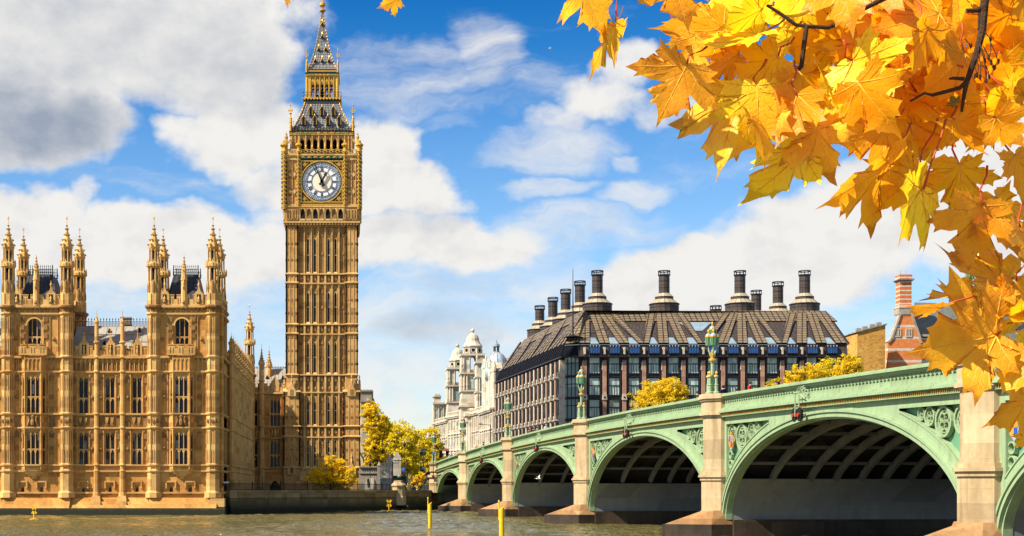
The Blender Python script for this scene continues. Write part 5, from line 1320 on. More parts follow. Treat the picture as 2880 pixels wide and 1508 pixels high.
# ------------------------------------------------------------------ triple lantern lamp posts
LM = [M['green'], M['gold'], M['greendk']]
def lamp(label, loc, first=[None]):
    if first[0]:
        return dup(first[0], loc, label, 0, .72)
    r_ = thing('lamp_post', label, 'lamp post', loc, 'triple lantern lamp posts along the bridge'); first[0] = r_
    w = MB(loc)
    for i in range(4):
        t = pi/4+i*pi/2; x, y = .48*cos(t), .48*sin(t)
        w.lathe(x, y, [(.3, 0), (.3, .25), (.2, .35), (.2, .95), (.26, 1.0), (.16, 1.08), (.14, 1.75), (.24, 1.85), (.24, 1.95)], 8, 0); w.lathe(x, y, [(.25, 1.95), (.2, 2.03), (.1, 2.08), (.13, 2.16), (.05, 2.24), (.1, 2.33), (.02, 2.5)], 8, 1)
    w.lathe(0, 0, [(.55, 0), (.5, .3), (.26, .4), (.24, 1.6), (.2, 1.7), (.17, 3.3), (.26, 3.45), (.3, 3.6)], 8, 0)
    w.lathe(0, 0, [(.36, 3.6), (.38, 3.64), (.38, 3.8), (.34, 3.84)], 8, 1); w.lathe(0, 0, [(.12, 3.8), (.1, 6.1)], 8, 0)
    r_.rotation_euler[2] = 0
    part('column', w, LM, r_)
    w = MB(loc)
    for (dx, dy) in ((-.42, 0), (.42, 0), (0, -.42)):
        w.tube([(dx*.12, dy*.12, 3.85), (dx*.35, dy*.35, 4.35), (dx*.85, dy*.85, 4.6), (dx*1.0, dy*1.0, 5.0), (dx, dy, 5.2)], [.09, .13, .1, .06, .05], 6, 0)
        w.tube([(dx*.3, dy*.3, 3.85), (dx*.55, dy*.55, 4.3), (dx*.8, dy*.8, 4.75)], [.07, .12, .05], 6, 1)
    part('bracket', w, LM, r_)
    for (dx, dy, z) in ((-.42, 0, 5.2), (.42, 0, 5.2), (0, -.42, 5.2), (0, 0, 6.0)):
        w = MB((loc[0]+dx, loc[1]+dy, loc[2]+z)); w.lathe(0, 0, [(.08, 0), (.26, .08)], 8, 0)
        for i in range(8): t = 2*pi*i/8+pi/8; w.tube([(.255*cos(t), .255*sin(t), .06), (.335*cos(t), .335*sin(t), .95)], .018, 4, 0)
        w.lathe(0, 0, [(.32, .92), (.37, .98), (.36, 1.05), (.32, 1.1)], 8, 1); w.lathe(0, 0, [(.06, 1.38), (.12, 1.46), (.06, 1.52), (.1, 1.6), (.02, 1.85)], 8, 1)
        lo = part('lantern', w, LM, r_)
        g_ = MB((loc[0]+dx, loc[1]+dy, loc[2]+z)); g_.lathe(0, 0, [(.25, .08), (.325, .93)], 8)
        for i in range(len(g_.f)): g_.m[i] = 1 if i % 8 in (2, 3, 4) else 0
        part('lantern_glass', g_, [M['lampglass'], M['lampclear']], lo)
        g_ = MB((loc[0]+dx, loc[1]+dy, loc[2]+z)); g_.lathe(0, 0, [(.35, 1.1), (.24, 1.28), (.06, 1.4)], 8); part('lantern_crown', g_, M['lamptop'], lo)
    return r_
lt = ['triple lantern lamp post on the tall pier capped beside the red jacketed walker', 'triple lantern lamp post on the pier in front of the dark office corner', 'triple lantern lamp post on the pier before the white building with the bay window',
      'triple lantern lamp post on the pier in front of the white towers', 'triple lantern lamp post on the last pier beside the blue street sign', 'triple lantern lamp post standing on the sloping wall before the yellow park trees', 'triple lantern lamp post mostly hidden behind the big maple leaves']
def on(s, y=-.5): return BW(s, y, ztop(s)+.04)
l0 = lamp(lt[0], on(PS[4])); l0.scale = (.72,)*3
for lab, s in ((lt[1], PS[3]), (lt[2], PS[2]), (lt[3], PS[1]), (lt[4], PS[0]), (lt[6], PS[5])): dup(l0, on(s), lab, 0, .72)
dup(l0, BW(-13.2, -.5, tp(-13.2)+.12), lt[5], 0, .72)
# ------------------------------------------------------------------ navigation signals hung over the arches
def signal(label, loc, first=[None]):
    if first[0]: return dup(first[0], loc, label)
    r_ = thing('navigation_signal', label, 'signal light', loc, 'paired red navigation signals over the arches'); first[0] = r_
    w = MB(loc, BA); w.tube([(-.3, -.45, 0), (-.3, -.45, 1.55)], .045, 5); w.tube([(.3, -.45, 0), (.3, -.45, 1.55)], .045, 5); w.tube([(-.5, -.45, 1.55), (.5, -.45, 1.55)], .06, 5); w.tube([(-.3, -.45, 1.5), (.35, -.1, 2.0)], .045, 5); w.tube([(.3, -.45, 1.5), (.9, -.3, 1.1)], .045, 5); w.tube([(.3, -.45, 1.55), (.3, .0, 1.9)], .05, 5); w.tube([(-.3, -.45, .7), (.3, -.45, .7)], .03, 5)
    for q in range(3): w.tube([(-.3+.3*q, -.45, 1.55), (0+.3*q, -.3, 1.95)], .04, 4); w.tube([(.6, -.4, 1.9-.3*q), (1.0, -.1, 1.6-.2*q)], .03, 4)
    part('bracket', w, M['green'], r_)
    for q in (-1, 1):                                              # the boards face down the river, towards the viewer's side
        O_ = (loc[0]+cos(BA)*q*.42-.45, loc[1]+sin(BA)*q*.42, loc[2]+.12)
        w = MB(O_, -1.3); n = 20
        w.prism([(.26*cos(2*pi*i/n), .46*sin(2*pi*i/n)) for i in range(n)], -.04, .04, 0); w.box(-.13, .13, 0, .2, -.3, .3, 0)
        b_ = part('backing_board', w, M['black'], r_)
        w = MB(O_, -1.3); w.prism([(.11*cos(2*pi*i/14), -.04+.13*sin(2*pi*i/14)) for i in range(14)], -.16, -.03, 0); part('signal_lens', w, M['red'], b_)
    return r_
for k, lab in ((4, 'paired red signal discs over the widest nearest arch'), (3, 'paired red signal discs over the arch behind the tall middle pier'), (2, 'paired red signal discs over the third arch, near the dark office corner'), (1, 'smallest paired red signal discs over the far arch below the white houses')):
    s = (PS[k]+PS[k+1])/2-2.0; s = {4: 160.2, 3: 121.0, 2: 83.5, 1: 47.5}[k]; signal(lab, BW(s, -.35, ztop(s)-2.35))
# ------------------------------------------------------------------ marks in the river
def beacon(label, loc, s=1):
    r_ = thing('river_beacon', label, 'beacon', loc, 'yellow crossed river beacons')
    w = MB(loc); w.tube([(0, 0, -.3), (0, 0, 1.0*s)], .09*s, 6)
    for q in (-1, 1): w.hull([(-q*.36*s, -.05, .78*s), (-q*.16*s, -.05, .66*s), (-q*.16*s, .05, .66*s), (-q*.36*s, .05, .78*s)], [(q*.16*s, -.05, 1.58*s), (q*.36*s, -.05, 1.46*s), (q*.36*s, .05, 1.46*s), (q*.16*s, .05, 1.58*s)])
    part('cross_topmark', w, M['yellow'], r_)
    w = MB(loc); w.lathe(0, 0, [(.6*s, -.15), (.62*s, .05), (.45*s, .1), (.12*s, .25)], 12); part('float', w, M['golddull'], r_)
    return r_
yb1 = HC*FPX/(1462-HY); beacon('yellow crossed beacon floating in front of the palace plinth', (PX(96, yb1), yb1, 0), 1.0)
beacon('yellow crossed beacon standing by the river wall steps', (PX(1094, 219), 219, 0), 1.25)
def post(label, px, Y, ztop_, wd):
    x = PX(px, Y); r_ = thing('mooring_post', label, 'post', (x, Y, 0), 'yellow river posts')
    w = MB((x, Y, 0)); w.lathe(0, 0, [(wd, -3), (wd, ztop_-.35)], 12); w.hull([(wd*cos(2*pi*i/12+pi/12), wd*sin(2*pi*i/12+pi/12), ztop_-.35) for i in range(12)], [(wd*cos(2*pi*i/12+pi/12), wd*sin(2*pi*i/12+pi/12), ztop_-.1+.12*cos(2*pi*i/12)) for i in range(12)]); part('pile', w, M['yellow'], r_)
    w = MB((x, Y, 0)); w.tube([(-wd*1.05, 0, ztop_-1.0), (-wd*1.05, 0, ztop_+.42)], .05, 6); w.box(-wd*1.2, -wd*.8, -.05, .05, ztop_-.6, ztop_-.4); w.lathe(-wd*1.05, 0, [(.03, ztop_+.3), (.08, ztop_+.38), (.02, ztop_+.5)], 6); part('side_rod', w, M['yellow'], r_)
post('slim yellow pile with side rod in the river left of the nearest posts', 1209, 128, 2.45, .165)
post('thicker yellow pile cut by the bottom of the picture', 1411, 107, 2.35, .2)
# ------------------------------------------------------------------ dark office block with tall roof chimneys
def roofgrid(name, c1, c2, line, bw, bh, ms=.035):
    t = NT(name); uv = t.new('ShaderNodeUVMap'); b = t.new('ShaderNodeTexBrick'); t.l.new(uv.outputs[0], b.inputs['Vector'])
    b.offset = 0; b.inputs['Scale'].default_value = 1; b.inputs['Brick Width'].default_value = bw; b.inputs['Row Height'].default_value = bh; b.inputs['Mortar Size'].default_value = ms; b.inputs['Mortar Smooth'].default_value = .2
    b.inputs['Color1'].default_value = (*c1, 1); b.inputs['Color2'].default_value = (*c2, 1); b.inputs['Mortar'].default_value = (*line, 1)
    n = t.noise(t.mapv(t.pos(), (1, 1, .4)), .8, 5)
    t.base(t.mix(t.math('MULTIPLY', t.ramp(n, [(.4, 0), (.75, 1)]), .5), b.outputs[0], tuple(q*.5 for q in c1))); t.rough(.5); t.bsdf.inputs['Metallic'].default_value = .15
    t.bump(b.outputs['Fac'], -.4, .05)
    return t.mat
M['bronze'] = roofgrid('tan bronze roof sheets', (.25, .185, .105), (.185, .135, .08), (.016, .013, .012), 1.15, 1.1, .13)
M['bronzedk'] = roofgrid('dark bronze cladding', (.085, .062, .05), (.06, .046, .038), (.02, .018, .018), .8, .7, .05)
M['bronzelt'] = roofgrid('pale bronze cone sheets', (.45, .38, .26), (.36, .29, .19), (.04, .035, .03), 1.0, 3, .05)
M['steel'] = plain('dark bronze frames', (.022, .020, .026), .45, .2, .3, 1, .1, obj=False)
M['pink'] = stone('pinkish sandstone pillar', (.40, .22, .145), (.34, .18, .115), (.45, .27, .19), 1.2, .5, .35, .8, .3)
M['cream_st'] = plain('white stone block', (.56, .48, .37), .7, 0, .2, obj=False)
M['offglass'] = glassmat('office glass', (.22, .31, .28), (.50, .62, .54), .6, (.55, 2.4), .05, .6)
M['skyglass'] = plain('blue roof glass', (.012, .07, .22), .06, 0, .3, 2, 0, 1.0, obj=False)
M['paleglass'] = plain('pale roof glass', (.24, .32, .37), .08, 0, .2, 1, 0, .5, obj=False)
YO = 280.0; SO = YO/FPX
XO = lambda p: PX(p, YO)
ZO = lambda q: PZ(q, YO)
off = thing('office_building', 'dark bronze office block with tent roof and a row of tall round chimneys', 'office building', (XO(2000), YO+20, 5))
OM = [M['steel'], M['pink'], M['cream_st'], M['dark'], M['bronzedk']]
BND = [XO(1644+55.5*i) for i in range(14)]
x0, x1 = XO(1629), XO(2381); DEP = 76.0; pbay = 55.5*SO
ze, za_ = ZO(1004), ZO(969)
LV = [(ZO(1050), ZO(1007)), (ZO(1111), ZO(1064)), (ZO(1172), ZO(1125)), (ZO(1233), ZO(1186)), (ZO(1294), ZO(1247))]
def off_window(w_, h_):
    f, g = MB(), MB()
    f.box(-w_/2-.1, w_/2+.1, -.25, .15, -.16, 0); f.box(-w_/2-.1, -w_/2, -.2, .15, 0, h_); f.box(w_/2, w_/2+.1, -.2, .15, 0, h_); f.box(-w_/2-.1, w_/2+.1, -.2, .15, h_, h_+.12); f.box(-w_/2, w_/2, -.1, .1, h_*.56-.09, h_*.56+.09)
    for k in range(1, 4): f.box(-w_/2+w_*k/4-.035, -w_/2+w_*k/4+.035, -.06, .1, 0, h_*.56)
    g.box(-w_/2, w_/2, .02, .08, 0, h_)
    return f.mesh('window', M['steel']), g.mesh('pane', M['offglass'])
hw_ = LV[1][1]-LV[1][0]; OW = off_window(28*SO, hw_)
a_side = math.atan2(CS, -SNB)-0                                   # the side wall follows the bridge street
# local frames: front and side
def facade_off(w, n, pitch, u_first, lv, frameset, sidewall):
    for k in range(n+1):
        u = u_first+(k-.5)*pitch
        if sidewall:
            w.box(u-.36, u+.36, -1.0, .2, 5, ze-.5, 2 if k % 2 else 1)
            for v0, v1 in lv: w.box(u-.5, u+.5, -1.25, .1, v0-.6, v0+.3, 2); w.box(u-.14, u+.14, -1.3, -1.2, v0-.3, v0+.02, 3)
        else:
            w.box(u-.38, u+.38, -.45, .2, 5, ze-.6, 1)
            for v0, v1 in lv[1:]: w.prism([(u-.5, v0-1.0), (u+.5, v0-1.0), (u+.38, v0+.15), (u-.38, v0+.15)], -.6, .1, 2); w.ring(u, v0-.5, 0.01, .2, -.66, -.55, 10, 3)
            w.lathe(u, -.2, [(.2, ze-.9), (.55, ze-.5), (.55, ze-.2)], 8, 0); 
            for v0, v1 in lv[:1]: w.box(u-.5, u-.36, -.48, .1, v0+.6, v0+2.2, 2)
wf = MB((x0, YO, 0)); wf.box(0, x1-x0, .15, .6, 5, ze, 0)
facade_off(wf, 13, pbay, BND[0]+pbay/2-x0, LV, None, False)
for v0, v1 in LV: wf.box(0, x1-x0, -.1, .2, v0-.75, v0-.2, 0)
for k in range(13):
    c = BND[k]+pbay/2-x0
    for s_ in (-1, 1): wf.box(c+s_*1.25-.12, c+s_*1.25+.12, -.3, .2, 5, ze, 0)
# eaves shelf
wf.box(-3.5, x1-x0+2.5, -1.1, .2, ze-.15, ze+.1, 0)
part('front_wall', wf, OM, off)
for v0, v1 in LV[:4]:
    for k in range(13): window(off, OW, (BND[k]+pbay/2, YO, v0), 0, 'window')
sa = math.atan2(CS, -SNB)
# side wall: near corner at chamfer, running back along the street
cx0, cy0 = XO(1591), YO+2.0
ps = 3.9; ns = 17
sux, suy = -SNB, CS                                               # unit vector going back along the street
ends = (cx0+sux*(-1)*(-ns*ps), cy0+suy*ns*ps)
sang = math.atan2(-suy, -sux)                                     # facing left: u runs towards us
SO_ = (cx0+sux*ns*ps, cy0+suy*ns*ps, 0)
wsd = MB(SO_, sang); SL_ = ns*ps
wsd.box(0, SL_, .15, .6, 5, ze, 0); facade_off(wsd, ns, ps, ps/2, LV, None, True)
for v0, v1 in LV: wsd.box(0, SL_, -.2, .2, v0-.6, v0-.25, 0)
wsd.box(-.5, SL_+2.5, -1.2, .2, ze-.15, ze+.1, 0)
for k in range(ns*2): u = (k+.5)*ps/2; wsd.hull([(u-.12, -1.1, ze+.1), (u+.12, -1.1, ze+.1), (u+.12, .2, ze+.1), (u-.12, .2, ze+.1)], [(u-.12, .1, za_+.6), (u+.12, .1, za_+.6), (u+.12, .4, za_+.6), (u-.12, .4, za_+.6)], 0)
part('side_wall', wsd, OM, off)
SWm = MB(); SWm.box(-1.15, 1.15, -.9, .15, -.25, 0, 0); SWm.box(-1.15, 1.15, -.9, .15, hw_, hw_+.15, 0)
for q in (-1.1, -.4, .4, 1.1): SWm.box(q-.07, q+.07, -.9, -.75, 0, hw_, 0)
SWm.box(-1.1, 1.1, -.86, -.8, hw_*.5-.06, hw_*.5+.06, 0)
SGm = MB(); SGm.box(-1.08, 1.08, -.78, -.1, .02, hw_-.02, 0)
SWm, SGm = SWm.mesh('oriel_window', M['steel']), SGm.mesh('pane', glassmat('dark side glass', (.035, .042, .042), (.22, .27, .24), .4, (1.3, 2.4), .06, .4))
for v0, v1 in LV[:5]:
    for k in range(ns):
        u = (k+.5)*ps; window(off, (SWm, SGm), (SO_[0]-sux*u, SO_[1]-suy*u, v0), sang, 'oriel_window')
# glazed corner
wc_ = MB((cx0, cy0, 0), math.atan2(-(2.0), x0-cx0)); Lc = hypot(x0-cx0, 2.0)
wc_.box(0, Lc, .1, .4, 5, ze, 0)
for v0, v1 in LV:
    wc_.box(0, Lc, -.25, .1, v0-.8, v0-.3, 0)
    for k in range(5): wc_.box(Lc*k/4-.05, Lc*k/4+.05, -.2, .1, v0-.3, v1+.3, 0)
    wc_.box(0, Lc, -.15, .1, (v0+v1)/2+.5, (v0+v1)/2+.65, 0)
part('corner_wall', wc_, OM, off)
g = MB(wc_.O); g.s, g.c = wc_.s, wc_.c
for v0, v1 in LV: g.box(.05, Lc-.05, -.05, .02, v0-.3, v1+.3, 0)
part('corner_glazing', g, M['offglass'], off)
g = MB(wc_.O); g.s, g.c = wc_.s, wc_.c; g.hull([(0, -.25, ze+.3), (Lc, -.25, ze+.3), (Lc, .5, ze+.3), (0, .5, ze+.3)], [(0, .35, za_), (Lc, .35, za_), (Lc, .6, za_), (0, .6, za_)])
part('attic_corner', g, M['glass'], off)
# attic storey, leaning in, with blue windows
at = MB((x0, YO, 0)); La = x1-x0
at.hull([(-.2, -.3, ze+.1), (La+.2, -.3, ze+.1), (La+.2, 3, ze+.1), (-.2, 3, ze+.1)], [(-.2, .5, za_), (La+.2, .5, za_), (La+.2, 3, za_), (-.2, 3, za_)], 4)
for i in range(len(at.f)): at.uv[i] = [(0, 0), (La, 0), (La, 2.6), (0, 2.6)]
for k in range(13):
    c = BND[k]+pbay/2-x0
    at.hull([(c-1.15, -.75, ze+.55), (c+1.15, -.75, ze+.55), (c+1.15, .3, ze+.55), (c-1.15, .3, ze+.55)], [(c-1.15, -.35, za_-.1), (c+1.15, -.35, za_-.1), (c+1.15, .4, za_-.1), (c-1.15, .4, za_-.1)], 0)
    at.box(BND[k]-x0-.18, BND[k]-x0+.18, -.5, .3, ze+.5, ze+1.9, 2)
    for q in (-.9, -.3, .3, .9): at.box(c+q-.04, c+q+.04, -.8, -.55, za_-.45, za_-.2, 2)
part('attic', at, OM, off)
AWf, AWg = MB(), MB(); AWg.box(-.98, .98, -.03, .03, 0, 1.45)
for q in (-1, -.5, 0, .5, 1): AWf.box(q-.04, q+.04, -.06, .03, 0, 1.5)
for q in (0, 1.48): AWf.box(-1, 1, -.06, .03, q-.04, q+.04)
AWf, AWg = AWf.mesh('attic_window', M['steel']), AWg.mesh('pane', M['skyglass'])
for k in range(13):
    o = inst('attic_window', AWf, off, (BND[k]+pbay/2, YO-.74, ze+.65)); o.rotation_euler[0] = -.13; sub('pane', AWg, o)
# roof: dark recessed slopes, tan ribs fanning out from each chimney
zr, zm = ZO(877), ZO(906); RY = 13.0                              # ridge height, setback
xr0, xr1 = XO(1655)+1.2, XO(2320)
YRG = YO+RY
def fr_pt(x, f):
    'point on the front slope: f = 0 eaves .. 1 ridge'
    return (x, YO+.2+(RY-.2)*f, za_+(ZO(877)*1.0-za_)*f)
zrr = PZ(877, YRG); zmm = PZ(906, YO+9.0)
def slope(x, z, lift=0):
    f = (z-za_)/(zrr-za_); return (x, YO+.2+(RY-.2)*f-lift*.6, z+lift*.8)
XR_ = lambda p: PX(p, YRG)
rf = MB(); 
def rq(pts, m, uvs=None, thick=0):
    rf.face(pts, m, uvs or [(0, 0), (1, 0), (1, 1), (0, 1)])
zmid = za_+(zrr-za_)*.68
rq([slope(x0-.3, za_), slope(x1+.6, za_), slope(XR_(2322), zrr), slope(XR_(1652), zrr)], 1, [(0, 0), (55, 0), (55, 12), (0, 12)])
# right hip and back
rq([(x1+.6, YO+.2, za_), (x1+.6, YO+44, za_), (XR_(2322), YRG+22, zrr), (XR_(2322), YRG, zrr)], 1, [(0, 0), (44, 0), (30, 14), (0, 14)])
# side slope along the street
def side_pt(u, f, lift=0):
    'u back from the near corner, f up the slope'
    bx, by = cx0+sux*u, cy0+suy*u; return (bx+(suy)*(.2+6.3*f)-lift*.6, by-(sux)*(.2+6.3*f), za_+(zrr-za_)*f+lift*.8)
rq([side_pt(SL_, 0), side_pt(0, 0), side_pt(8, 1), side_pt(SL_, 1)], 1, [(0, 0), (SL_, 0), (SL_, 14), (0, 14)])
rq([side_pt(0, 0), (x0-.3, YO+.2, za_), slope(XR_(1652), zrr), side_pt(8, 1)], 1)
rq([side_pt(SL_, 1), side_pt(8, 1), (XR_(2322), YRG, zrr), (XR_(2322), YRG+40, zrr)], 1)
part('roof', rf, [M['bronze'], M['bronzedk']], off)
rb = MB()
def strip(p0, p1, q0, q1, th=.35, m=0):
    'thick tan strip from foot edge (p0,p1) to head edge (q0,q1)'
    p0, p1, q0, q1 = map(Vector, (p0, p1, q0, q1)); n = (p1-p0).cross(q0-p0).normalized()
    if n.y > 0 and abs(n.x) < .7: n = -n
    if n.z < 0: n = -n
    up = n*th; L = (q0-p0).length; w_ = (p1-p0).length; wq = (q1-q0).length
    rb.face([p0+up, p1+up, q1+up, q0+up], m, [(0, 0), (w_, 0), (w_*.5+wq*.5, L), (w_*.5-wq*.5, L)])
    for a, b in ((p0, p1), (p1, q1), (q1, q0), (q0, p0)): rb.face([a, b, b+up, a+up], 1, [(0, 0)]*4)
CH = [(1680, [0, 1, 2, 3]), (1868, [3, 4, 5, 6]), (2081, [6.0, 7, 8, 9, 10]), (2263, [10, 11, 12, 13])]
bx = lambda i: BND[0]+pbay*i
for c, idx in CH:
    xc = XR_(c); n = len(idx)
    for j, i in enumerate(idx):
        half = .42*pbay*(.5 if False else .62)
        lo, hi = bx(i)-half, bx(i)+half
        if j == 0: lo = bx(i) if i > 0 else lo
        if j == n-1: hi = bx(i) if i < 13 else hi
        tw = 7.6/n; t0 = xc-3.8+tw*j
        strip(slope(lo, za_+.05), slope(hi, za_+.05), slope(t0, zrr-.6), slope(t0+tw, zrr-.6))
strip(slope(XR_(1652)-1, zmid), slope(XR_(2322)+1, zmid), slope(XR_(1652), zrr), slope(XR_(2322), zrr), .22)
for k in range(int(SL_/ps)):
    for j in range(1):
        u = (k+.5)*ps; cc = round((u-9)/15.5)*15.5+9; ut = u+(cc-u)*.75
        strip(side_pt(u+1.1, .02), side_pt(u-1.1, .02), side_pt(ut+.7, .95), side_pt(ut-.7, .95))
strip(side_pt(SL_, .72), side_pt(5, .72), side_pt(SL_, 1), side_pt(8, 1), .2)
strip(side_pt(.3, .02), (x0-.1, YO+.4, za_+.3), side_pt(7.6, .95), slope(XR_(1655), zrr-.5), .25)
strip((x1+.5, YO+.4, za_+.2), (x1+.6, YO+3, za_+.2), (XR_(2322)+.1, YRG-.3, zrr-.3), (XR_(2322)+.1, YRG+1.5, zrr-.3), .3)
part('roof_ribs', rb, [M['bronze'], M['steel']], off)
gls = []; gl = MB()                                               # pale glazing at the foot of each dark gap, and the big skylight
for k in range(13):
    c = bx(k+.5); gl = MB(); gl.face([slope(c-.95, za_+.1, .12), slope(c+.95, za_+.1, .12), slope(c+.6, za_+1.55, .12), slope(c-.6, za_+1.55, .12)]); part('roof_light', gl, M['paleglass'], off)
c = bx(6.0); gl = MB(); gl.face([slope(c-.2, za_+3.2, .14), slope(c+1.2, za_+3.2, .14), slope(c+3.9, zmid-.2, .14), slope(c-3.2, zmid-.2, .14)]); part('skylight', gl, M['paleglass'], off)
gl = MB(); gl.face([(x1+.7, YO+.6, za_+.1), (x1+.7, YO+2.6, za_+.1), (x1-.4, YO+3, za_+1.8), (x1-.4, YO+1.6, za_+1.8)])
part('roof_glazing', gl, M['paleglass'], off)
# chimneys
def chimney(loc, s, h, label=None, short=False):
    o_ = MB(loc); 
    def ln(pr, m, n=16):
        i0 = len(o_.f); o_.lathe(0, 0, [(r_*s, z*s) for r_, z in pr], n, m)
        for q in range(i0, len(o_.f)):
            k = q-i0-1; j = k//n; i = k % n
            if k >= 0 and j < len(pr)-1: o_.uv[q] = [(i, j*1.0), (i+1, j*1.0), (i+1, j+1.0), (i, j+1.0)]
            else: o_.uv[q] = [(0, 0)]*len(o_.f[q])
    if not short:
        ln([(3.05, -1), (3.05, 1.3)], 1); ln([(3.2, 1.25), (3.2, 1.45)], 2); ln([(3.05, 1.45), (1.98, 2.35)], 0); ln([(1.9, 2.3), (1.9, 2.9)], 1); ln([(1.98, 2.9), (1.2, 3.65)], 0)
    z0 = 3.6*s if not short else -1; zt_ = h
    n = max(2, int((zt_-z0)/1.25)); ln([(1.13, (z0+(zt_-1.0-z0)*j/n)/s) for j in range(n+1)], 1, 12)
    for j in range(1, n): ln([(1.17, (z0+(zt_-1.0-z0)*j/n)/s-.03), (1.17, (z0+(zt_-1.0-z0)*j/n)/s+.03)], 2, 12)
    o_.lathe(0, 0, [(1.3*s, zt_-1.02), (1.3*s, zt_-.84)], 14, 2); [o_.hull([(1.3*s*cos(2*pi*i/14), 1.3*s*sin(2*pi*i/14), zt_-.2), (1.3*s*cos(2*pi*(i+1)/14), 1.3*s*sin(2*pi*(i+1)/14), zt_-.2), (1.1*s*cos(2*pi*(i+1)/14), 1.1*s*sin(2*pi*(i+1)/14), zt_-.2), (1.1*s*cos(2*pi*i/14), 1.1*s*sin(2*pi*i/14), zt_-.2)], [(1.3*s*cos(2*pi*i/14), 1.3*s*sin(2*pi*i/14), zt_), (1.3*s*cos(2*pi*(i+1)/14), 1.3*s*sin(2*pi*(i+1)/14), zt_), (1.1*s*cos(2*pi*(i+1)/14), 1.1*s*sin(2*pi*(i+1)/14), zt_), (1.1*s*cos(2*pi*i/14), 1.1*s*sin(2*pi*i/14), zt_)], 2, False) for i in range(14)]
    for i in range(10): t = 2*pi*i/10; o_.lathe(1.22*s*cos(t), 1.22*s*sin(t), [(.08, zt_-.9), (.08, zt_-.1)], 4, 2)
    return part('roof_chimney', o_, [M['bronzelt'], M['bronzedk'], M['steel']], off)
YC = YRG+3.5
for p in (1680, 1868, 2081, 2263): chimney((PX(p, YC), YC, PZ(876, YC)+.1), 1.0, PZ(762, YC)-PZ(876, YC)-.1)
zt_c = PZ(762, YC)
for p, tpx in ((1631, 791), (1591, 814), (1555, 837), (1518, 860)):
    Yc = min(345, (zt_c-HC)*FPX/(HY-tpx)); chimney((PX(p, Yc), Yc, PZ(876, YC)+.1), 1.0, PZ(tpx, Yc)-PZ(876, YC)-.1)
for p, tpx in ((2188, 793), (2127, 817)):
    Yc = (zt_c-HC)*FPX/(HY-tpx); chimney((PX(p, Yc), Yc, PZ(876, YC)+.1), 1.0, zt_c-PZ(876, YC)-.1)
chimney((PX(2013, YC+14), YC+14, PZ(876, YC)), 1.0, PZ(860, YC+14)-PZ(876, YC), short=True)
m = MB((XO(1617), YO+2.5, 0)); m.tube([(0, 0, ZO(958)), (0, 0, ZO(750))], [.2, .05], 6); m.lathe(0, 0, [(2.0, ZO(945)), (.2, ZO(938))], 10); part('flag_mast', m, M['steel'], off)
b_ = MB(); b_.box(cx0+2, x1, YO+.6, YO+60, 5, ze); part('core', b_, M['steel'], off)
# ------------------------------------------------------------------ white stone towers and the houses beside them
WM = [M['white'], M['dark'], M['grime'], M['offglass']]
def baroque_tower(par, cx_, cy_, s, zbase, ztop_, rot, name='tower'):
    'square stage, columned stage, octagonal stage with round windows, dome and urn; heights as fractions of the whole'
    H = ztop_-zbase; w = MB((cx_, cy_, zbase), rot); f = lambda q: q*H
    b = s
    w.box(-b, b, -b, b, 0, f(.22), 0); w.box(-b*1.12, b*1.12, -b*1.12, b*1.12, f(.22), f(.235), 0); w.taper((-b*.98, b*.98, -b*.98, b*.98), f(.235), (-b*.9, b*.9, -b*.9, b*.9), f(.37), 0); w.box(-b, b, -b, b, f(.37), f(.385), 0)
    w.box(-b*.84, b*.84, -b*.84, b*.84, f(.385), f(.54), 0)
    for a in SIDES:
        w.frame((cx_, cy_, zbase), rot+a)
        for u in (-.72, -.5, .5, .72): w.lathe(u*b, -b*.92, [(b*.1, f(.385)), (b*.1, f(.4)), (b*.085, f(.41)), (b*.075, f(.53)), (b*.1, f(.54))], 8, 0)
        w.box(-b*.26, b*.26, -b*.88, -b*.8, f(.4), f(.52), 3)
        w.prism([(-b*.3, f(.395)), (b*.3, f(.395)), (b*.3, f(.40)), (-b*.3, f(.40))], -b*.75, -b*.6, 0)
        for u in (-.82, .82): w.lathe(u*b, -b*.82, [(b*.14, f(.555)), (b*.16, f(.59)), (b*.1, f(.61)), (b*.13, f(.63)), (b*.02, f(.655))], 8, 0)
        # open belfry stage
        for u in (-.53, .53): w.box(u*b-b*.31, u*b+b*.31, -b*.86, -b*.5, f(.555), f(.72), 0)
        w.arch(-b*.22, b*.22, f(.68), f(.725), -b*.8, -b*.55, 0, 4, False); w.box(-b*.22, b*.22, -b*.8, -b*.7, f(.56), f(.585), 0)
        for u in (-.32, .32, -.74, .74): w.lathe(u*b, -b*.9, [(b*.06, f(.56)), (b*.05, f(.71))], 6, 0)
    w.frame((cx_, cy_, zbase), rot); w.box(-b*1.04, b*1.04, -b*1.04, b*1.04, f(.54), f(.555), 0); w.box(-b, b, -b, b, f(.72), f(.74), 0)
    w.lathe(0, 0, [(b*.72, f(.74)), (b*.70, f(.81))], 8, 0); w.lathe(0, 0, [(b*.8, f(.81)), (b*.8, f(.82))], 8, 0)
    for i in range(8):
        t = 2*pi*i/8; w.frame((cx_, cy_, zbase), rot+t); w.ring(0, f(.776), .02, b*.15, -b*.685, -b*.6, 12, 1); w.ring(0, f(.776), b*.15, b*.2, -b*.73, -b*.6, 12, 0)
    w.frame((cx_, cy_, zbase), rot)
    for i in range(8): t = 2*pi*i/8+pi/8; w.lathe(b*.72*cos(t), b*.72*sin(t), [(b*.09, f(.74)), (b*.1, f(.77)), (b*.05, f(.8))], 6, 0)
    w.lathe(0, 0, [(b*.8, f(.82)), (b*.64, f(.845)), (b*.55, f(.865)), (b*.54, f(.87)), (b*.53, f(.875)), (b*.5, f(.90)), (b*.4, f(.925)), (b*.22, f(.942)), (b*.1, f(.95)), (b*.1, f(.96)), (b*.17, f(.97)), (b*.14, f(.985)), (b*.03, f(1.0))], 12, 0)
    return part(name, w, WM, par)
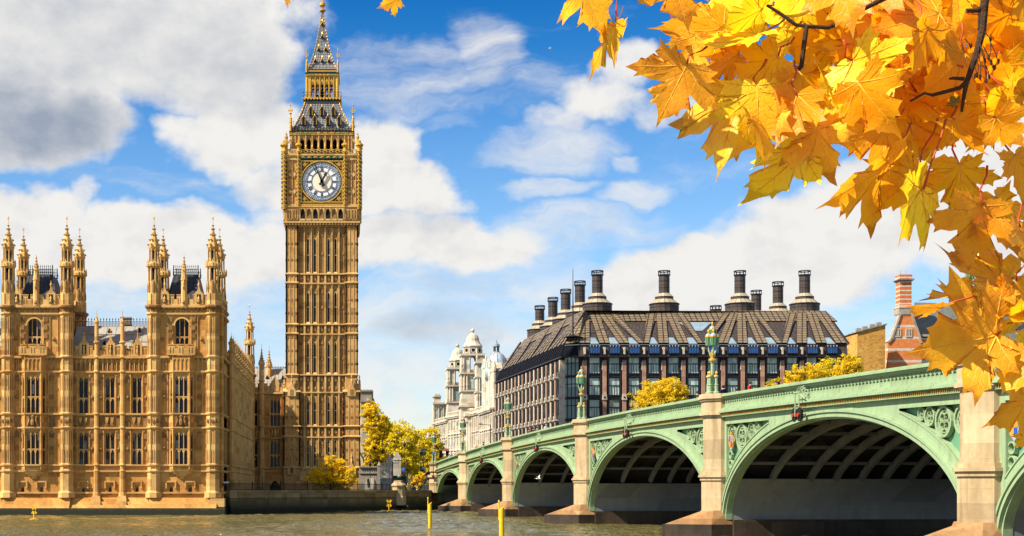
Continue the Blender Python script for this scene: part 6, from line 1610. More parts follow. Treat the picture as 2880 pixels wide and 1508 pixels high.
def pil_facade(w, L, z0, z1, bays, floors, d=.35, glass=3, wm=0):
    'pilasters, sills, windows with heads and a cornice on a frame facing -y'
    p = L/bays; hf = (z1-z0)/floors
    for k in range(bays+1): w.box(k*p-p*.12, k*p+p*.12, -d, .1, z0, z1, wm)
    for j in range(floors):
        zb = z0+j*hf
        w.box(0, L, -d*1.2, .1, zb+hf-.3, zb+hf, wm)
        for k in range(bays):
            c = (k+.5)*p; w.box(c-p*.17, c+p*.17, -.04, .02, zb+hf*.2, zb+hf*.74, glass); w.box(c-p*.24, c+p*.24, -d*.8, .02, zb+hf*.76, zb+hf*.84, wm); w.box(c-p*.24, c+p*.24, -d*.6, .02, zb+hf*.13, zb+hf*.19, wm)
            for q in (-1, 1): w.box(c+q*p*.2-p*.03, c+q*p*.2+p*.03, -d*.5, .02, zb+hf*.19, zb+hf*.76, wm)
    w.box(-.4, L+.4, -d*2.6, .1, z1, z1+.5, wm); w.box(-.2, L+.2, -d*1.7, .1, z1-.45, z1, wm)
    for k in range(int(L/.9)): w.box(k*.9+.2, k*.9+.6, -d*2.2, 0, z1-.35, z1, wm)
YQ = 390.0
tr = thing('white_ministry', 'long white stone ministry with two domed baroque towers on its roofline', 'building', (PX(1300, YQ), YQ+10, 5.4))
# long wall facing the street, with the two towers' blocks standing forward
def swall(px0, Y0, px1, Y1, z1, bays, floors, par, nm='street_wall', balus=True):
    xa_, xb_ = PX(px0, Y0), PX(px1, Y1); a = math.atan2(Y1-Y0, xb_-xa_); L = hypot(xb_-xa_, Y1-Y0)
    w = MB((xa_, Y0, 0), a); w.box(0, L, 0, 1.5, 5, z1, 0); pil_facade(w, L, 5.4, z1, bays, floors)
    if balus:
        w.box(0, L, -.3, 0, z1+1.3, z1+1.55, 0)
        for k in range(int(L/.8)): w.box(k*.8+.25, k*.8+.5, -.25, -.05, z1+.5, z1+1.3, 0)
    return part(nm, w, WM, par)
zc1 = PZ(1170, 400)
swall(1222, 436, 1262, 412, PZ(1190, 425), 7, 4, tr); swall(1262, 412, 1330, 388, PZ(1170, 400), 8, 4, tr); swall(1330, 388, 1372, 366, PZ(1160, 376), 7, 4, tr)
w = MB(); w.box(PX(1222, 440), PX(1500, 400), 437, 470, 5, PZ(1180, 436)); w.box(PX(1290, 410), PX(1460, 400), 412, 440, 5, PZ(1175, 412)); part('main_block', w, WM, tr)
baroque_tower(tr, PX(1287, 416), 416, 3.4, PZ(1235, 416), PZ(966, 416), .0)
baroque_tower(tr, PX(1329, 396), 396, 3.6, PZ(1210, 396), PZ(923, 396), .0)
for px, Y, z1 in ((1268, 413, 1190), (1312, 391, 1172)):           # giant column porches under the towers
    w = MB((PX(px, Y), Y-2.4, 0)); Wd = 6.5
    w.box(0, Wd, .8, 4, 5, PZ(z1, Y), 0); w.box(-.6, Wd+.6, -.6, 4, PZ(z1, Y), PZ(z1, Y)+.9, 0); w.box(-.2, Wd+.2, -.2, 4, PZ(z1, Y)-1.6, PZ(z1, Y), 0)
    for k in range(3): w.lathe(.9+k*2.3, .3, [(.75, 5.4), (.62, 6.4), (.55, PZ(z1, Y)-2.8), (.85, PZ(z1, Y)-1.7), (.85, PZ(z1, Y)-1.5)], 10, 0)
    w.box(Wd*.35, Wd*.6, .7, .85, 9, 13, 3)
    part('porch', w, WM, tr)
w = MB((PX(1217, 440), 434, 0)); Wd = PX(1256, 440)-PX(1217, 440); zt2 = PZ(1138, 437); w.box(0, Wd, 0, 10, 5, zt2, 0); pil_facade(w, Wd, 5.4, zt2, 3, 4)
w.box(0, Wd*.5, .1, 6, zt2+.5, PZ(1118, 437), 0); w.prism([(-.2, PZ(1118, 437)), (Wd*.55, PZ(1118, 437)), (Wd*.42, PZ(1110, 437)), (Wd*.1, PZ(1110, 437))], -.2, 6, 0)
part('end_pavilion', w, WM, tr)
w = MB((PX(1340, 384), 384, 0)); Wb = PX(1369, 384)-PX(1340, 384); zb_ = PZ(1022, 384)
w.box(0, Wb, 0, 5, 5, zb_, 0); w.box(-.4, Wb+.4, -.5, 5.2, zb_, zb_+.5, 0); w.prism([(-.4, zb_+.5), (Wb+.4, zb_+.5), (Wb/2, zb_+1.6)], -.4, 3, 0)
for q in (1170, 1105, 1062): w.box(-.3, Wb+.3, -.4, 5.1, PZ(q, 384), PZ(q, 384)+.45, 0)
for u in (.3, .85, Wb-.85, Wb-.3): w.lathe(u, -.15, [(.26, PZ(1160, 384)), (.22, PZ(1108, 384)), (.3, PZ(1106, 384))], 8, 0); w.lathe(u, -.15, [(.24, PZ(1100, 384)), (.2, PZ(1065, 384)), (.28, PZ(1063, 384))], 8, 0)
for q0, q1 in ((1155, 1115), (1098, 1068), (1056, 1028)): w.box(Wb/2-.42, Wb/2+.42, -.05, .1, PZ(q0, 384), PZ(q1, 384), 3)
for u in (.2, Wb-.2): w.lathe(u, .3, [(.35, zb_+.5), (.3, zb_+1.2), (.4, zb_+1.4), (.05, zb_+2.6)], 8, 0)
part('street_pavilion', w, WM, tr)
YD = 352.0
dm = thing('domed_house', 'cream stone corner house with grey slate roof and a blue glazed dome', 'building', (PX(1390, YD), YD+8, 5.4))
xa_, xb_ = PX(1388, YD), PX(1422, YD)+2
w = MB((xa_, YD, 0)); Ld = xb_-xa_; zt3 = PZ(1152, YD); w.box(0, Ld, 0, 14, 5, zt3, 0); pil_facade(w, Ld, 5.4, zt3, 2, 4)
w.frame((PX(1352, YD+20), YD+20, 0), math.atan2(-20, xa_-PX(1352, YD+20))); L = hypot(20, xa_-PX(1352, YD+20)); w.box(0, L, 0, 1.5, 5, zt3, 0); pil_facade(w, L, 5.4, zt3, 6, 4)
# gabled upper storeys on the street side
for k in range(3):
    u0 = L*k/3+.3; u1 = L*(k+1)/3-.3; z4 = PZ((1030, 1036, 1052)[k], YD+10); w.box(u0, u1, .2, 2.5, zt3, z4, 0); w.prism([(u0-.2, z4), (u1+.2, z4), ((u0+u1)/2+.5, z4+2.4), ((u0+u1)/2-.5, z4+2.4)], .1, 2.5, 0)
    for q in (.3, .7): w.box(u0+(u1-u0)*q-.5, u0+(u1-u0)*q+.5, .15, .3, zt3+1.2, zt3+3.6, 3)
    w.lathe(u1, .3, [(.5, zt3), (.45, z4-.5), (.6, z4), (.5, z4+1), (.05, z4+2.6)], 8, 0)
part('wall', w, WM, dm)
w = MB(); w.hull([(PX(1368, YD+14), YD+14, zt3), (xa_+.5, YD+1, zt3), (xb_, YD+1, zt3), (xb_, YD+16, zt3)], [(PX(1382, YD+9), YD+12, PZ(1040, YD)), (PX(1382, YD+9)+1, YD+7, PZ(1040, YD)), (xb_, YD+7, PZ(1040, YD)), (xb_, YD+14, PZ(1040, YD))]); part('roof', w, M['grime'], dm)
w = MB((PX(1417, YD), YD+3, 0)); w.box(-1.0, 1.6, 0, 2.2, zt3, PZ(1022, YD)); w.box(-1.3, 1.9, -.3, 2.5, PZ(1030, YD), PZ(1020, YD)); part('chimney', w, M['white'], dm)
w = MB((PX(1396, YD+11), YD+11, 0)); zd = PZ(1036, YD+11); rd = 31*(YD+11)/FPX
w.lathe(0, 0, [(rd*1.02, zd-3), (rd*1.02, zd+.2), (rd, zd+.3), (rd*.97, zd+rd*.45), (rd*.84, zd+rd*.85), (rd*.6, zd+rd*1.22), (rd*.3, zd+rd*1.42), (rd*.2, zd+rd*1.46)], 20, 0)
dome = part('dome', w, plain('pale blue dome glass', (.36, .50, .66), .2, .2, .3, .6, 0, .8, tint=(.52, .64, .76)), dm, True)
w = MB((PX(1396, YD+11), YD+11, 0))
for i in range(12):
    t = 2*pi*i/12; w.tube([(rd*q*cos(t)*1.02, rd*q*sin(t)*1.02, zd+rd*h) for q, h in ((1.0, .0), (.97, .45), (.84, .85), (.6, 1.22), (.3, 1.42))], .1, 4, 0)
w.lathe(0, 0, [(rd*.34, zd+rd*1.4), (rd*.34, zd+rd*1.5)], 8, 0)
for i in range(6): t = 2*pi*i/6; w.lathe(rd*.22*cos(t), rd*.22*sin(t), [(.13, zd+rd*1.5), (.13, zd+rd*1.95)], 5, 1)
w.lathe(0, 0, [(rd*.32, zd+rd*1.93), (rd*.34, zd+rd*2.0)], 10, 0); w.lathe(0, 0, [(rd*.32, zd+rd*2.0), (rd*.27, zd+rd*2.18), (rd*.12, zd+rd*2.3), (.03, zd+rd*2.6)], 10, 2)
part('lantern', w, [M['grime'], M['slate'], M['paleglass']], dm)
w = MB((PX(1355, YD+14), YD+14, 0)); 
# back block behind dome
b2 = thing('stone_chimney_house', 'plain pale house top showing between the blue dome and the dark office roof', 'building', (PX(1440, 380), 384, 5.4))
w = MB((PX(1420, 380), 380, 0)); Lb = PX(1475, 380)-PX(1420, 380); w.box(0, Lb, 0, 8, 5, PZ(1050, 380), 0); pil_facade(w, Lb, 20, PZ(1050, 380), 3, 2); w.box(.6, 3.2, 1, 3, PZ(1050, 380), PZ(1010, 380), 0); w.box(.3, 3.5, .8, 3.2, PZ(1012, 380), PZ(1006, 380), 0); part('wall', w, WM, b2)
# ------------------------------------------------------------------ buildings right of the office block
YB = 318.0
bk = thing('brown_brick_block', 'windowless ochre brick block with flat roof right of the office building', 'building', (PX(2455, YB), YB+6, 5))
M['ochre'] = stone('ochre stock brick', (.62, .31, .06), (.52, .24, .04), (.68, .38, .09), .5, .16, .55, .8, .5)
w = MB((PX(2411, YB), YB, 0)); Lk = PX(2490, YB)-PX(2411, YB); zk = PZ(918, YB); w.hull([(0, 0, 5), (Lk, 0, 5), (Lk+2.5, 10, 5), (0, 10, 5)], [(0, 0, zk-1.4), (Lk, 0, zk+.4), (Lk+2.5, 10, zk+.4), (0, 10, zk-1.4)]); part('wall', w, M['ochre'], bk)
w = MB((PX(2411, YB), YB, 0)); w.hull([(-.3, -.3, zk-1.4), (Lk+.3, -.3, zk+.4), (Lk+2.8, 10, zk+.4), (-.3, 10, zk-1.4)], [(-.3, -.3, zk-1.15), (Lk+.3, -.3, zk+.65), (Lk+2.8, 10, zk+.65), (-.3, 10, zk-1.15)])
for q in (.12, .35, .62, .85): w.box(Lk*q-.5, Lk*q+.5, 1, 2, zk-1.2+1.8*q, zk-.7+1.8*q+.2)
part('coping', w, M['grime'], bk)
YN = 330.0
def banded(name, c, c2, s):
    t = NT(name); q = t.new('ShaderNodeSeparateXYZ'); t.l.new(t.pos(), q.inputs[0])
    m = t.math('MODULO', t.math('SUBTRACT', q.outputs[2], s[2]), s[0])
    n = t.noise(t.pos(), 1.4, 5); wc, z = wallcoord(t); b = t.new('ShaderNodeTexBrick'); t.l.new(wc, b.inputs['Vector']); b.inputs['Scale'].default_value = 1; b.inputs['Brick Width'].default_value = .45; b.inputs['Row Height'].default_value = .15; b.inputs['Mortar Size'].default_value = .01
    b.inputs['Color1'].default_value = (*c, 1); b.inputs['Color2'].default_value = (*[x*.8 for x in c], 1); b.inputs['Mortar'].default_value = (*[x*.7 for x in c], 1)
    st = t.math('LESS_THAN', m, s[1]); t.base(t.mix(t.math('MULTIPLY', t.ramp(n, [(.4, 0), (.8, 1)]), .4), t.mix(st, b.outputs[0], c2), (.12, .05, .03))); t.rough(.85); return t.mat
M['band'] = banded('red brick with white stone bands', (.80, .26, .075), (.66, .58, .46), (2.75, .55, 0.3))
M['bandfine'] = banded('red brick chimney with close white bands', (.66, .18, .06), (.62, .54, .43), (1.02, .3, 0.1))
sh = thing('banded_gable_house', 'red brick house with white stone bands, tall gable and striped chimney', 'building', (PX(2545, YN), YN+8, 5))
gx = lambda p: PX(p, YN); gz = lambda q: PZ(q, YN)
w = MB((0, YN, 0))
w.prism([(gx(2497), 5), (gx(2592), 5), (gx(2592), gz(964)), (gx(2586), gz(950)), (gx(2563), gz(882)), (gx(2532), gz(882)), (gx(2508), gz(950)), (gx(2497), gz(960))], 0, 1.2, 0); w.hull([(gx(2592), .6, 5), (gx(2592)+26, 8, 5), (gx(2592)+26, 20, 5), (gx(2592), 20, 5)], [(gx(2592), .6, gz(950)), (gx(2592)+26, 8, gz(950)), (gx(2592)+26, 20, gz(950)), (gx(2592), 20, gz(950))], 0)
part('wall', w, [M['band']], sh)
w = MB((0, YN, 0))
for pts in ([(2592, 966), (2590, 950), (2565, 878), (2561, 884), (2585, 954), (2588, 966)], [(2495, 962), (2507, 948), (2531, 880), (2534, 884), (2511, 952), (2499, 966)]): w.prism([(gx(a), gz(b)) for a, b in pts][::-1], -.25, 1.4, 0)
w.box(gx(2528), gx(2568), -.2, 3, gz(884), gz(866), 0); w.taper((gx(2527), gx(2570), -.3, 3.2), gz(866), (gx(2531), gx(2566), 0, 3), gz(858), 0)
w.box(gx(2590)-.2, gx(2592)+18, .3, 2, gz(946), gz(940), 0)
part('stone_dressings', w, plain('weathered stone coping', (.40, .34, .26), .8, 0, .3, 1, .2, obj=False), sh)
CHN = MB((0, YN, 0)); CHN.box(gx(2532), gx(2565), .2, 2.8, gz(862), gz(790), 0); CHN.box(gx(2532)-.1, gx(2565)+.1, .1, 2.9, gz(784), gz(772), 0); ch_ = part('chimney', CHN, [M['bandfine']], sh)
CHN = MB((0, YN, 0)); CHN.taper((gx(2532)-.1, gx(2565)+.1, .1, 2.9), gz(791), (gx(2526), gx(2571), -.3, 3.3), gz(787), 0); CHN.box(gx(2526), gx(2571), -.3, 3.3, gz(787), gz(784), 0)
for q in (.25, .75): CHN.tube([(gx(2532)+q*2.6, 1.5, gz(772)), (gx(2532)+q*2.6, 1.5, gz(758))], .05, 4)
part('chimney_cap', CHN, M['grime'], sh)
sw_ = MB(); sg_ = MB(); sw_.box(-.75, .75, -.1, .1, -.15, .05); sw_.box(-.75, .75, -.1, .1, 1.6, 1.8)
for q in (-.66, -.2, .2, .66): sw_.box(q-.09, q+.09, -.1, .1, 0, 1.6)
sg_.box(-.6, .6, 0, .06, 0, 1.6); SWW = (sw_.mesh('window', M['white']), sg_.mesh('pane', M['glass']))
for p in (2525, 2556): window(sh, SWW, (gx(p), YN-.05, gz(946)))
w = MB((0, YN, 0)); w.hull([(gx(2563), 1.2, gz(950)), (gx(2592)+26, 7, gz(950)), (gx(2592)+26, 20, gz(950)), (PX(2600, YN+20), 20, gz(950))], [(PX(2572, YN+8), 8, gz(838)), (gx(2592)+26, 12, gz(838)), (gx(2592)+26, 14, gz(838)), (PX(2590, YN+14), 14, gz(838))], 0); part('roof', w, plain('green grey slates', (.16, .17, .14), .7, 0, .3, 1, .2, tint=(.10, .11, .11), obj=False), sh)
rp = thing('slate_roofed_range', 'distant dark slate roof with small white gabled dormer behind the maple leaves', 'building', (PX(2680, 345), 350, 5))
w = MB((0, 345, 0)); px = lambda p: PX(p, 345); pz = lambda q: PZ(q, 345)
w.box(px(2640), px(2960), 2, 14, 5, pz(930), 1); w.hull([(px(2640), 2, pz(930)), (px(2960), 2, pz(930)), (px(2960), 14, pz(930)), (px(2640), 14, pz(930))], [(px(2660), 7, pz(846)), (px(2960), 7, pz(846)), (px(2960), 9, pz(846)), (px(2660), 9, pz(846))], 0)
part('roof', w, [M['slate'], M['band']], rp)
w = MB((0, 345, 0)); w.prism([(px(2757), pz(880)), (px(2808), pz(880)), (px(2808), pz(856)), (px(2798), pz(846)), (px(2767), pz(846)), (px(2757), pz(856))], 3.0, 7, 0); w.ring((px(2757)+px(2808))/2, pz(868), .6, 1.3, 2.9, 3.1, 14, 1); part('dormer', w, [M['white'], M['band']], rp)
lb = thing('low_brick_house', 'low red brick house end seen past the office eaves', 'building', (PX(2405, 345), 348, 5)); w = MB(); w.box(PX(2392, 345), PX(2440, 345), 345, 352, 5, PZ(968, 345)); part('wall', w, M['band'], lb)
# pale building behind the park trees beside the clock tower
YG = 330.0
gb = thing('pale_corner_house', 'pale stepped stone house with dark chimney rising behind trees beside the clock tower', 'building', (PX(1040, YG), YG+5, 3)); xg = lambda p: PX(p, YG); zg = lambda q: PZ(q, YG)
w = MB((0, YG, 0)); w.box(xg(1000), xg(1075), 1.5, 10, 3, zg(1195), 0); w.box(xg(1000), xg(1078), 1.2, 10, zg(1195), zg(1188), 0); w.box(xg(1000), xg(1066), 1.5, 10, zg(1188), zg(1165), 0); w.prism([(xg(1000), zg(1165)), (xg(1066), zg(1165)), (xg(1052), zg(1120)), (xg(1000), zg(1120))], 1.6, 10, 0); w.box(xg(1000), xg(1050), 1.5, 9, zg(1120), zg(1098), 0)
for p in (1030, 1056): w.box(xg(p), xg(p+8), 1.4, 1.6, zg(1215), zg(1203), 3); w.box(xg(p-10), xg(p-2), 1.4, 1.6, zg(1215), zg(1203), 3)
part('wall', w, WM, gb)
w = MB((0, YG, 0)); w.box(xg(1012), xg(1046), .5, 5, zg(1130), zg(1101), 0); w.box(xg(1010), xg(1049), .2, 5.2, zg(1101), zg(1096), 0)
part('chimney', w, M['grime'], gb)
# ------------------------------------------------------------------ trees
def leafmat(name, a, b, c, trans=.5):
    t = NT(name); at_ = t.new('ShaderNodeAttribute'); at_.attribute_name = 'tint'
    col = t.ramp(at_.outputs['Fac'], [(0, a), (.5, b), (1, c)])
    t.base(col); t.rough(.7); t.bsdf.inputs['Specular IOR Level'].default_value = .2
    tr_ = t.new('ShaderNodeBsdfTranslucent'); t.l.new(col, tr_.inputs[0]); m = t.new('ShaderNodeMixShader'); m.inputs[0].default_value = trans
    t.l.new(t.bsdf.outputs[0], m.inputs[1]); t.l.new(tr_.outputs[0], m.inputs[2]); t.l.new(m.outputs[0], t.out.inputs[0]); return t.mat
M['lf_yellow'] = leafmat('yellow plane leaves', (.50, .40, .015), (.82, .61, .02), (.96, .74, .05))
M['lf_lime'] = leafmat('yellow green leaves', (.46, .42, .012), (.76, .62, .018), (.95, .76, .04))
M['lf_orange'] = leafmat('orange shrub leaves', (.66, .54, .012), (.95, .66, .012), (1.0, .76, .03))
M['lf_green'] = leafmat('green shrub leaves', (.05, .12, .01), (.10, .2, .015), (.22, .3, .02))
rg = np.random.default_rng(3)
def crown_mesh(blobs, n, size, seed):
    'leaf sprays gathered in clumps through the crown; blobs: (x, y, z, rx, ry, rz) in local metres'
    rg = np.random.default_rng(seed); B = np.array(blobs); vol = (B[:, 3]*B[:, 4]*B[:, 5])**.75
    nc = max(30, n//28); pick = rg.choice(len(B), nc, p=vol/vol.sum())
    d = rg.normal(size=(nc, 3)); d /= np.linalg.norm(d, axis=1)[:, None]; r = rg.uniform(.35, 1.04, nc)**.6
    C = B[pick, :3]+d*r[:, None]*B[pick, 3:]*(1+rg.normal(0, .16, (nc, 1)))
    tc_ = np.clip(rg.normal(.55, .2, nc), 0, 1)
    w = rg.integers(0, nc, n); cr_ = rg.uniform(.5, 1.0, nc)*np.mean(B[:, 3:])*.2
    p = C[w]+rg.normal(size=(n, 3))*cr_[w][:, None]*np.array([.75, .75, .5])
    s = size*rg.uniform(.55, 1.35, n)
    a = rg.normal(size=(n, 3)); a /= np.linalg.norm(a, axis=1)[:, None]; q = rg.normal(size=(n, 3)); b = np.cross(a, q); b /= np.linalg.norm(b, axis=1)[:, None]
    V = np.stack([p-a*s[:, None], p+b*s[:, None]*.6-a*s[:, None]*.1, p+a*s[:, None], p-b*s[:, None]*.6+a*s[:, None]*.1], 1).reshape(-1, 3)
    F = np.arange(4*n).reshape(n, 4)
    me = bpy.data.meshes.new('crown'); me.from_pydata(V.tolist(), [], F.tolist())
    at_ = me.attributes.new('tint', 'FLOAT', 'FACE'); at_.data.foreach_set('value', np.clip(tc_[w]+rg.normal(0, .13, n), 0, 1).astype(np.float32))
    return me
def tree(label, base, blobs, n, size, mat_, seed, trunk_r=.3, group=None, name='tree', fork=.35, bare=False, cat='tree'):
    r_ = thing(name, label, cat, base, group); rr = random.Random(seed)
    me = crown_mesh(blobs, n, size, seed); me.materials.append(mat_); o = inst('crown' if name != 'shrub' else 'foliage', me, r_, base)
    w = MB(base); top = max(b[2] for b in blobs); h0 = min(b[2]-b[5] for b in blobs); f0 = max(.3, h0*.8 if h0 > 1 else top*fork)
    w.tube([(0, 0, -.2), (.05, 0, f0*.5), (0, .05, f0)], [trunk_r*1.3, trunk_r, trunk_r*.85], 7)
    for b in blobs:
        for q in range(3 if len(blobs) < 6 else 2):
            e = (b[0]+rr.uniform(-.5, .5)*b[3], b[1]+rr.uniform(-.5, .5)*b[4], b[2]+rr.uniform(.1, .8)*b[5]); mid = (e[0]*.45+rr.uniform(-.3, .3), e[1]*.45, f0+(e[2]-f0)*.5)
            w.tube([(0, .05, f0*.97), mid, e], [trunk_r*.6, trunk_r*.35, .04], 5)
            for z in range(3):
                t_ = rr.uniform(.3, .9); s_ = [mid[i]+(e[i]-mid[i])*t_ for i in range(3)]; w.tube([s_, (s_[0]+rr.uniform(-1, 1)*b[3]*.5, s_[1]+rr.uniform(-1, 1)*b[4]*.4, s_[2]+rr.uniform(.1, .7)*b[5])], [trunk_r*.18, .02], 4)
    part('trunk', w, M['trunk'], r_)
    return r_
def pb(px, py, rpx, rpy, Y, base, dy=0, ry=None):
    s = Y/FPX; return (PX(px, Y)-base[0], dy, PZ(py, Y)-base[2], rpx*s, ry or rpx*s*.8, rpy*s)
b = (PX(930, 231.5), 231.5, 2.95); Y = 231.5
tree('rounded orange yellow shrub in front of the clock tower foot', b, [pb(930, 1320, 46, 36, Y, b), pb(890, 1343, 30, 28, Y, b), pb(972, 1340, 32, 28, Y, b), pb(940, 1302, 30, 20, Y, b), pb(920, 1350, 46, 24, Y, b), pb(955, 1355, 40, 20, Y, b)], 8000, .17, M['lf_orange'], 4, .16, None, 'shrub', .12, cat='shrub')
b = (PX(776, 235), 235, 2.95); tree('small green conical shrub at the dark wing doorway', b, [pb(776, 1371, 8, 8, 235, b), pb(776, 1362, 5, 5, 235, b)], 380, .11, M['lf_green'], 5, .05, None, 'shrub', .3, cat='shrub')
G = 'yellow park trees beyond the tower'
Y = 250; b = (PX(1056, Y), Y, 2.95); tree('tall yellow park tree pressed against the clock tower', b, [pb(1044, 1160, 26, 36, Y, b), pb(1055, 1205, 36, 40, Y, b), pb(1048, 1262, 30, 38, Y, b), pb(1078, 1195, 24, 32, Y, b), pb(1068, 1285, 22, 24, Y, b), pb(1038, 1300, 18, 20, Y, b)], 12000, .21, M['lf_yellow'], 6, .35, G)
Y = 284; b = (PX(1118, Y), Y, 2.95); tree('broad bright yellow park tree between the two others', b, [pb(1110, 1215, 38, 34, Y, b), pb(1085, 1250, 40, 42, Y, b), pb(1140, 1240, 42, 44, Y, b), pb(1115, 1290, 60, 42, Y, b), pb(1150, 1300, 40, 40, Y, b), pb(1075, 1300, 34, 40, Y, b)], 18000, .22, M['lf_lime'], 7, .4, G)
Y = 304; b = (PX(1195, Y), Y, 2.95); tree('yellow green park tree beside the white ministry', b, [pb(1205, 1232, 30, 30, Y, b), pb(1180, 1260, 36, 36, Y, b), pb(1215, 1270, 34, 40, Y, b), pb(1195, 1305, 56, 40, Y, b), pb(1165, 1300, 34, 40, Y, b), pb(1222, 1220, 18, 22, Y, b)], 17000, .22, M['lf_lime'], 8, .35, G)
Y = 240.5; b = (PX(1180, Y), Y, 2.95); tree('orange bush before the sloping abutment wall', b, [pb(1180, 1345, 18, 20, Y, b), pb(1195, 1352, 15, 20, Y, b), pb(1172, 1360, 14, 14, Y, b)], 1700, .13, M['lf_orange'], 9, .06, None, 'shrub', .15, cat='shrub')
b = (PX(1155, Y), Y, 2.95); tree('nearly bare grey shrub beside the orange bush', b, [pb(1155, 1352, 10, 18, Y, b), pb(1152, 1364, 10, 10, Y, b)], 160, .1, M['lf_orange'], 10, .09, None, 'shrub', .1, cat='shrub')
G = 'golden street trees before the office building'
Y = 264; b = (PX(1862, Y), Y, 6); tree('golden street tree before the office, left of the nearest whole lamp post', b, [pb(1840, 1100, 38, 34, Y, b), pb(1885, 1092, 40, 32, Y, b), pb(1915, 1115, 28, 34, Y, b), pb(1805, 1130, 34, 30, Y, b), pb(1862, 1130, 66, 40, Y, b)], 12000, .19, M['lf_yellow'], 12, .25, G)
b = (PX(2258, Y), Y, 6); tree('golden street tree in front of the office, low and leftmost of the right hand clump', b, [pb(2245, 1060, 30, 34, Y, b), pb(2275, 1055, 34, 34, Y, b), pb(2225, 1078, 18, 22, Y, b), pb(2258, 1090, 46, 30, Y, b)], 6500, .19, M['lf_yellow'], 13, .22, G)
Y = 266; b = (PX(2328, Y), Y, 6); tree('golden street tree in the middle of the clump before the office end', b, [pb(2310, 1045, 32, 34, Y, b), pb(2345, 1045, 32, 32, Y, b), pb(2328, 1080, 44, 30, Y, b)], 6500, .19, M['lf_lime'], 14, .22, G)
Y = 263; b = (PX(2392, Y), Y, 6); tree('golden street tree at the ochre brick block', b, [pb(2385, 1018, 24, 26, Y, b), pb(2402, 1035, 30, 30, Y, b), pb(2370, 1045, 26, 28, Y, b), pb(2395, 1065, 40, 28, Y, b)], 6600, .19, M['lf_yellow'], 15, .22, G)
b = (PX(2182, Y), Y, 6); tree('thin small golden tree top at the bridge rail', b, [pb(2184, 1075, 16, 13, Y, b), pb(2165, 1090, 16, 12, Y, b)], 800, .2, M['lf_yellow'], 16, .12, G)
# dark bare limbs seen against the park trees
Y = 250; bt = thing('bare_tree', 'dark bare forked tree standing before the yellow park trees', 'tree', (PX(1044, Y), Y, 2.95)); q = lambda p, y: (PX(p, Y), Y, PZ(y, Y))
w = MB(); w.tube([q(1038, 1372), q(1030, 1315), q(1022, 1290)], [.28, .24, .2], 6); w.tube([q(1022, 1290), q(1014, 1278), q(1010, 1258)], [.16, .12, .06], 5); w.tube([q(1022, 1290), q(1034, 1270), q(1042, 1250), q(1046, 1240)], [.2, .16, .13, .1], 6); w.tube([q(1040, 1256), q(1036, 1249), q(1031, 1245)], [.1, .07, .05], 5); w.tube([q(1038, 1300), q(1046, 1275), q(1057, 1258)], [.12, .08, .04], 5)
part('trunk', w, M['trunk'], bt)
# ------------------------------------------------------------------ gate court: screen, piers, fence, hut, signs, lamps
YGt = 246.0; gp = lambda p: PX(p, YGt); gq = lambda y: PZ(y, YGt)
gate = thing('gate_screen', 'grey gothic stone gateway screen with pointed arch right of the clock tower', 'gateway', (gp(1042), YGt, 2.95))
w = MB((0, YGt, 0)); w.wall(gp(1010), gp(1061), 2.9, gq(1314), [(gp(1026), gp(1060), 2.9, gq(1341))], .8, 0); w.arch(gp(1026), gp(1060), gq(1356), gq(1340), -.05, .8, 0, 5); w.box(gp(1010), gp(1061), -.2, .9, gq(1315), gq(1311), 0); w.box(gp(1010), gp(1061), -.15, .1, gq(1332), gq(1330), 0)
for k in range(7): u = gp(1020)+k*.39; w.prism([(u-.12, gq(1322)), (u, gq(1325)), (u+.12, gq(1322)), (u, gq(1319))], -.08, .02, 1); w.box(u-.1, u+.1, -.08, .02, gq(1336), gq(1333), 1)
w.ring((gp(1026)+gp(1060))/2, gq(1360), .95, 1.15, -.15, .1, 12, 0, 0, pi); part('wall', w, [M['grime'], M['dark']], gate)
def gpier(label, p, top, wpx, Y, bot=1374):
    x, s = PX(p, Y), Y/FPX; h = wpx*s/2; o = thing('gate_pier', label, 'gate pier', (x, Y, 2.95), 'pointed stone gate piers'); w = MB((x, Y, 0)); zt_ = PZ(top, Y)
    w.box(-h, h, -h, h, 2.9, zt_-h*2.2); w.box(-h*1.15, h*1.15, -h*1.15, h*1.15, zt_-h*2.6, zt_-h*2.1); part('shaft', w, M['grime'] if wpx < 12 else M['white'], o); w = MB((x, Y, 0)); w.taper((-h*1.1, h*1.1, -h*1.1, h*1.1), zt_-h*2.1, (-h*.15, h*.15, -h*.15, h*.15), zt_-h*.3); w.lathe(0, 0, [(h*.15, zt_-h*.35), (h*.3, zt_-h*.15), (.02, zt_)], 8); part('cap', w, M['grime'], o)
gpier('slim grey pointed pier beside the gateway arch', 1066, 1298, 10, 245); gpier('pale pointed pier rising behind the slatted fence', 1092, 1274, 14, 250); gpier('grey pointed pier between two paler gate piers', 1103, 1273, 11, 254); gpier('largest pale pointed pier beside the black guard hut', 1117, 1268, 20, 247)
fen = thing('slatted_fence', 'tall blue grey security fence of upright slats beside the gateway', 'fence', (gp(1085), 244.3, 2.95)); w = MB()
M['slats'] = plain('blue grey fence slats', (.10, .12, .15), .4, .4, .3)
for k in range(13):
    p = 1070+k*2.75; x = PX(p, 244.3); w.box(x-.05, x+.05, 244.2, 244.5, 2.9, PZ(1303-.3*k, 244.3))
w.box(PX(1069, 244.3), PX(1104, 244.3), 244.45, 244.5, 2.9, PZ(1345, 244.3)); part('slats', w, M['slats'], fen)
w = MB(); w.tube([(PX(1104, 244), 244, 2.9), (PX(1104, 244), 244, PZ(1298, 244))], .1, 6); w.tube([(PX(1104, 244), 244, PZ(1303, 244)), (PX(1122, 244), 244, PZ(1302, 244)), (PX(1122, 244), 244, PZ(1290, 244))], .06, 5); part('post', w, M['iron'], fen)
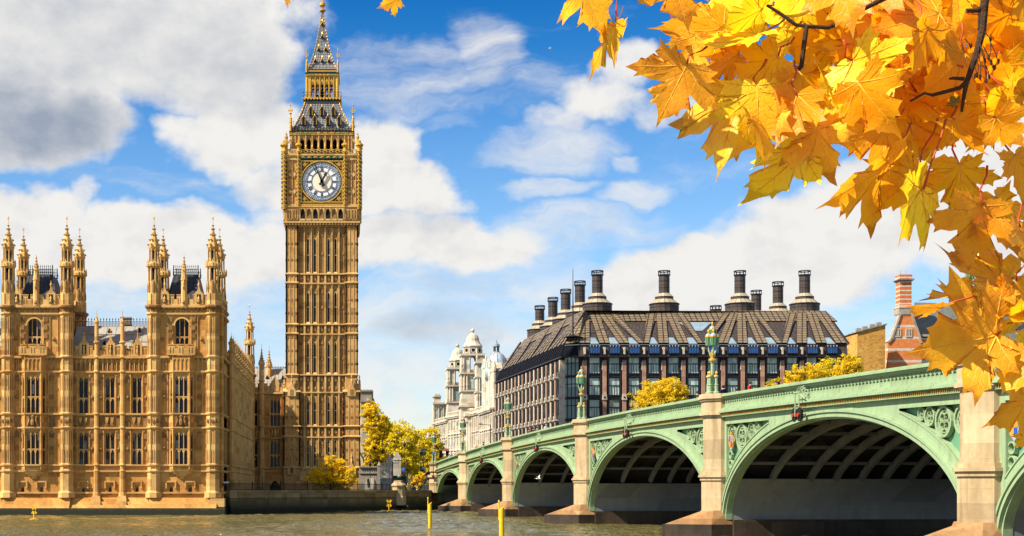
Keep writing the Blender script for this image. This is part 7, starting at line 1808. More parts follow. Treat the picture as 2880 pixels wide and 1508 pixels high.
hut = thing('guard_hut', 'low black glazed guard hut behind the river wall', 'hut', (PX(1125, 243), 243.5, 2.95)); w = MB(); w.box(PX(1106, 243), PX(1143, 243), 243, 246, 2.9, PZ(1341, 243)); w.box(PX(1104, 243), PX(1145, 243), 242.7, 246.3, PZ(1341, 243), PZ(1338, 243)); part('wall', w, M['black'], hut)
w = MB(); 
for p in (1110, 1121, 1132): w.box(PX(p, 243), PX(p+9, 243), 242.92, 243.01, 3.2, PZ(1345, 243))
part('window', w, M['glass'], hut)
def pole_thing(name, label, cat, p, Y, top, parts_fn, base=2.95, r_=.06, group=None):
    x = PX(p, Y); o = thing(name, label, cat, (x, Y, base), group); w = MB((x, Y, 0)); w.lathe(0, 0, [(r_*2, base), (r_*1.6, base+.4), (r_, base+.6), (r_*.8, PZ(top, Y))], 8); part('pole', w, M['iron'], o); parts_fn(o, x, Y, PZ(top, Y)); return o
def lant(o, x, Y, z):
    w = MB((x, Y, z)); w.lathe(0, 0, [(.1, -.1), (.16, 0), (.24, .5), (.3, .52), (.2, .68), (.05, .78), (.03, .95)], 6); part('lantern', w, M['iron'], o)
pole_thing('street_lantern', 'tall black street lantern in front of the broad yellow park tree', 'street lamp', 1137, 248, 1256, lant, group='black street lanterns'); pole_thing('street_lantern', 'black street lantern left of the pointed gate piers', 'street lamp', 1076, 249, 1276, lant, group='black street lanterns'); pole_thing('street_lantern', 'black street lantern between the two green lamp posts', 'street lamp', 1183, 252, 1280, lant, 5.4, group='black street lanterns')
pole_thing('camera_mast', 'thin black mast beside the clock tower with a bulging housing low on it', 'mast', 1041, 245, 1262, lambda o, x, Y, z: part('housing', (lambda w: (w.lathe(0, 0, [(.1, PZ(1312, 245)), (.28, PZ(1308, 245)), (.28, PZ(1304, 245)), (.1, PZ(1299, 245))], 8), w)[1])(MB((x, Y, 0))), M['iron'], o))
def board(wd, ht, m):
    def f(o, x, Y, z):
        w = MB((x, Y, z)); w.box(-wd/2, wd/2, -.12, -.06, -ht, 0); part('sign_panel', w, m, o)
        w = MB((x, Y, z)); w.box(-wd/2+.06, wd/2-.06, -.135, -.12, -ht*.3, -ht*.2); w.box(-wd/2+.06, wd/2-.2, -.135, -.12, -ht*.6, -ht*.5); part('sign_marks', w, M['lamptop'], o)
    return f
pole_thing('street_sign', 'blue road sign low beside the largest gate pier', 'sign', 1134, 244, 1316, board(.72, .72, M['blue'])); pole_thing('street_sign', 'small blue street sign left of the end lamp post', 'sign', 1219, 250, 1272, board(.58, .38, M['blue']), 5.4)
pole_thing('street_pole', 'plain grey pole before the bare shrub', 'pole', 1145, 242, 1302, lambda *a: None, r_=.11)
gl_ = thing('globe_lamp', 'round glass globe lamp on a short post behind the river wall', 'lamp', (PX(1123, 241.5), 241.5, 2.95)); w = MB((PX(1123, 241.5), 241.5, 0)); w.lathe(0, 0, [(.08, 2.9), (.06, PZ(1345, 241.5))], 6); part('pole', w, M['iron'], gl_); w = MB((PX(1123, 241.5), 241.5, PZ(1340, 241.5))); w.lathe(0, 0, [(.1, -.33), (.28, -.2), (.34, 0), (.25, .22), (.08, .33)], 12); part('globe', w, M['lampclear'], gl_, True)
def tlight(label, p, Y, top, lit):
    x, z = PX(p, Y), PZ(top, Y); o = thing('traffic_light', label, 'traffic light', (x, Y, 6.3)); w = MB((x, Y, 0)); w.tube([(0, 0, 6.2), (0, 0, z-1.0)], .06, 6); part('pole', w, M['iron'], o)
    w = MB((x, Y, z)); w.box(-.3, .3, -.05, .1, -1.35, 0); w.box(-.2, .2, -.2, 0, -1.25, -.08)
    part('signal_head', w, M['black'], o)
    for k in range(3):
        w = MB((x, Y, z-.25-.4*k)); w.prism([(.15*cos(2*pi*i/12), .15*sin(2*pi*i/12)) for i in range(12)], -.24, -.19); part('signal_lens', w, M['redlamp'] if (k == 0 and lit) else M['dark'], o, label='red lit lens' if k == 0 and lit else None)
t = NT('lit red lamp'); t.base((.8, .02, .02)); t.bsdf.inputs['Emission Color'].default_value = (1, .03, .03, 1); t.bsdf.inputs['Emission Strength'].default_value = 1.2; M['redlamp'] = t.mat
tlight('traffic light showing red before the white ministry porch', 1258, 262, 1262, True); tlight('dark traffic light seen from behind at the end lamp post', 1240, 260, 1267, False)
st = thing('street_light', 'black modern street light with long arm beyond the bridge rail', 'street lamp', (PX(1379, 258), 258, 6.3)); w = MB(); q = lambda p, y: (PX(p, 258), 258, PZ(y, 258)); w.tube([(PX(1379, 258), 258, 6.3), q(1379, 1194)], [.14, .09], 6); w.tube([q(1379, 1196), q(1350, 1193)], .05, 5); part('pole', w, M['iron'], st); w = MB(); w.tube([q(1356, 1193), q(1346, 1193)], .11, 5); part('lamp_head', w, M['iron'], st)
rl = thing('railing', 'thin black iron railing along the top of the river wall', 'railing', (-6, 230, 3)); w = MB((xa, YWALL(xa), 0), ra)
Lr = 46; w.box(0, Lr, 1.3, 1.36, 4.35, 4.41); w.box(0, Lr, 1.3, 1.36, 3.5, 3.56)
for k in range(int(Lr/.22)): w.box(k*.22, k*.22+.035, 1.31, 1.35, 2.95, 4.5)
for k in range(8): w.box(k*Lr/7-.06, k*Lr/7+.06, 1.27, 1.39, 2.95, 4.75)
part('bars', w, M['iron'], rl)
for p, h in ((658, 1338), (738, 1340)):
    o = thing('mast', 'thin black upright mast on the lawn at the palace corner' if p == 658 else 'thin black upright mast before the wing doorway', 'mast', (PX(p, 231), 231, 2.95)); w = MB((PX(p, 231), 231, 0)); w.lathe(0, 0, [(.12, 2.9), (.09, 3.4), (.06, PZ(h, 231))], 6); part('pole', w, M['iron'], o)
cc_ = thing('security_camera', 'white security camera bracketed on the palace river corner', 'security camera', (XR+.3, YP+.6, PZ(1359, YP))); w = MB((XR+.3, YP+.6, PZ(1359, YP))); w.box(-.35, .45, -.12, .12, 0, .22); part('housing', w, M['lamptop'], cc_); w = MB((XR+.3, YP+.6, PZ(1359, YP))); w.box(-.5, .15, -.05, .05, -.1, 0); w.box(-.45, -.1, -.12, .12, -.42, -.1); part('bracket', w, M['black'], cc_)
# ------------------------------------------------------------------ people on the bridge
def skin_mesh(name, V, E, Rr, mat_):
    me = bpy.data.meshes.new(name); me.from_pydata(V, E, []); me.materials.append(mat_)
    o = bpy.data.objects.new(name, me); COL.objects.link(o)
    sk = o.modifiers.new('skin', 'SKIN'); sk.use_smooth_shade = True
    for k, d in enumerate(me.skin_vertices[0].data if me.skin_vertices else []): d.radius = (Rr[k], Rr[k])
    o.modifiers.new('sub', 'SUBSURF').levels = 1; o.modifiers['sub'].render_levels = 2
    return o
def person(label, loc, face, coat, trous, hairc, armup=0., lean=0., h=1.72):
    r_ = thing('person', label, 'person', loc, None); k = h/1.72; f = lambda x, y, z: (x*k, y*k-lean*max(0, z-.9), z*k)
    sk = [(0, 0, .94), (0, 0, 1.15), (0, .02, 1.38), (0, 0, 1.50), (0, -.03, 1.6), (0, -.035, 1.69),
          (.17, .02, 1.40), (.25, .02, 1.16), (.22, -.12-.15*armup, .98+.25*armup), (.19, -.2-.2*armup, .94+.32*armup),
          (-.17, .02, 1.40), (-.25, .02, 1.16), (-.22, -.12-.15*armup, .98+.25*armup), (-.19, -.2-.2*armup, .94+.32*armup),
          (.09, 0, .88), (.10, -.02, .5), (.10, .03, .09), (.10, -.12, .04), (-.09, 0, .88), (-.10, .02, .5), (-.10, .05, .09), (-.10, -.1, .04)]
    E = [(0, 1), (1, 2), (2, 3), (3, 4), (4, 5), (2, 6), (6, 7), (7, 8), (8, 9), (2, 10), (10, 11), (11, 12), (12, 13), (0, 14), (14, 15), (15, 16), (16, 17), (0, 18), (18, 19), (19, 20), (20, 21)]
    rad = [.13, .12, .14, .055, .095, .07, .06, .045, .036, .03, .06, .045, .036, .03, .085, .06, .042, .035, .085, .06, .042, .035]
    for nm, sel, extra, m in (('body', range(22), 0, M['skin']), ('coat', [0, 1, 2, 6, 7, 8, 10, 11, 12], .028, coat), ('trousers', [0, 14, 15, 16, 18, 19, 20], .024, trous)):
        sel = list(sel); ix = {v: i for i, v in enumerate(sel)}; me = bpy.data.meshes.new(nm)
        me.from_pydata([f(*sk[v]) for v in sel], [(ix[a], ix[b_]) for a, b_ in E if a in ix and b_ in ix], []); me.materials.append(m)
        o = bpy.data.objects.new(nm, me); COL.objects.link(o); o.parent = r_
        md = o.modifiers.new('skin', 'SKIN'); md.use_smooth_shade = True
        for i, v in enumerate(sel):
            d = me.skin_vertices[0].data[i]; d.radius = ((rad[v]+extra)*(1.25 if v in (0, 1, 2) else 1), (rad[v]+extra)*(.9 if v in (0, 1, 2) else 1)); d.use_root = (v == 0)
        s_ = o.modifiers.new('sub', 'SUBSURF'); s_.levels = 1; s_.render_levels = 2
    w = MB(); c = f(0, -.02, 1.635); w.lathe(c[0], c[1]+.03, [(.09, c[2]-.09), (.115, c[2]-.02), (.118, c[2]+.05), (.09, c[2]+.105), (.02, c[2]+.125)], 10)
    o = link('hair', w.mesh('hair', hairc, True), None); o.parent = r_
    w = MB()
    for s_ in (-.035, .035): w.lathe(c[0]+s_, c[1]-.125, [(.004, c[2]-.005), (.012, c[2]+.005), (.004, c[2]+.015)], 5)
    w.box(c[0]-.012, c[0]+.012, c[1]-.14, c[1]-.1, c[2]-.045, c[2]-.005); o = link('face', w.mesh('face', hairc), None); o.parent = r_
    r_.rotation_euler[2] = face
    return r_
def cloth(name, c): return plain(name, c, .85, 0, .2, 8, .1)
CL = {k: cloth(k+' cloth', c) for k, c in dict(red=(.5, .02, .02), navy=(.015, .02, .05), black=(.012, .012, .014), maroon=(.12, .02, .03), teal=(.02, .07, .09), white=(.6, .58, .55), brown=(.14, .07, .035), grey=(.12, .12, .13), denim=(.04, .06, .12)).items()}
HR = {k: cloth(k+' hair', c) for k, c in dict(dark=(.015, .01, .008), brown=(.08, .04, .02), fair=(.35, .22, .09), grey=(.3, .28, .26), auburn=(.16, .05, .02)).items()}
def onb(px, y=.62):
    lo, hi = -5, 200
    for _ in range(50):
        m_ = (lo+hi)/2; p = BW(m_, y)
        if CX+FPX*p[0]/p[1] < px: lo = m_
        else: hi = m_
    return (*BW(m_, y)[:2], ztop(m_)-1.02)
PEOPLE = [(1958, 'dark haired person in black leaning on the rail left of the tall lamp post', .4, 'black', 'denim', 'dark', .9, .35), (1990, 'person in a bright red jacket standing left of the tall lamp post base', 1.2, 'red', 'black', 'dark', .3, .15),
    (2034, 'person in a navy jacket with pale collar right of the tall lamp post base', 2.6, 'navy', 'grey', 'dark', .2, .1), (2073, 'short dark haired child peeping over the bridge rail before the office windows', .2, 'maroon', 'denim', 'dark', .5, .1), (2108, 'brown haired person in a red top walking behind the bridge rail, rightmost of the walkers', 1.0, 'red', 'denim', 'brown', .2, .1),
    (1487, 'person in a maroon coat on the bridge, leftmost of the group by the office', .5, 'maroon', 'black', 'brown', .5, .1), (1500, 'person in a black coat on the bridge in the middle of the group', 1.8, 'black', 'black', 'dark', .3, 0), (1511, 'person in a dark teal coat on the bridge beside the black coated one', -.6, 'teal', 'grey', 'dark', .4, 0), (1536, 'grey haired person in white on the bridge, apart from the dark coated group', .2, 'white', 'grey', 'grey', .4, .1),
    (1424, 'long haired person in a brown coat leaning beside the pier with the lamp post', -.4, 'brown', 'denim', 'auburn', .8, .3), (1360, 'person in black passing the white house with the bay windows', 1.3, 'black', 'black', 'dark', .2, 0), (1340, 'fair haired person on the bridge just left of the one in black', .3, 'brown', 'denim', 'fair', .5, .2),
    (1252, 'person in a brown jacket under the red traffic light', .7, 'brown', 'denim', 'brown', .4, .1), (1259, 'person in a maroon jacket bending beside the red traffic light', -.2, 'maroon', 'grey', 'auburn', .6, .4), (1270, 'person in a dark navy suit looking over the rail before the white porch', .3, 'navy', 'navy', 'brown', .4, .05)]
for px, lab, fa, c, tr_, hr, au, le in PEOPLE: person(lab, onb(px), fa, CL[c], CL[tr_], HR[hr], au, le, 1.35 if 'child' in lab else R.uniform(1.66, 1.82))
for p, lab, c, hr in ((1186, 'fair haired person in a red coat behind the sloping wall', 'red', 'fair'), (1191, 'dark haired person in a pale coat behind the sloping wall', 'white', 'dark')):
    person(lab, (PX(p, 262), 262, 6.0+.25), .3, CL[c], CL['denim'], HR[hr], .3, .1)

# ------------------------------------------------------------------ gulls
def gull(label, px, py, Y, span, rz, up):
    loc = (PX(px, Y), Y, PZ(py, Y)); k = span/1.0; B = []
    pr = [(-.24, .004), (-.18, .03), (-.06, .062), (.06, .07), (.14, .05), (.18, .04), (.22, .045), (.26, .03), (.31, .006)]
    w = MB((0, 0, 0)); prev = None; n = 8
    for x, r_ in pr:
        ring = [w.vx((x*k, r_*cos(2*pi*i/n)*k, r_*sin(2*pi*i/n)*k)) for i in range(n)]
        if prev:
            for i in range(n): w.f.append([prev[i], prev[(i+1) % n], ring[(i+1) % n], ring[i]]); w.m.append(0)
        prev = ring
    for s_ in (-1, 1):
        w.hull([(.10*k, s_*.05*k, .03*k), (-.06*k, s_*.05*k, .03*k), (-.06*k, s_*.05*k, .05*k), (.10*k, s_*.05*k, .05*k)], [(.13*k, s_*.26*k, .06*k+up*.2*k), (.0, s_*.26*k, .06*k+up*.2*k), (.0, s_*.26*k, .07*k+up*.2*k), (.13*k, s_*.26*k, .07*k+up*.2*k)], 0)
        w.hull([(.13*k, s_*.26*k, .06*k+up*.2*k), (.0, s_*.26*k, .06*k+up*.2*k), (.0, s_*.26*k, .07*k+up*.2*k), (.13*k, s_*.26*k, .07*k+up*.2*k)], [(.0, s_*.52*k, .04*k+up*.3*k), (-.03*k, s_*.52*k, .04*k+up*.3*k), (-.03*k, s_*.52*k, .045*k+up*.3*k), (.0, s_*.52*k, .045*k+up*.3*k)], 1)
    w.hull([(-.2*k, -.03*k, 0), (-.2*k, .03*k, 0), (-.2*k, .03*k, .01*k), (-.2*k, -.03*k, .01*k)], [(-.34*k, -.07*k, .0), (-.34*k, .07*k, .0), (-.34*k, .07*k, .006*k), (-.34*k, -.07*k, .006*k)], 0)
    me = w.mesh('gull', [M['gullwhite'], M['gullgrey']], True); o = bpy.data.objects.new('gull', me); COL.objects.link(o); o.location = loc; o.rotation_euler = (.15, 0, rz); tag(o, label, 'bird')
M['gullwhite'] = plain('white plumage', (.75, .74, .70), .7, 0, .1); M['gullgrey'] = plain('grey wing tips', (.25, .26, .28), .7, 0, .1)
gull('tiny gull gliding in the blue sky right of the clock tower', 1547, 137, 190, 1.0, .5, .5)
gull('white gull flying under the third bridge arch', 1513, 1346, 150, 1.1, -.6, 1.0)
# ------------------------------------------------------------------ the maple branch hanging into the view
def maple_mat(name, c, deep, spot, trans=.58, patch=.4, tcol=None):
    t = NT(name); p = t.new('ShaderNodeTexCoord').outputs['Object']; oi = t.new('ShaderNodeObjectInfo')
    off_ = t.new('ShaderNodeVectorMath', operation='SCALE'); t.l.new(oi.outputs['Random'], off_.inputs['Scale']); off_.inputs[0].default_value = (37, 19, 53)
    ad = t.new('ShaderNodeVectorMath', operation='ADD'); t.l.new(p, ad.inputs[0]); t.l.new(off_.outputs[0], ad.inputs[1]); pv = ad.outputs[0]
    n = t.noise(pv, 16, 5, .6); n2 = t.noise(pv, 75, 4, .6); n3 = t.noise(pv, 260, 3, .7)
    hs_ = t.new('ShaderNodeHueSaturation'); t.set(hs_.inputs['Color'], c); hv = t.new('ShaderNodeMapRange'); t.l.new(oi.outputs['Random'], hv.inputs[0]); hv.inputs[3].default_value = .488; hv.inputs[4].default_value = .512; t.l.new(hv.outputs[0], hs_.inputs['Hue'])
    col = t.mix(t.math('MULTIPLY', t.ramp(n, [(.42, 0), (.66, 1)]), patch), hs_.outputs[0], deep); col = t.mix(t.math('MULTIPLY', t.ramp(n2, [(.5, 0), (.8, 1)]), .35), col, deep)
    col = t.mix(t.ramp(n3, [(.70, 0), (.76, .75)]), col, spot)
    # rust along the tips and margins, kept in the leaf as an attribute
    at_ = t.new('ShaderNodeAttribute'); at_.attribute_name = 'edge'; e = t.math('MULTIPLY', t.ramp(t.math('ADD', at_.outputs['Fac'], t.math('MULTIPLY', t.math('SUBTRACT', n, .5), 1.2)), [(.9, 0), (1.15, 1)]), .6)
    col = t.mix(e, col, tuple(q*.55 for q in deep))
    t.base(col); t.rough(.42); t.bsdf.inputs['Specular IOR Level'].default_value = .35
    tr_ = t.new('ShaderNodeBsdfTranslucent'); t.l.new(t.mix(1.0, col, tcol or (1, .9, .6), 'MULTIPLY'), tr_.inputs[0]); m = t.new('ShaderNodeMixShader'); m.inputs[0].default_value = trans
    t.l.new(t.bsdf.outputs[0], m.inputs[1]); t.l.new(tr_.outputs[0], m.inputs[2]); t.l.new(m.outputs[0], t.out.inputs[0])
    v = t.new('ShaderNodeTexVoronoi', feature='DISTANCE_TO_EDGE'); t.l.new(pv, v.inputs['Vector']); v.inputs['Scale'].default_value = 70
    t.bump(t.math('ADD', t.ramp(v.outputs['Distance'], [(0, 0), (.12, 1)]), t.math('MULTIPLY', n2, .6)), .18, .003)
    return t.mat
LMAT = {'gold': maple_mat('backlit golden maple leaf', (.98, .50, .006), (.88, .36, .005), (.16, .05, .01)), 'yellow': maple_mat('sunlit yellow maple leaf', (1.0, .76, .02), (.96, .6, .012), (.35, .14, .02), .45, .35),  # light put into colour: gold is the backlit tone, yellow the sunlit one
        'amber': maple_mat('amber maple leaf', (.98, .58, .03), (.74, .28, .012), (.14, .05, .012), .45, .6), 'rust': maple_mat('rusty maple leaf', (1.0, .50, .018), (.74, .25, .01), (.12, .035, .01), .5, .65), 'olive': maple_mat('olive green maple leaf', (.16, .13, .015), (.10, .09, .012), (.05, .03, .01), .3)}
MV = {'rib': plain('orange leaf veins', (.80, .40, .03), .6, 0, .2, 40, 0), 'stalk': plain('red leaf stalk', (.52, .07, .02), .5, 0, .3, 40, 0)}
HALF = [(0, 0), (.05, -.09), (.15, -.15), (.25, -.14), (.31, -.23), (.38, -.15), (.50, -.15), (.66, -.20), (.58, -.07), (.60, .0), (.68, .05), (.55, .08), (.44, .15),
        (.55, .19), (.63, .16), (.70, .25), (.80, .26), (.80, .36), (.98, .52), (.80, .51), (.74, .55), (.76, .66), (.62, .58), (.48, .56), (.33, .52),
        (.33, .64), (.38, .74), (.49, .80), (.36, .83), (.30, .89), (.31, 1.0), (.20, .95), (.12, 1.04), (.05, 1.15), (0, 1.34)]
OUT = HALF+[(-x, y) for x, y in HALF[-2:0:-1]]
TIPS = [(0, 1.3), (.94, .50), (-.94, .50), (.62, -.17), (-.62, -.17)]
def leaf_mesh(L, cls, seed, fold, curl, stalk=None, wave=.06):
    rr = random.Random(seed); k = L/1.34
    ph = [rr.uniform(0, 6) for _ in range(4)]; asym = rr.uniform(.9, 1.1); jit = [(rr.gauss(0, .018), rr.gauss(0, .018)) for _ in OUT]
    lob = [rr.uniform(.86, 1.12) for _ in range(8)]
    def D(u, v):
        u_ = u*(asym if u > 0 else 2-asym)
        y = -fold*abs(u_) + curl*(v-.2)**2 + wave*sin(3.1*u+ph[0])*cos(2.7*v+ph[1]) + wave*.6*sin(6*u+ph[2]+3*v) + .03*sin(9*v+ph[3])*abs(u)
        return (u_*k, y*k, v*k)
    pts = []
    for (u, v), (a, b_) in zip(OUT, jit):
        r_ = hypot(u, v-.12); g_ = lob[int((math.atan2(u, v-.12)+pi)/(2*pi)*7.99)]
        pts.append((u*(.45+.55*g_)+a, (v-.12)*(.45+.55*g_)+.12+b_))
    fine_ = []
    for i in range(len(pts)):
        a, b_ = pts[i], pts[(i+1) % len(pts)]; fine_ += [a, ((a[0]+b_[0])/2, (a[1]+b_[1])/2)]
    V, F, m, edge = [], [], [], []; n = len(fine_); c = (0, .12); RS = (0.0, .3, .55, .78, .92, 1.0)
    V.append(D(*c)); edge.append(0)
    for s in RS[1:]:
        for u, v in fine_: V.append(D(c[0]+(u-c[0])*s, c[1]+(v-c[1])*s)); edge.append(min(1.2, s*hypot(u, v-.12)/.95))
    for i in range(n): F.append((0, 1+i, 1+(i+1) % n)); m.append(0)
    for j in range(len(RS)-2):
        for i in range(n): a = 1+j*n; F.append((a+i, a+n+i, a+n+(i+1) % n, a+(i+1) % n)); m.append(0)
    # veins and stalk
    w = MB()
    for ti, (tx, ty) in enumerate(TIPS):
        P_ = [D(tx*q, ty*q+.06*sin(q*pi)*(.5 if ti else 0)) for q in (0, .25, .5, .75, .95)]; w.tube(P_, [.013*k, .011*k, .009*k, .006*k, .002*k], 5, 1)
        for q in (.3, .5, .7):
            for s_ in (-1, 1):
                bx_, by_ = tx*q, ty*q+.06*sin(q*pi)*(.5 if ti else 0); an = math.atan2(ty, tx)+s_*.75; ln = (.34 if ti == 0 else .27)*(1-.45*q)
                w.tube([D(bx_+cos(an)*ln*z, by_+sin(an)*ln*z) for z in (0, .5, 1)], [.004*k, .003*k, .001*k], 4, 1)
    if stalk:
        w.tube([(0, 0, 0), (stalk[0]*.3+.01, stalk[1]*.3, stalk[2]*.35), (stalk[0]*.7, stalk[1]*.7, stalk[2]*.75), stalk], [.0022, .0018, .0018, .0024], 6, 2)
    o_ = len(V); V += w.v; F += [[q+o_ for q in f] for f in w.f]; m += w.m; edge += [0]*len(w.v)
    me = bpy.data.meshes.new('leaf'); me.from_pydata(V, [], F)
    for x in (LMAT[cls], MV['rib'], MV['stalk']): me.materials.append(x)
    me.polygons.foreach_set('material_index', m); me.polygons.foreach_set('use_smooth', [True]*len(F))
    at_ = me.attributes.new('edge', 'FLOAT', 'POINT'); at_.data.foreach_set('value', edge); me.update(); return me
def leaf(px, py, tx, ty, cls, wf=.9, Y=2.6, par=None, stalk=(60, -70), tilt=0, fold=None, seed=None, name='leaf', flip=1):
    'junction and middle tip of one leaf; wf = how broadly it faces us'
    s = Y/FPX; seed = seed if seed is not None else int(px*7+py*13) & 0xffff; rr = random.Random(seed)
    dx, dz = (tx-px)*s, -(ty-py)*s; L = 1.2*hypot(dx, dz)/cos(tilt)
    ax = Vector((dx, 0, dz)).normalized(); ax = (ax*cos(tilt)+Vector((0, -sin(tilt), 0))).normalized()     # along the midrib
    nrm = Vector((0, -1, 0)); side = ax.cross(nrm).normalized(); nrm = side.cross(ax).normalized()
    a = math.acos(max(.1, min(1, wf)))*flip
    sd = side*cos(a)+nrm*sin(a); nn = nrm*cos(a)-side*sin(a)
    Rm = Matrix((sd, -nn, ax)).transposed()
    st = None
    if stalk:
        wv = Vector((stalk[0]*s, rr.uniform(-.01, .03), -stalk[1]*s)); st = tuple(Rm.inverted() @ wv)
    me = leaf_mesh(L, cls, seed, (rr.uniform(.0, .22) if fold is None else fold), rr.uniform(-.18, .2), st)
    o = bpy.data.objects.new(name, me); COL.objects.link(o); o.matrix_world = Matrix.Translation((PX(px, Y), Y, PZ(py, Y))) @ Rm.to_4x4()
    if par:
        o.parent = par; o.matrix_world = Matrix.Translation(Vector((PX(px, Y), Y, PZ(py, Y)))-Vector(par['_w'])) @ Rm.to_4x4()
    return o
YM = 2.62
mp = thing('maple_branch', 'overhanging maple branch with big golden autumn leaves on red stalks', 'tree branch', (PX(2780, YM), YM, PZ(-260, YM)))
w = MB()
q = lambda p, y, dy=0: (PX(p, YM+dy), YM+dy, PZ(y, YM+dy))
def twig(pts, r0, r1):
    n = len(pts); w.tube(pts, [r0+(r1-r0)*i/(n-1) for i in range(n)], 8)
w.tube([(4.2, 3.6, 1.5), (4.0, 3.5, 3.6), (3.7, 3.3, 4.8), (3.0, 3.0, 5.2), (2.2, 2.8, 5.15)], [.24, .2, .12, .05, .02], 9)
twig([(2.2, 2.8, 5.15), q(2900, -420, .2), q(2800, -200, .05), q(2775, -60), q(2768, 20), q(2763, 85), q(2747, 150), q(2733, 190), q(2720, 228)], .011, .005)
twig([q(2720, 226), q(2712, 265), q(2704, 315)], .005, .003)
twig([q(2722, 226), q(2700, 247), q(2660, 258), q(2622, 268)], .0042, .0035); twig([q(2622, 268), q(2600, 262), q(2560, 285)], .003, .002)
twig([q(2768, 20), q(2745, 30), q(2718, 30)], .005, .004); twig([q(2755, 30), q(2752, 85)], .003, .002)
twig([q(2800, -200, .05), q(2600, -80), q(2500, -10), q(2430, 24), q(2384, 52)], .005, .0045); twig([q(2384, 52), q(2330, 78), q(2268, 74), q(2238, 70), q(2200, 42), q(2150, 10)], .0042, .003)
twig([q(2268, 74), q(2261, 128), q(2254, 187), q(2232, 220), q(2211, 245)], .005, .0035); twig([q(2254, 187), q(2232, 195)], .003, .002)
twig([q(2711, 222), q(2680, 220), q(2670, 222)], .004, .002)
twig([q(2600, -80), q(2300, -120), q(1900, -130), q(1740, -90)], .007, .004)
for i, (x0, y0, x1, y1) in enumerate(((2757, 125, 2770, 180), (2757, 125, 2774, 235), (2765, 130, 2795, 200), (2765, 130, 2788, 185), (2752, 150, 2757, 225), (2770, 90, 2786, 120), (2786, 120, 2780, 170), (2786, 120, 2808, 182), (2780, 165, 2798, 198), (2748, 160, 2748, 220), (2742, 185, 2742, 222), (2770, 180, 2782, 225), (2714, 110, 2731, 138), (2330, 40, 2390, 40), (2336, 46, 2370, 33), (2325, 38, 2400, 42))):
    w.tube([q(x0, y0, -.02), q((x0+x1)/2+4, (y0+y1)/2, -.025), q(x1, y1, -.02)], [.0012, .001, .0009], 4); w.lathe(*q(x1, y1, -.02)[:2], [(.001, q(x1, y1)[2]-.004), (.0024, q(x1, y1)[2]), (.001, q(x1, y1)[2]+.004)], 5)
part('branch', w, M['wood'], mp)
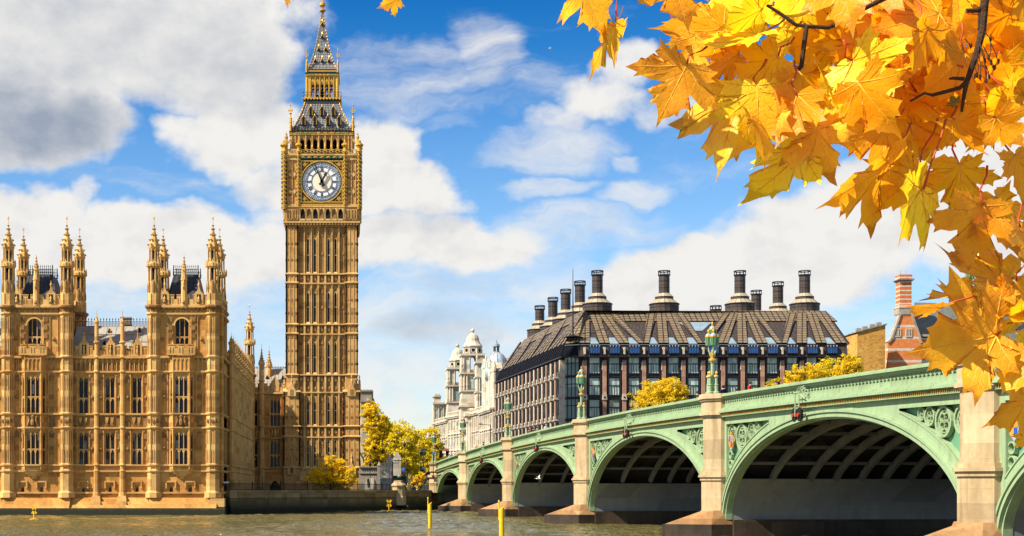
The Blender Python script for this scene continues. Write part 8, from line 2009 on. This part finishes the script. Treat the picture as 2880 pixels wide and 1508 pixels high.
LV_ = [(1640, -92, 1674, 105, 'rust', .42, (20, -60)), (1732, 62, 1660, 195, 'amber', .3, (2, -90)), (1880, -60, 1922, 76, 'rust', .95, None), (2040, 78, 1860, 100, 'gold', .8, (40, -50)), (2142, 27, 2030, 82, 'yellow', .55, (40, -20)), (2150, 96, 1990, 130, 'yellow', .5, (60, -45)),
    (1955, 100, 1932, 206, 'amber', 1, None), (1932, 182, 1858, 330, 'rust', 1.0, (60, -55)), (2076, 152, 1980, 222, 'rust', .65, (50, -40)), (2187, 163, 2070, 235, 'gold', .95, (60, -70)), (2125, 247, 2130, 418, 'yellow', 1.0, (40, -90)), (2085, 262, 2020, 480, 'amber', .72, None), (2110, 330, 2155, 455, 'amber', .6, None),
    (2256, 407, 2140, 566, 'yellow', .5, (-15, -190)), (2243, 200, 2320, 322, 'gold', .9, (5, -40)), (2295, 349, 2330, 500, 'amber', .5, (-20, -90)), (2315, 207, 2357, 340, 'yellow', .6, (-40, -20)), (2240, 265, 2200, 400, 'gold', .8, (10, -90)), (2215, 110, 2130, 150, 'yellow', .5, (40, -50)),
    (2505, 365, 2350, 405, 'gold', 1.0, (40, -60)), (2505, 463, 2336, 572, 'rust', .55, (60, -120)), (2584, 479, 2475, 590, 'gold', .85, (60, -150)), (2598, 532, 2490, 684, 'yellow', .65, (70, -200)), (2696, 460, 2715, 600, 'gold', 1.0, (-12, -120)), (2685, 336, 2752, 440, 'gold', .95, (10, -40)), (2766, 577, 2735, 735, 'rust', 1.0, (30, -120)),
    (2790, 560, 2860, 720, 'gold', .9, None), (2800, 330, 2870, 400, 'gold', .9, (-30, -60)), (2850, 437, 2890, 560, 'gold', .9, (-50, -100)), (2833, 789, 2664, 716, 'amber', .72, (80, -15)), (2833, 792, 2800, 850, 'gold', .9, None), (2766, 842, 2602, 838, 'rust', .3, (70, -5)), (2650, 862, 2560, 876, 'rust', .22, (90, -30)), (2803, 945, 2588, 985, 'rust', 1.0, (85, -60)),
    (2872, 893, 2735, 950, 'yellow', .4, (60, -20)), (2890, 862, 2735, 880, 'gold', .6, (40, -20)), (2895, 1118, 2785, 1205, 'rust', .85, (50, -30)), (2895, 1000, 2835, 1100, 'rust', .8, (40, -60)), (2885, 965, 2795, 1030, 'yellow', .6, (40, -20)), (2893, 1232, 2858, 1258, 'rust', .7, (30, -20)), (2860, 790, 2880, 900, 'gold', .9, (30, -60)), (2880, 1010, 2850, 960, 'amber', .8, None), (2870, 640, 2890, 760, 'rust', .8, (20, -70)), (2650, 168, 2637, 105, 'olive', .8, (60, 20)), (2690, 290, 2672, 270, 'olive', .7, None)]
for i, (px, py, tx, ty, c, wf, stk) in enumerate(LV_): leaf(px, py, tx, ty, c, wf, YM+[-.02, .03, -.05, .06, 0][i % 5] + (-.1 if i in (33,) else 0), mp, stk, tilt=[.1, -.15, .2, 0][i % 4], flip=(-1)**(i+(i == 1)*1+(i == 0)))
rr = random.Random(23)
for row, (y0, xs, n) in enumerate(((-40, 1960, 8), (25, 2130, 8), (95, 2290, 7), (165, 2330, 7), (235, 2400, 6), (290, 2480, 5))):
    for k in range(n):
        x = xs+(2890-xs)*(k+.5)/n+rr.uniform(-30, 30); y = y0+rr.uniform(-28, 28); t_ = rr.uniform(-2.3, 1.1)+pi*.0; Lp = rr.uniform(130, 185)
        ang = rr.gauss(pi*.62, .7); tx, ty = x+Lp*cos(ang), y+Lp*sin(ang)*.9
        c = 'yellow' if (x < 2280 and rr.random() < .6) or rr.random() < .1 else ('rust' if rr.random() < .05 else 'gold')
        leaf(x, y, tx, ty, c, rr.uniform(.55, 1.0), YM+rr.choice((-.1, .05, .08, .12))+rr.uniform(0, .14), mp, (rr.uniform(-60, 60), rr.uniform(-90, -30)), tilt=rr.uniform(-.3, .4), flip=rr.choice((-1, 1)), seed=100+row*20+k)
o = leaf(1118, -4, 1070, 24, 'amber', .6, 2.7, None, (10, -8), name='falling_leaf', seed=5); tag(o, 'single small amber maple leaf drifting in the blue sky right of the spire', 'leaf')
o = leaf(803, -30, 812, 18, 'amber', .4, 2.7, None, None, name='falling_leaf', seed=8); tag(o, 'thin sliver of an amber leaf at the upper edge left of the spire', 'leaf')
